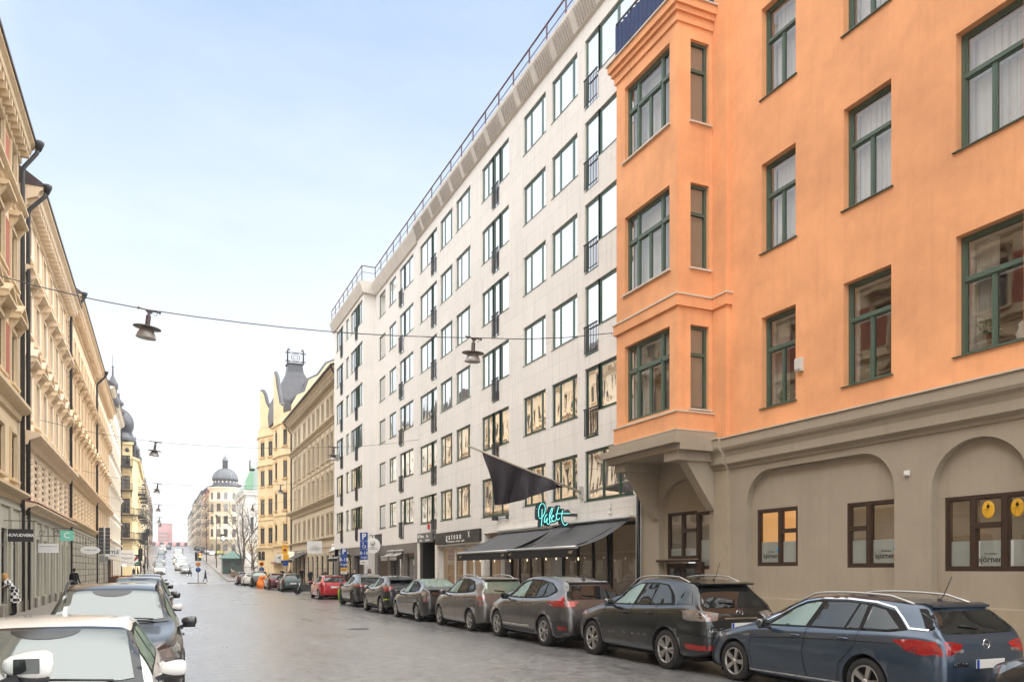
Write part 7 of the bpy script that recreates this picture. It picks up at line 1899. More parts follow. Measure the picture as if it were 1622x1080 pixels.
spd = variant(SP_EST, P_char, L=4.66, W=1.90, rw=0.635, antenna=None, gc=0.22, wr=0.36, front_plate=0.5, rails=(2.1,4.1), railm=M_clad, chrome=[(1.4,0.97),(1.45,0.98)], mirrorm=P_char, glass=M_cglass,
  top=[(0,0.64),(0.04,0.78),(0.15,0.88),(0.45,0.97),(0.95,1.04),(1.25,1.09),(1.4,1.14),(1.85,1.38),(2.15,1.53),(2.5,1.61),(3.0,1.63),(3.5,1.61),(4.0,1.56),(4.2,1.50),(4.34,1.31),(4.46,1.12),(4.56,0.97),(4.62,0.86),(4.65,0.66),(4.66,0.55)],
  belt=[(0,0.5),(0.3,0.72),(0.9,0.90),(1.3,0.98),(2.2,1.01),(3.2,1.04),(3.9,1.06),(4.4,1.04),(4.7,0.9)], dlo=None, windows=[[(1.68,1.05),(2.02,1.29),(2.25,1.40),(2.48,1.46),(2.55,1.46),(2.42,1.08)], [(2.53,1.09),(2.66,1.47),(3.0,1.48),(3.3,1.46),(3.3,1.10)]], mirror=(1.72,1.05), screen=(1.40,2.2,0.72,0.64), decals=front_dec(0.66,0.80))
o, bv = put('suv', 'charcoal crossover with black roof rails behind the nearest white hatchback on the left', spd, (-0.66, 13.0, 0), math.pi, GRP_L, 2)
left = [('hatchback','white hatchback behind the charcoal crossover in the left row', variant(SP_RED, P_wht, decals=front_dec(0.58,0.70), front_plate=0.46), -0.65, 19.3),
 ('hatchback','dark grey hatchback, fourth car of the left row', variant(SP_VER, P_dgr, rails=None, decals=front_dec(0.62,0.78), front_plate=0.46), -0.6, 24.7),
 ('hatchback','silver car, fifth of the left row with its bonnet showing', variant(SP_EST, P_sil, rails=None, decals=front_dec(0.56,0.70), front_plate=0.46), -0.62, 30.3),
 ('hatchback','black car behind the silver one in the left row', variant(SP_VER, P_blk2, rails=None, decals=front_dec(0.62,0.78)), -0.65, 36.0),
 ('hatchback','pale grey car in the middle of the left row', variant(SP_RED, P_sil, decals=front_dec(0.58,0.70)), -0.65, 42.0),
 ('hatchback','dark blue car further along the left row', variant(SP_RED, paint('navy_paint', srgb(34,42,62)), decals=front_dec(0.58,0.70)), -0.7, 48.0),
 ('hatchback','white car far along the left row', variant(SP_RED, P_wht, decals=front_dec(0.58,0.70)), -0.7, 54.5),
 ('hatchback','grey car near the end of the left row before the crossing', variant(SP_RED, P_dgr, decals=front_dec(0.58,0.70)), -0.7, 62.0)]
for nm, lb, s_, x, y in left: put(nm, lb, s_, (x, y, 0), math.pi, GRP_L, 2 if y < 32 else 1)
# police style blue roof glints are left out; cars queued beyond the crossing
def far_car(lb, base, pm, x, y, rz=math.pi, name='hatchback'):
    o, bv = put(name, lb, variant(base, pm, decals=front_dec(0.58,0.70), front_plate=0.46), (x, y, gz_(y)), rz, 'cars on the rise beyond the crossing')
    o.rotation_euler = (R(-2.7)*(1 if abs(rz) > 1 else -1), 0, rz); return o
proto = {}
far_car('white car first in the left row beyond the crossing', SP_RED, P_wht, -0.4, 139)
far_car('dark car second in the left row beyond the crossing', SP_VER, P_dgr, -0.5, 148)
far_car('silver car third in the left row beyond the crossing', SP_EST, P_sil, -0.5, 158)
far_car('white car parked midway up the rise on the left', SP_RED, P_wht, -0.4, 172)
far_car('blue car parked midway up the rise on the left', SP_RED, paint('mid_blue_paint', srgb(60,84,130)), -0.3, 190)
far_car('black car parked high on the rise on the left', SP_VER, P_blk2, -0.2, 212)
far_car('pale car parked near the crest on the left', SP_RED, P_sil, -0.2, 240)
far_car('silver car waiting in front of the white van', SP_RED, P_sil, 3.6, 141)
far_car('white car coming down behind the white van in the next lane', SP_EST, P_wht, 2.9, 178)
far_car('dark car going over the crest', SP_RED, P_blk2, 2.0, 300)
for i, (x, y, pm, lb) in enumerate([(11.6,262,P_blk3,'black car among those parked at the right below the crest'),(11.8,270,P_dgr,'grey car among those parked at the right below the crest'),(12.0,246,P_sil,'silver car parked by the domed building'),(11.3,282,P_char,'charcoal car parked at the right near the crest'),(12.6,232,P_wht,'white car parked at the corner of the domed building'),(10.9,296,P_blk2,'black car parked last on the right at the crest')]):
    far_car(lb, SP_RED, pm, x, y, 0.0)
# ---- white van
spv = dict(L=5.3, W=2.0, H=2.35, wb=3.1, fo=0.95, wr=0.34, paint=P_wht, rw=0.80, rim='dark', gc=0.22,
  top=[(0,0.6),(0.04,0.8),(0.15,0.95),(0.5,1.10),(0.85,1.22),(1.0,1.32),(1.5,1.95),(1.8,2.22),(2.2,2.33),(3,2.35),(4.8,2.35),(5.15,2.30),(5.25,2.0),(5.29,1.2),(5.3,0.7)],
  belt=[(0,0.6),(0.5,1.0),(1.0,1.2),(2,1.25),(5.3,1.3)], dlo=[(1.2,1.3),(1.65,1.85),(2.3,1.9),(2.3,1.28)], windows=[[(1.35,1.34),(1.70,1.80),(2.25,1.84),(2.25,1.33)]],
  screen=(0.98,1.68,0.80,0.74), decals=[('headlight','front2',[(0.5,0.78),(0.55,1.0),(0.92,1.05),(0.9,0.8)],M_head), ('grille','front',[(-0.42,0.7),(0.42,0.7),(0.45,0.95),(-0.45,0.95)],M_clad)], mirror=(1.35,1.35), front_plate=0.5)
o, bv = put('van', 'white van coming towards the crossing', spv, (3.0, 152, gz_(152)), math.pi, None, 1, 'van'); o.rotation_euler = (R(-2.7), 0, math.pi)
o, bv = put('van', 'small white box van at the top of the street', spv, (0.2, 262, gz_(262)), math.pi, None, 1, 'van')
o, bv = put('van', 'white van following down the hill behind the first one', spv, (3.4, 205, gz_(205)), math.pi, None, 1, 'van'); o.rotation_euler = (R(-2.7), 0, math.pi)
# ------------------------------------------------------------------ STREET LAMPS ON CABLES
M_lampd = mat('lamp_bronze', srgb(70,58,58), rough=0.5); M_lampa = mat('lamp_aluminium', srgb(176,172,166), rough=0.35, metal=0.5)
def lamp_meshes():
    a = MB(); a.bar((-0.24,0,0.0),(0.24,0,0.0),0.014); a.prism([(-0.10,-0.005),(0.10,-0.005),(0.012,-0.10),(-0.012,-0.10)], -0.01, 0.01, 'xz'); a.bar((-0.25,0,0.03),(-0.25,0,-0.03),0.02); a.bar((0.25,0,0.03),(0.25,0,-0.03),0.02)
    a.tube([(0.03,0,-0.09),(0.09,0,-0.03),(0.13,0,-0.10),(0.17,0,-0.09),(0.20,0,0.0)], 0.007, 4)
    h = MB(); h.lathe([(0.02,-0.08),(0.05,-0.13),(0.06,-0.15),(0.06,-0.38),(0.07,-0.40)], n=14)
    d = MB(); d.lathe([(0.07,-0.40),(0.33,-0.435),(0.335,-0.45),(0.15,-0.44),(0.13,-0.47)], n=28)
    s = MB(); s.lathe([(0.12,-0.46),(0.17,-0.52),(0.215,-0.60),(0.23,-0.68),(0.245,-0.69),(0.235,-0.705),(0.19,-0.69),(0.0,-0.67)], n=24)
    return (a.mesh('hanger', M_lampd), h.mesh('lamp_neck', M_lampd), d.mesh('lamp_disc', mat('lamp_disc_metal', srgb(110,104,100), rough=0.45)), s.mesh('lamp_shade', M_lampa))
LM = lamp_meshes()
LAB = {22: 'nearest', 43: 'second nearest', 64: 'third', 85: 'fourth', 106: 'fifth', 135: 'sixth', 170: 'seventh', 210: 'eighth'}
for Y_ in (22, 43, 64, 85, 106, 135, 170, 210):
    g0 = gz_(Y_)
    xr = X_R if Y_ < 60 else (X_R if Y_ < 92 else (12.6 if Y_ < 110 else 13.0)); zl, zr_ = 9.15+g0, 9.45+g0
    xa, xb = -0.30, 8.5; za, zb_ = 8.38+g0, 8.72+g0
    if Y_ > 40: za -= 0.25; zb_ -= 0.3; zl -= 0.3; zr_ -= 0.3
    xl = XL if Y_ < 125 else -3.9
    c = MB(); pts = [(xl,Y_,zl)]+[(xl+(xa-xl)*u, Y_, zl+(za-zl)*u-0.12*math.sin(math.pi*u)) for u in (0.25,0.5,0.75)]+[(xa,Y_,za+0.01)]+[(xa+(xb-xa)*u, Y_, za+(zb_-za)*u-0.16*math.sin(math.pi*u)) for u in [i/8 for i in range(1,8)]]+[(xb,Y_,zb_+0.01)]+[(xb+(xr-xb)*u, Y_, zb_+(zr_-zb_)*u-0.10*math.sin(math.pi*u)) for u in (0.33,0.66)]+[(xr,Y_,zr_)]
    c.tube(pts, 0.014 if Y_ < 30 else 0.010, 5)
    tag(c.build('span_cable', M_dark), 'thin %s span cable hung across the street between the facades' % LAB[Y_], 'cable', 'lamp cables across the street')
    for x_, z_, sd in ((xa, za, 'left'), (xb, zb_, 'right')):
        r_ = empty('hanging_street_lamp', (x_, Y_, z_), 0, 'disc shaped lamp on the %s span cable, over the %s half of the street' % (LAB[Y_], sd), 'street lamp', 'street lamps hung on cables')
        r_.rotation_euler = (R(4), R(6 if sd == 'left' else 1), R(8))
        for nm, me in zip(('hanger','lamp_neck','lamp_disc','lamp_shade'), LM): place(nm, me, r_)

# ------------------------------------------------------------------ SIGNS
def hang_sign(loc, w, h, m, label, texts=(), name='hanging_sign', rod=0.35, thick=0.05, scroll=False, wallx=None):
    root = empty(name, loc, 0, label, 'sign')
    b = MB(); b.box(0, w, -thick/2, thick/2, 0, h); b.build('sign_board', m, root)
    b = MB(); b.bar((-0.25,0,h+rod),(w+0.1,0,h+rod),0.012); b.bar((0.1,0,h),(0.1,0,h+rod),0.006); b.bar((w-0.1,0,h),(w-0.1,0,h+rod),0.006)
    if scroll:
        for c_ in (0.15, w-0.1): b.tube([(c_+0.13*math.cos(R(a))*(1-a/900), 0, h+rod+0.13+0.13*math.sin(R(a))*(1-a/900)) for a in range(0,540,30)], 0.01, 4)
    b.build('sign_bracket', M_iron, root)
    for t, x, z, sz, mm, kw in texts: text_mesh(t, sz, mm, root, (x, -thick/2-0.004, z), FACE, **kw)
    return root
hang_sign((-5.12, 33.6, 2.83), 0.80, 0.46, M_signblk, 'black projecting sign reading HUVUDVERK beside the drain pipe', [('HUVUDVERK', 0.40, 0.23, 0.15, M_signw, dict(bold=0.004, sx=0.98))], rod=0.30)
hang_sign((-5.22, 42.0, 2.58), 0.82, 0.42, M_signw, 'white rectangular hanging sign under a scrolled iron bracket', [('BARNUM BARBERING CLUB', 0.41, 0.29, 0.055, M_print, {}), ('est 2012', 0.41, 0.12, 0.045, M_print, {})], rod=0.35, scroll=True)
hang_sign((-4.60, 44.5, 3.22), 0.58, 0.50, mat('mint_sign', srgb(120,205,180), rough=0.5), 'mint green square sign with a white letter C', [('C', 0.29, 0.25, 0.40, M_signw, dict(bold=0.006))], rod=0.1)
ov = empty('hanging_sign', (-4.05, 55.0, 2.98), 0, 'white oval hanging sign in front of the rusticated ground floor', 'sign')
b = MB(); b.prism([(0.55*math.cos(R(a)), 0.25*math.sin(R(a))) for a in range(0,360,15)], -0.03, 0.03, 'xz'); b.build('sign_board', M_signw, ov); text_mesh('TYGERHUSET', 0.12, M_print, ov, (0,-0.035,0), FACE)
b = MB(); b.bar((-1.2,0,0.45),(0.2,0,0.45),0.015); b.bar((0,0,0.25),(0,0,0.45),0.008); b.build('sign_bracket', M_iron, ov)
bs = empty('traffic_sign_back', (-3.58, 60.0, 0.12), 0, 'tall pair of dark slatted boards on a grey pole, left pavement', 'sign')
b = MB(); b.tube([(0,0.05,0),(0,0.05,4.6)], 0.05, 8); b.build('pole', M_lampa, bs)
b = MB()
for sx in (-1, 1):
    for k in range(7): b.box(sx*0.05, sx*0.34, -0.03, 0.0, 2.72+k*0.255, 2.72+k*0.255+0.24)
b.build('sign_board', M_dark, bs)
b = MB(); b.box(-0.32,0.0,-0.03,0.0,2.15,2.6); b.box(0.03,0.24,-0.03,0.0,2.2,2.55); b.build('small_board', mat('sign_back_grey', srgb(130,130,128), rough=0.5), bs)
hang_sign((-6.0+0.9, 84.0, 2.9), 1.5, 0.85, M_signw, 'white signboard reading STYLE hanging over the left pavement', [('STYLE', 0.75, 0.5, 0.42, M_print, dict(bold=0.01)), ('salong', 0.75, 0.18, 0.2, M_print, {})], rod=0.25)
hang_sign((-5.0, 113.0, 2.2), 1.7, 2.0, M_signw, 'tall white banner sign with red print on the off-white building', [('Resturang', 0.85, 1.55, 0.30, M_tail, {}), ('Pizzeria', 0.85, 1.0, 0.40, M_print, {})], rod=0.2)
fs = empty('fan_sign', (-3.9, 118.0, 2.3), 0, 'sign with green, white and red fanned stripes near the crossing', 'sign')
for i, mm in enumerate((mat('flag_green', srgb(50,110,80)), M_signw, M_tail, M_signw, mat('flag_green', srgb(50,110,80)))):
    b = MB(); b.quad((0,0,0),(1.5*math.cos(R(10+i*16)),0,1.7*math.sin(R(10+i*16))),(1.5*math.cos(R(26+i*16)),0,1.7*math.sin(R(26+i*16))),(0,0.02,0.01)); b.build('stripe', mm, fs)
b = MB(); b.box(-0.05,1.5,0.02,0.06,-0.1,1.7); b.build('sign_board', M_dark, fs)
# market stall with a canopy and goods on the left pavement
ms_ = empty('market_stall', (-4.4, 92.0, 0.12), 0, 'fruit stall with sloping pale canopy on the left pavement', 'stall')
b = MB(); b.prism([(-0.8,2.7),(1.9,2.15),(1.9,2.2),(-0.8,2.8)], 0, 7, 'xz'); b.build('canopy', mat('stall_canvas', srgb(190,180,166), rough=0.8), ms_)
b = MB()
for x in (-0.7,1.8):
    for y in (0.1,6.9): b.box(x-0.03,x+0.03,y-0.03,y+0.03,0,2.2 if x > 0 else 2.7)
b.build('post', M_iron, ms_)
b = MB(); b.box(-0.6,1.5,0.3,6.8,0.0,0.8); b.build('counter', mat('stall_wood', srgb(90,62,44), rough=0.8), ms_)
random.seed(3)
for k, cc in enumerate((srgb(190,60,30), srgb(220,150,40), srgb(200,190,60), srgb(90,120,40))):
    b = MB()
    for i in range(36): b.lathe([(0.0,-0.06),(0.06,0),(0.0,0.06)], (random.uniform(-0.5,1.4), 0.4+k*1.6+random.uniform(0,1.2), 0.86+random.uniform(0,0.08)), 6)
    o = b.build('fruit_heap', mat('fruit_%d' % k, cc, rough=0.5), ms_); o['kind'] = 'stuff'
M_warmb = mat('stall_bulb', (1,0.8,0.5), emis=(1.0,0.65,0.3), estr=7)
b = MB()
for i in range(7): b.lathe([(0,-0.07),(0.07,0),(0,0.07)], (0.6, 0.5+i, 2.05), 8)
b.build('light_bulbs', M_warmb, ms_)

M_pblue2 = mat('sign_blue', srgb(28,70,140), rough=0.4); M_syel = mat('sign_yellow', srgb(240,180,40), rough=0.4); M_sgrey = mat('sign_post_grey', srgb(140,138,134), rough=0.4, metal=0.4)
def parking(loc, label, top, boards, w=0.42):
    root = empty('parking_sign', loc, 0, label, 'sign', 'parking signs on the right pavement')
    b = MB(); b.tube([(0,0.05,0),(0,0.05,top)], 0.035, 8); b.build('post', M_sgrey, root)
    z = top
    for kind, h in boards:
        m = {'P': M_pblue2, 'W': M_pblue2, 'B': M_pblue2, 'Y': M_syel, 'N': M_plate}[kind]
        b = MB(); b.box(-w/2, w/2, -0.012, 0.012, z-h+0.02, z); bo = b.build('sign_board', m, root)
        if kind == 'P': text_mesh('P', h*0.95, M_signw, bo, (0,-0.016,z-h/2), FACE, bold=0.012)
        if kind == 'B':
            text_mesh('8-18', h*0.42, M_signw, bo, (0,-0.016,z-h*0.35), FACE); text_mesh('Avgift', h*0.25, M_signw, bo, (0,-0.016,z-h*0.75), FACE)
        if kind == 'W':
            q = MB(); c0 = z-h/2
            q.tube([(0.10*math.cos(R(a))+0.0, -0.02, c0-0.06+0.10*math.sin(R(a))) for a in range(150,400,20)], 0.014, 5); q.tube([(-0.05,-0.02,c0+0.12),(-0.04,-0.02,c0-0.02),(0.06,-0.02,c0-0.03),(0.10,-0.02,c0-0.14)], 0.016, 5); q.lathe([(0,0),(0.028,0),(0.028,0.01),(0,0.01)], (-0.05,-0.025,c0+0.16), 10, 'y')
            q.build('wheelchair_symbol', M_signw, bo)
        if kind == 'Y':
            q = MB(); q.box(-0.16,0.16,-0.018,-0.013,z-h*0.45,z-h*0.3); q.box(-0.12,0.12,-0.018,-0.013,z-h*0.8,z-h*0.65); q.build('print', M_print, bo)
        if kind == 'N':
            q = MB(); q.box(-0.14,0.05,-0.018,-0.013,z-h*0.6,z-h*0.45); q.build('print', M_print, bo)
        z -= h
parking((10.85, 46.0, 0.12), 'taller blue parking sign with a wheelchair symbol, in front of the white round sign', 3.85, (('P',0.50),('W',0.50),('B',0.62),('N',0.28)), 0.46)
parking((10.85, 51.6, 0.12), 'blue parking sign with yellow plate, left of the one with a wheelchair', 3.05, (('P',0.46),('B',0.80),('Y',0.24),('N',0.20)), 0.40)
b_ = empty('street_sign', (10.7, 77.5, 0.12), 0, 'yellow and blue traffic plates stacked on one post by the charcoal shop awning', 'sign')
b = MB(); b.tube([(0,0.05,0),(0,0.05,4.0)], 0.04, 8); b.build('post', M_sgrey, b_)
b = MB(); b.box(-0.30,0.25,-0.02,0.0,3.1,4.0); b.box(-0.2,0.35,-0.02,0.0,2.55,3.08); b.build('yellow_plate', M_syel, b_)
b = MB(); b.lathe([(0,0),(0.15,0),(0.15,0.01),(0,0.01)], (-0.02,-0.035,3.5), 14, 'y'); b.box(-0.2,0.15,-0.025,-0.02,3.85,3.9); b.build('symbol', mat('sign_red_blue', srgb(150,60,60)), b_)
b = MB(); b.box(-0.2,0.3,-0.02,0.0,2.0,2.5); b.build('blue_plate', M_pblue2, b_)

def round_sign(loc, r, label, txt=None, name='round_sign'):
    root = empty(name, loc, 0, label, 'sign'); b = MB(); b.lathe([(0,-0.05),(r,-0.05),(r,0.05),(0,0.05)], n=28, axis='y', smooth=False); b.build('sign_board', M_signw, root)
    b = MB(); b.lathe([(0,0),(r*0.36,0),(r*0.36,0.006),(0,0.006)], (0,-0.058,r*0.35), 20, 'y'); b.build('emblem', mat('pale_grey_print', srgb(196,192,188)), root)
    if txt: text_mesh(txt[0], r*0.2, M_print, root, (0,-0.055,-r*0.2), FACE); text_mesh(txt[1], r*0.2, M_print, root, (0,-0.055,-r*0.42), FACE)
    b = MB(); b.bar((0,0,r),(0,0,r+0.15),0.02); b.bar((-0.2,0,r+0.15),(1.0,0,r+0.15),0.02); b.build('sign_bracket', M_iron, root)
round_sign((12.72, 51.5, 3.36), 0.52, 'round white projecting sign with a pale disc, beside the wheelchair parking sign', ('OLAVS', 'NATURBUTIK'))
ss = empty('shop_sign', (11.35, 69.0, 3.15), 0, 'square white projecting sign with a dark scallop shell of rays', 'sign')
b = MB(); b.box(0,1.25,-0.06,0.06,0,1.08); b.build('sign_board', M_signw, ss)
b = MB()
for i in range(9):
    a = R(20+i*17.5); b.bar((0.625+0.14*math.cos(a),-0.065,0.22+0.14*math.sin(a)), (0.625+0.46*math.cos(a),-0.065,0.22+0.50*math.sin(a)), 0.022, 0.004)
b.build('shell_rays', M_print, ss)
b = MB(); b.box(0,1.3,-0.05,0.0,0,0.65); tag(b.build('light_box_sign', mat('pale_lightbox', (0.85,0.85,0.83), emis=(1,1,1), estr=0.25), None, (X_R-0.05, 67.8, 3.25), R(-90)), 'blank white light box sign right of the shell sign', 'sign')
round_sign((11.9, 91.0, 2.95), 0.5, 'small round white sign in front of the yellow gabled building')
b = MB(); b.box(0,1.2,-0.05,0.05,0,0.9); tag(b.build('light_box_sign', mat('cream_lightbox', (0.85,0.78,0.6), emis=(1,0.85,0.6), estr=0.3), None, (11.6, 86.0, 2.75)), 'cream square lit sign hanging left of the charcoal shop awning', 'sign')
awning(88.5, 80.5, 3.5, 2.75, 1.5, 'wide charcoal awning over the cafe in the beige building', val=0.25)
awning(96.5, 92.5, 3.0, 2.6, 0.9, 'small pale awning on the yellow gabled building', val=0.2, m=mat('pale_awning', srgb(200,186,176)), valm=mat('pink_valance', srgb(190,120,120))).location.x = 12.6
b = MB(); b.tube([(0,0,3.1),(0.1,0,3.25),(0.5,0,3.25),(0.75,0,3.0),(0.75,0,2.8)], 0.11, 8); b.build('vent_pipe', M_lampa, None, (12.2, 63.6, 0)); tag(bpy.data.objects['vent_pipe'], 'curved pale vent pipe at the far corner of the white building', 'pipe')

# ------------------------------------------------------------------ TRAFFIC LIGHTS
def signal(loc, label, lit=True, side=1):
    root = empty('traffic_light', loc, 0, label, 'traffic light')
    b = MB(); b.tube([(0,0,0),(0,0,3.6)], 0.055, 8); b.build('post', M_sgrey, root)
    b = MB(); b.box(0.06,0.36,-0.12,0.12,2.7,3.75); b.box(-0.36,-0.08,-0.12,0.12,2.7,3.75); b.build('signal_housing', M_black, root)
    for z, nm, col_, on in ((3.55,'red_lens',(1,0.12,0.05),lit),(3.22,'amber_lens',(1,0.5,0.05),lit),(2.88,'green_lens',(0.05,0.3,0.1),False)):
        b = MB(); b.lathe([(0,0),(0.10,0),(0.10,0.02),(0,0.02)], (0.21,-0.145,z), 14, 'y'); b.build(nm, mat('lens_%s_%d' % (nm, on), col_ if on else tuple(c*0.2 for c in col_), emis=col_ if on else None, estr=5 if on else 0), root)
    b = MB(); b.lathe([(0,0),(0.30,0),(0.30,0.02),(0,0.02)], (0,-0.10,2.30), 20, 'y'); b.build('yellow_sign', M_syel, root)
    b = MB(); b.lathe([(0.16,0),(0.20,0),(0.20,0.01),(0.16,0.01)], (0,-0.115,2.30), 20, 'y'); b.build('sign_symbol', M_tail, root)
    b = MB(); b.lathe([(0,0),(0.30,0),(0.30,0.02),(0,0.02)], (0,-0.10,1.60), 20, 'y'); b.build('blue_sign', M_pblue2, root)
    b = MB(); b.bar((0,-0.11,1.78),(0,-0.11,1.60),0.03,0.004); b.bar((0,-0.11,1.62),(-0.15,-0.11,1.47),0.03,0.004); b.bar((0,-0.11,1.62),(0.15,-0.11,1.47),0.03,0.004); b.build('arrow', M_signw, root)
    return root
signal((4.02, 104.0, 0.1), 'traffic light with red and amber lit on the island in mid crossing')
b = MB(); b.prism([(1.1*math.cos(R(a)), 0.5*math.sin(R(a))) for a in range(0,360,20)], 0.0, 0.12, 'xy'); tag(b.build('traffic_island', M_kerb, None, (3.9,104.0,0)), kind='structure')
signal((10.75, 97.5, 0.12), 'unlit traffic light with yellow and blue discs behind the parked cars', False)
tl = empty('traffic_light', (-2.3, 101.0, 0.12), 0, 'black signal heads seen from behind on the left kerb', 'traffic light')
b = MB(); b.tube([(0,0,0),(0,0,4.4)], 0.06, 8); b.box(-0.25,0.05,-0.15,0.15,2.6,3.9); b.box(-0.2,0.2,0.1,0.4,2.6,4.1); b.build('signal_housing', M_black, tl)

# ------------------------------------------------------------------ STREET CLUTTER
sk = MB(); sk.smooth = True
for i in range(9):
    for k in range(20):
        t = 2*math.pi*k/20; z = i/8; r = (0.62-0.12*z+0.10*math.sin(z*6))*(1+0.10*math.sin(3*t+i)+0.06*math.sin(7*t))*(1 if i < 8 else 0.3)
        sk.v.append((r*math.cos(t), r*0.9*math.sin(t), z*1.15+(0.12*math.sin(2*t+1) if i > 5 else 0)))
for i in range(8):
    for k in range(20): sk.f.append((i*20+k, i*20+(k+1)%20, (i+1)*20+(k+1)%20, (i+1)*20+k)); sk.mi.append(0); sk.sm.append(True)
sk.f.append(tuple(160+k for k in range(20))); sk.mi.append(0); sk.sm.append(True)
tag(sk.build('rubble_sack', mat('orange_sack', srgb(240,130,40), rough=0.7, var=0.2, vscale=5), None, (8.75,77.5,0)), 'large orange rubble sack standing in the road between parked cars', 'sack')
mc = empty('motorcycle', (9.35, 57.5, 0), R(70), 'dark motorcycle parked across the kerb beside the red hatchback', 'motorcycle')
tm_, rm_ = wheel_mesh(0.30, 0.12, '10')
for y in (-0.66, 0.66):
    w_ = place('wheel', tm_, mc, (0,y,0.30)); place('rim', rm_, w_)
b = MB(); b.prism([(-0.55,0.45),(-0.2,0.30),(0.25,0.32),(0.45,0.70),(0.30,0.90),(0.05,0.82),(-0.35,0.80),(-0.80,0.92),(-0.78,0.80)], -0.14, 0.14, 'yz'); o = b.build('body', M_dark, mc); bv_ = o.modifiers.new('b','BEVEL'); bv_.width = 0.04; bv_.segments = 2
b = MB(); b.prism([(-0.70,0.92),(-0.05,0.86),(0.0,0.92),(-0.65,1.0)], -0.13, 0.13, 'yz'); b.build('seat', M_clad, mc)
b = MB(); b.tube([(0.05,0.66,0.30),(0.08,0.42,0.95)], 0.03, 6); b.tube([(-0.05,0.66,0.30),(-0.08,0.42,0.95)], 0.03, 6); b.tube([(-0.36,0.30,1.05),(0,0.42,1.0),(0.36,0.30,1.05)], 0.02, 6); b.build('fork', M_chrome, mc)
b = MB(); b.tube([(0.15,0.1,0.3),(0.17,-0.75,0.35)], 0.05, 8); b.build('exhaust', M_chrome, mc); b = MB(); b.lathe([(0,0),(0.09,0.02),(0.09,0.08),(0,0.1)], (0,0.50,0.90), 12, 'y'); b.build('headlight', M_head, mc)
ls = empty('kick_scooter', (8.95, 42.9, 0), R(10), 'lime green rental scooter standing behind the very dark SUV', 'scooter')
b = MB(); b.prism([(-0.45,0.12),(0.30,0.12),(0.45,0.5),(0.50,1.0),(0.38,1.0),(0.30,0.5),(0.2,0.22),(-0.45,0.2)], -0.14, 0.14, 'yz'); o = b.build('body', mat('lime_plastic', srgb(140,200,40), rough=0.35), ls)
b = MB(); b.tube([(-0.28,0.44,1.15),(0.28,0.44,1.15)], 0.018, 6); b.tube([(0,0.45,1.0),(0,0.44,1.15)], 0.025, 6); b.build('handlebar', M_black, ls)
for y in (-0.5, 0.45):
    b = MB(); b.lathe([(0,-0.04),(0.13,-0.04),(0.15,0),(0.13,0.04),(0,0.04)], (0,y,0.15), 16, 'x'); b.build('wheel', M_tyre, ls)
for i, (x, y) in enumerate(((12.6,62.5),(12.7,71.5),(12.6,75.5))):
    b = MB(); b.lathe([(0.10,0),(0.10,0.03),(0.06,0.06),(0.055,0.85),(0.075,0.88),(0.06,0.98),(0,1.0)], n=12)
    tag(b.build('bollard', mat('brick_red_bollard', srgb(150,70,50), rough=0.6), None, (11.1, y, 0.12)), 'red brown bollard on the right pavement, %s from the white building' % ('nearest','second','third')[i], 'bollard', 'bollards on the right pavement')

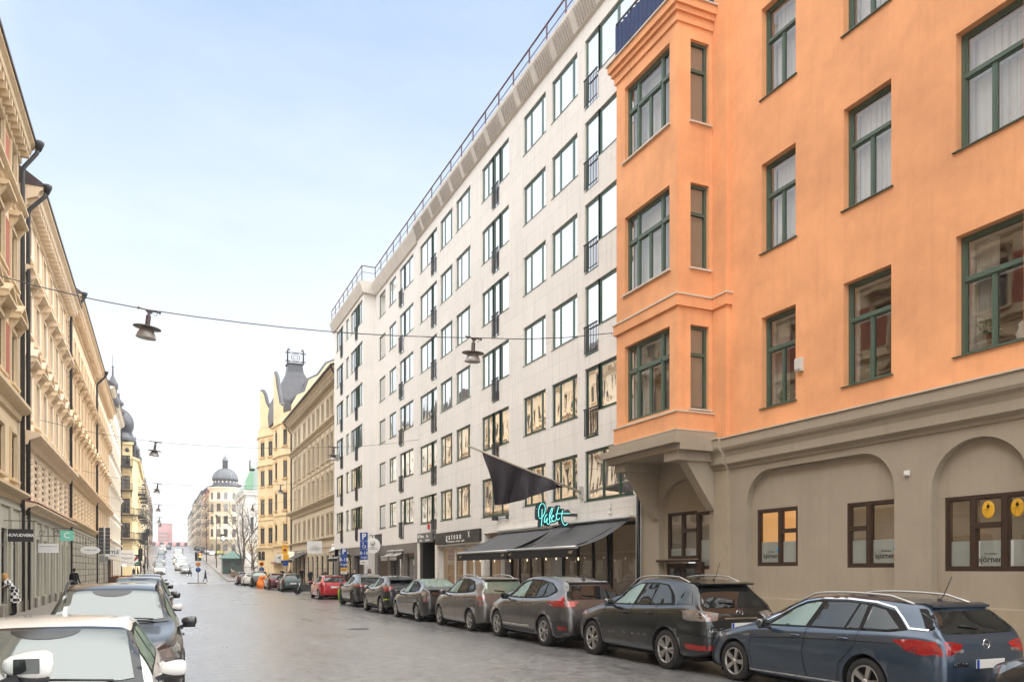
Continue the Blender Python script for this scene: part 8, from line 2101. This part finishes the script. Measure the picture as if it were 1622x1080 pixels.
# ------------------------------------------------------------------ PEOPLE
M_skin = mat('skin', srgb(214,168,142), rough=0.6)
def person(loc, rz, label, coat, trouser, hair, h=1.75, step=0.0, lean=0.0, arms=0.0, longcoat=False, hairlen=0.0, turn=0.0, coatmat=None, fingers=True, bag=None):
    k = h/1.75
    root = empty('person', loc, rz, label, 'person')
    J = {}
    hip = 0.92
    def P(x, y, z):
        if z > hip: dy = (z-hip); return (x*k, (y+math.sin(lean)*dy)*k, (hip+math.cos(lean)*dy)*k)
        return (x*k, y*k, z*k)
    V = []; E_ = []; Rr = []
    def add(p, r, par=None):
        V.append(p); Rr.append(r if isinstance(r, tuple) else (r, r)); i = len(V)-1
        if par is not None: E_.append((par, i))
        return i
    pel = add(P(0,0,0.94), (0.165*k,0.12*k)); wa = add(P(0,0,1.10), (0.145*k,0.11*k), pel); chs = add(P(0,0,1.30), (0.17*k,0.12*k), wa); nk = add(P(0,0,1.46), 0.06*k, chs)
    nk2 = add(P(0,0.01,1.53), 0.055*k, nk); h1 = add(P(0,0.02,1.61), 0.092*k, nk2); h2 = add(P(0,0.01,1.69), 0.085*k, h1)
    for s in (-1, 1):
        sh = add(P(s*0.18,0,1.42), 0.06*k, chs); el = add(P(s*0.235,-0.02+0.12*arms,1.14+0.05*arms), 0.044*k, sh); wr_ = add(P(s*0.235,0.06+0.30*arms*(1 if s > 0 else 0.7),0.92+0.22*arms), 0.031*k, el)
        ha = add(P(s*0.232,0.09+0.36*arms*(1 if s > 0 else 0.7),0.85+0.24*arms), (0.035*k,0.018*k), wr_)
        ys = s*step
        th = add(P(s*0.09,0.02*s,0.86), 0.09*k, pel); kn = add(P(s*0.10,ys*0.55+0.03,0.49), 0.058*k, th); an = add(P(s*0.10,ys,0.09), 0.040*k, kn); ft = add(P(s*0.105,ys+0.14,0.035), (0.042*k,0.032*k), an)
    me = bpy.data.meshes.new('body'); me.from_pydata(V, E_, []); o = bpy.data.objects.new('tmp', me); COL.objects.link(o)
    o.modifiers.new('s', 'SKIN'); sv_ = me.skin_vertices[0].data
    for i, r in enumerate(Rr): sv_[i].radius = r
    sv_[0].use_root = True
    ss_ = o.modifiers.new('ss', 'SUBSURF'); ss_.levels = 2; ss_.render_levels = 2
    dg = bpy.context.evaluated_depsgraph_get(); dg.update()
    m2 = bpy.data.meshes.new_from_object(o.evaluated_get(dg)); bpy.data.objects.remove(o); m2.name = 'body'
    m2.materials.clear()
    cm = coatmat or coat
    for m in (M_skin, cm, trouser, hair, M_black): m2.materials.append(m)
    hd = P(0,0.02,1.62)
    for p in m2.polygons:
        x, y, z = p.center; p.use_smooth = True
        zz = z/k
        if (Vector((x,y,z))-Vector(hd)).length < 0.145*k and z > P(0,0,1.50)[2]-0.02:
            p.material_index = 3 if (z > hd[2]+0.045*k or y < hd[1]-0.015*k) else 0
        elif zz > P(0,0,1.475)[2]/k and abs(x) < 0.08*k: p.material_index = 0
        elif zz < 0.09: p.material_index = 4
        elif zz < (0.90 if not longcoat else 0.80) and not (abs(x) > 0.20*k and zz > 0.80): p.material_index = 2
        elif abs(x) > 0.2*k and (Vector((x,y,z))-Vector(V[0])).length > 0 and any((Vector((x,y,z))-Vector(V[i])).length < 0.055*k for i in range(len(V)) if Rr[i][0] == 0.035*k): p.material_index = 0
        else: p.material_index = 1
    body = place('body', m2, root)
    # nose, ears, eyes, fingers, coat skirt, long hair
    b = MB(); f0 = Vector(P(0,0.115,1.61)); b.quad(f0+Vector((-0.014,-0.01,-0.02))*k, f0+Vector((0.014,-0.01,-0.02))*k, f0+Vector((0,0.018,-0.02))*k, f0+Vector((0,-0.012,0.035))*k); b.build('nose', M_skin, body)
    b = MB()
    for s in (-1,1): b.lathe([(0,0),(0.009*k,0),(0,0.006*k)], f0+Vector((s*0.032,-0.012,0.022))*k, 8, 'y')
    b.build('eyes', M_black, body)
    if fingers:
        b = MB()
        for i in range(len(V)):
            if Rr[i][0] == 0.035*k:
                c0 = Vector(V[i]); s = 1 if c0.x > 0 else -1
                for q in range(4): b.tube([c0+Vector((0,0.022-q*0.014,-0.02))*k, c0+Vector((-0.004*s,0.028-q*0.015,-0.06-0.006*(q in (1,2))))*k, c0+Vector((-0.018*s,0.030-q*0.015,-0.088))*k], 0.0075*k, 5)
                b.tube([c0+Vector((-0.01*s,0.03,0.0))*k, c0+Vector((-0.025*s,0.05,-0.035))*k], 0.009*k, 5)
        b.build('fingers', M_skin, body)
    if longcoat:
        b = MB(); b.smooth = True; n = 16; lv = [(1.02,0.165,0.12),(0.85,0.20,0.15),(0.65,0.23,0.18),(0.50,0.25,0.20)]
        for z, rx, ry in lv:
            for q in range(n):
                t = 2*math.pi*q/n; b.v.append((rx*math.cos(t)*k, (ry*math.sin(t)*(1+0.05*math.sin(5*t)))*k, z*k))
        for i in range(len(lv)-1):
            for q in range(n): b.f.append((i*n+q, i*n+(q+1)%n, (i+1)*n+(q+1)%n, (i+1)*n+q)); b.mi.append(0); b.sm.append(True)
        b.build('coat_skirt', cm, root)
    if hairlen:
        b = MB(); b.smooth = True
        c0 = Vector(P(0,0.0,1.64)); b.lathe([(0.0,0.11*k),(0.07*k,0.09*k),(0.105*k,0.03*k),(0.11*k,-0.05*k),(0.10*k,-hairlen*k),(0.0,-hairlen*k)], c0+Vector((0,-0.022,0))*k, 14); b.build('hair', hair, root)
    if bag:
        b = MB(); b.box(0.26*k,0.36*k,-0.12*k,0.14*k,0.62*k,0.92*k); b.bar((0.3*k,-0.05*k,0.92*k),(0.2*k,0,1.4*k),0.008); b.build('bag', bag, root)
    return root
C = lambda n, r, g, b_: mat(n, srgb(r,g,b_), rough=0.85, var=0.1)
blk = C('black_cloth',26,26,28); nav = C('navy_cloth',36,40,54); gry = C('grey_cloth',84,82,80); jean = C('denim',52,60,78); hbr = C('brown_hair',70,48,32); hbl = C('blond_hair',196,150,96); hdk = C('dark_hair',34,28,26)
mp_ = mat('plaid_coat', srgb(215,210,200), rough=0.9)
nt = mp_.node_tree; tcx = nd(nt,'ShaderNodeTexCoord'); ck = nd(nt,'ShaderNodeTexChecker', Scale=9.0); ck.inputs['Color1'].default_value = (0.66,0.64,0.6,1); ck.inputs['Color2'].default_value = (0.015,0.015,0.018,1)
mpp = nd(nt,'ShaderNodeMapping'); mpp.inputs['Location'].default_value = (0.03,0.03,0.03); nt.links.new(tcx.outputs['Object'], mpp.inputs[0]); nt.links.new(mpp.outputs[0], ck.inputs[0]); nt.links.new(ck.outputs['Color'], nt.nodes['Principled BSDF'].inputs['Base Color'])
person((-4.95, 33.9, 0.12), R(75), 'blond woman in black and white checked coat leaning forward at the left wall', mp_, blk, hbl, h=1.68, lean=R(32), arms=0.9, longcoat=True, hairlen=0.22)
person((-4.05, 45.2, 0.12), R(-35), 'man in black jacket walking on the left pavement past the grey shopfronts', blk, nav, hdk, h=1.82, step=0.12, arms=0.2)
person((5.25, 112.5, gz_(112.5)), R(80), 'person in long black coat striding right of the traffic island', blk, blk, hdk, h=1.75, step=0.26, longcoat=True, arms=0.1)
person((3.9, 131.0, gz_(131)), R(80), 'person in grey jacket crossing in front of the oncoming cars', gry, blk, hbr, h=1.75, step=0.28, arms=0.3)
person((11.6, 73.5, 0.12), R(160), 'broad man in black jacket standing under the charcoal cafe awning', blk, blk, hdk, h=1.84, arms=0.4)
person((12.1, 71.8, 0.12), R(200), 'person in dark jacket nearest the bollards by the cafe', nav, blk, hbr, h=1.70, step=0.1)
person((11.6, 62.4, 0.12), R(180), 'grey haired person behind the red hatchback', gry, blk, C('grey_hair',150,146,142), h=1.74)
person((12.35, 50.8, 0.12), R(170), 'dark haired person in black by the doorway under the round white sign', blk, blk, hdk, h=1.72, hairlen=0.15)
person((12.2, 54.5, 0.12), R(190), 'person in dark coat left of the wheelchair parking sign', nav, jean, hdk, h=1.7)
person((11.9, 88.5, 0.12), R(170), 'person in navy coat outside the yellow gabled building', nav, blk, hbr, h=1.75, step=0.1)
person((12.4, 86.0, 0.12), R(10), 'person in grey coat walking away under the cream sign', gry, jean, hdk, h=1.7, step=0.15)
person((11.5, 29.0, 0.12), R(150), 'dark haired person seated low behind the cars at the restaurant window', C('wine_cloth',110,40,40), blk, hdk, h=1.45)
for i, (x, y, lb, c1, c2) in enumerate([(-3.0,118,'pedestrian in black on the left corner of the crossing',blk,blk),(-3.6,121,'pedestrian in navy on the left corner behind another',nav,jean),(-2.6,136,'walker in dark jacket on the far left pavement',blk,gry),(-3.2,143,'walker in grey on the far left pavement',gry,blk),(-2.4,160,'walker in black further up the far left pavement',blk,jean),(-3.0,175,'walker in wine red high on the far left pavement',C('wine_cloth',110,40,40),blk),(3.2,230,'cyclist-like dark figure in the road high on the rise',blk,blk),(4.6,238,'second dark figure in the road high on the rise',nav,blk),(5.4,247,'third dark figure in the road near the crest',gry,blk),
        (13.5,222,'worker in yellow vest by the domed building',C('hi_vis',200,220,40),nav),(14.6,224,'second worker in yellow vest right of the first',C('hi_vis',200,220,40),blk),(11.8,205,'walker in black on the square',blk,blk)]):
    person((x, y, gz_(y)+(0.12 if abs(x-3) > 5 else 0)), R(random.uniform(0,360)), lb, c1, c2, random.choice((hdk,hbr)), step=0.18, fingers=False)

# ------------------------------------------------------------------ TREES
M_bark = mat('bark', (0.05,0.038,0.03), rough=0.9, bump=0.5)
def bare_tree(loc, label, h, seed, leafm=None, nleaf=0, spread=0.9, r0=0.2, lowleaf=False, depth=5):
    random.seed(seed); root = empty('tree', loc, 0, label, 'tree')
    tr = MB(); cr_ = MB(); tips = []
    def grow(p, d, L, r, lv):
        n = 3; pts = [p]; q = p
        for i in range(n):
            d = (d+Vector((random.uniform(-1,1),random.uniform(-1,1),random.uniform(-0.4,0.7)))*0.16).normalized(); q = q+d*(L/n); pts.append(q)
        (tr if lv <= 1 else cr_).tube(pts, r, 7 if lv < 2 else (5 if lv < 4 else 3), caps=False, radii=[r*(1-0.35*i/n) for i in range(n+1)])
        if lv >= depth: tips.append(q); return
        k = 3 if lv < 3 else (3 if random.random() < 0.6 else 2)
        for j in range(k):
            ax_ = Vector((random.uniform(-1,1),random.uniform(-1,1),random.uniform(-0.1,0.6))).normalized()
            nd_ = (d*(1.0 if j == 0 else 0.62)+ax_*spread*(0.45 if j == 0 else 0.95)+Vector((0,0,0.12))).normalized()
            grow(pts[-1] if j == 0 else pts[random.randint(1,3)], nd_, L*random.uniform(0.62,0.84), max(r*(0.68 if j == 0 else 0.5), 0.014), lv+1)
        if lv > 1: tips.append(q)
    grow(Vector((0,0,0)), Vector((0,0,1)), h*0.30, r0, 0)
    t = tr.build('trunk', M_bark, root); cr_.build('crown', M_bark, root)
    if nleaf:
        l = MB()
        cand = [t_ for t_ in tips if not lowleaf or t_.z < h*0.62]
        for i in range(nleaf):
            c = random.choice(cand)+Vector((random.gauss(0,0.28),random.gauss(0,0.28),random.gauss(0,0.22))); s = random.uniform(0.05,0.12)
            d1 = Vector((random.gauss(0,1),random.gauss(0,1),random.gauss(0,0.6))).normalized(); d2 = d1.orthogonal().normalized(); l.quad(c-d1*s, c-d2*s*0.6, c+d1*s, c+d2*s*0.6)
        l.build('foliage', leafm, root)
    return root
M_ylf = mat('yellow_leaf', (0.30,0.20,0.05), rough=0.7, var=0.5, vscale=3); M_blf = mat('brown_leaf', (0.16,0.09,0.04), rough=0.7, var=0.5, vscale=3)
bare_tree((11.9,135,gz_(135)), 'tall bare tree with thin brown twigs in front of the domed building', 15.5, 5, M_blf, 700, 0.85, 0.26)
bare_tree((12.6,124,gz_(124)), 'small spreading tree with a few yellow leaves behind the parked cars', 7.5, 11, M_ylf, 900, 1.1, 0.16)
bare_tree((14.8,150,gz_(150)), 'bare tree with rusty leaves left of the white church', 11.0, 23, M_blf, 600, 0.95, 0.18)
bare_tree((14.4,118,gz_(118)), 'dark bushy young tree next to the yellow gabled building', 6.5, 31, M_ylf, 500, 1.0, 0.12)
# green kiosk, park wall, lamp posts on the square
kk = empty('kiosk', (10.6,138,gz_(138)+0.1), 0, 'dark green kiosk with hipped roof at the edge of the square', 'kiosk')
b = MB(); b.box(-1.6,1.6,-1.4,1.4,0,2.4); b.build('wall', mat('kiosk_green', srgb(62,86,78), rough=0.5), kk)
b = MB(); b.lathe([(2.9,2.4),(2.9,2.5),(1.0,3.4),(0.3,3.6),(0.0,4.0)], n=4, smooth=False); o = b.build('roof', mat('kiosk_roof', srgb(84,112,104), rough=0.5), kk); o.rotation_euler = (0,0,R(45))
b = MB()
for s in (-0.9, 0.9): b.box(s-0.5,s+0.5,-1.43,-1.4,1.0,2.0)
b.build('hatch', M_dark, kk)
pw = empty('park_wall', (0,0,0), 0, 'low granite park wall with dark iron railing beside the ramp', 'wall')
b = MB()
for (x0,y0),(x1,y1) in (((9.6,126),(10.4,140)),((10.4,140),(11.5,158)),((9.6,126),(13.5,112))): 
    z0, z1 = gz_(y0), gz_(y1); b.quad((x0,y0,z0),(x1,y1,z1),(x1,y1,z1+1.0),(x0,y0,z0+1.0)); b.quad((x0,y0,z0+1.0),(x1,y1,z1+1.0),(x1+0.4,y1,z1+1.0),(x0+0.4,y0,z0+1.0)); b.quad((x0+0.4,y0,z0),(x1+0.4,y1,z1),(x1+0.4,y1,z1+1.0),(x0+0.4,y0,z0+1.0))
b.build('wall', mat('park_granite', srgb(118,100,84), rough=0.8, var=0.3, vscale=2), pw)
b = MB()
for (x0,y0),(x1,y1) in (((9.8,126),(10.6,140)),((10.6,140),(11.7,158)),((9.8,126),(13.6,112))):
    z0, z1 = gz_(y0)+1, gz_(y1)+1; b.bar((x0,y0,z0+0.8),(x1,y1,z1+0.8),0.03); n_ = 24
    for i in range(n_): u = i/n_; b.bar((x0+(x1-x0)*u,y0+(y1-y0)*u,z0+(z1-z0)*u),(x0+(x1-x0)*u,y0+(y1-y0)*u,z0+(z1-z0)*u+0.8),0.015)
b.build('railing', M_iron, pw)
for i, (x, y, h) in enumerate(((9.3,158,9.5),(8.9,186,9.5),(13.2,120,7.5))):
    b = MB(); b.tube([(0,0,0),(0,0,h)], 0.07, 8, radii=[0.09,0.05]); r_ = empty('lamp_post', (x,y,gz_(y)+0.1), 0, ('tall thin dark lamp post on the square left of the kiosk','second tall dark lamp post further up the square','dark lamp post beside the yellow gabled building')[i], 'lamp post'); b.build('post', M_black, r_)
    b = MB(); b.lathe([(0.02,h+0.5),(0.22,h+0.4),(0.16,h),(0.03,h-0.05)], n=12); b.build('lantern', M_iron, r_)
for i, (y, h) in enumerate(((126,7.0),(150,7.5))):
    b = MB(); b.tube([(0,0,0),(0,0,h)], 0.08, 8); b.box(-0.3,0.3,-0.1,0.1,h-1.6,h-0.4); tag(b.build('sign_post', M_black, None, (-2.3,y,gz_(y)+0.1)), ('black post with a box sign on the left just past the crossing','second black post with a box sign further up on the left')[i], 'post')
b = MB(); b.lathe([(0,0),(0.5,0),(0.5,0.1),(0,0.1)], (0,0,0), 20, 'y'); r_ = empty('street_clock', (13.3,200,gz_(200)+5.2), 0, 'round white lit clock on a dark post by the domed building', 'clock'); b.build('clock_face', mat('clock_face', (0.9,0.9,0.9), emis=(1,1,1), estr=0.6), r_)
b = MB(); b.box(-0.6,0.6,0.1,0.4,-0.6,1.0); b.tube([(0,0.3,-5.2),(0,0.3,0)], 0.08, 6); b.build('clock_post', M_black, r_)

ls.scale = (0.8,0.8,0.72); mc.scale = (0.85,0.85,0.85)

fs.scale = (0.85, 1, 0.85)
o, bv = put('van', 'white van at the bottom left corner, only its door mirror and windscreen edge showing', spv, (-1.62, 3.0, 0), 0, None, 2, 'van')
hz = bpy.data.materials.new('haze_air'); hz.use_nodes = True
hn = hz.node_tree; hn.nodes.clear(); ho = nd(hn, 'ShaderNodeOutputMaterial'); hv = nd(hn, 'ShaderNodeVolumePrincipled')
hv.inputs['Color'].default_value = (0.97, 0.97, 0.98, 1); hv.inputs['Density'].default_value = 0.00045; hv.inputs['Anisotropy'].default_value = 0.3; hn.links.new(hv.outputs[0], ho.inputs['Volume'])
b = MB(); b.box(-650, 650, -90, 1560, -3, 45); tag(b.build('haze', hz), 'thin pale haze over the street', kind='stuff')
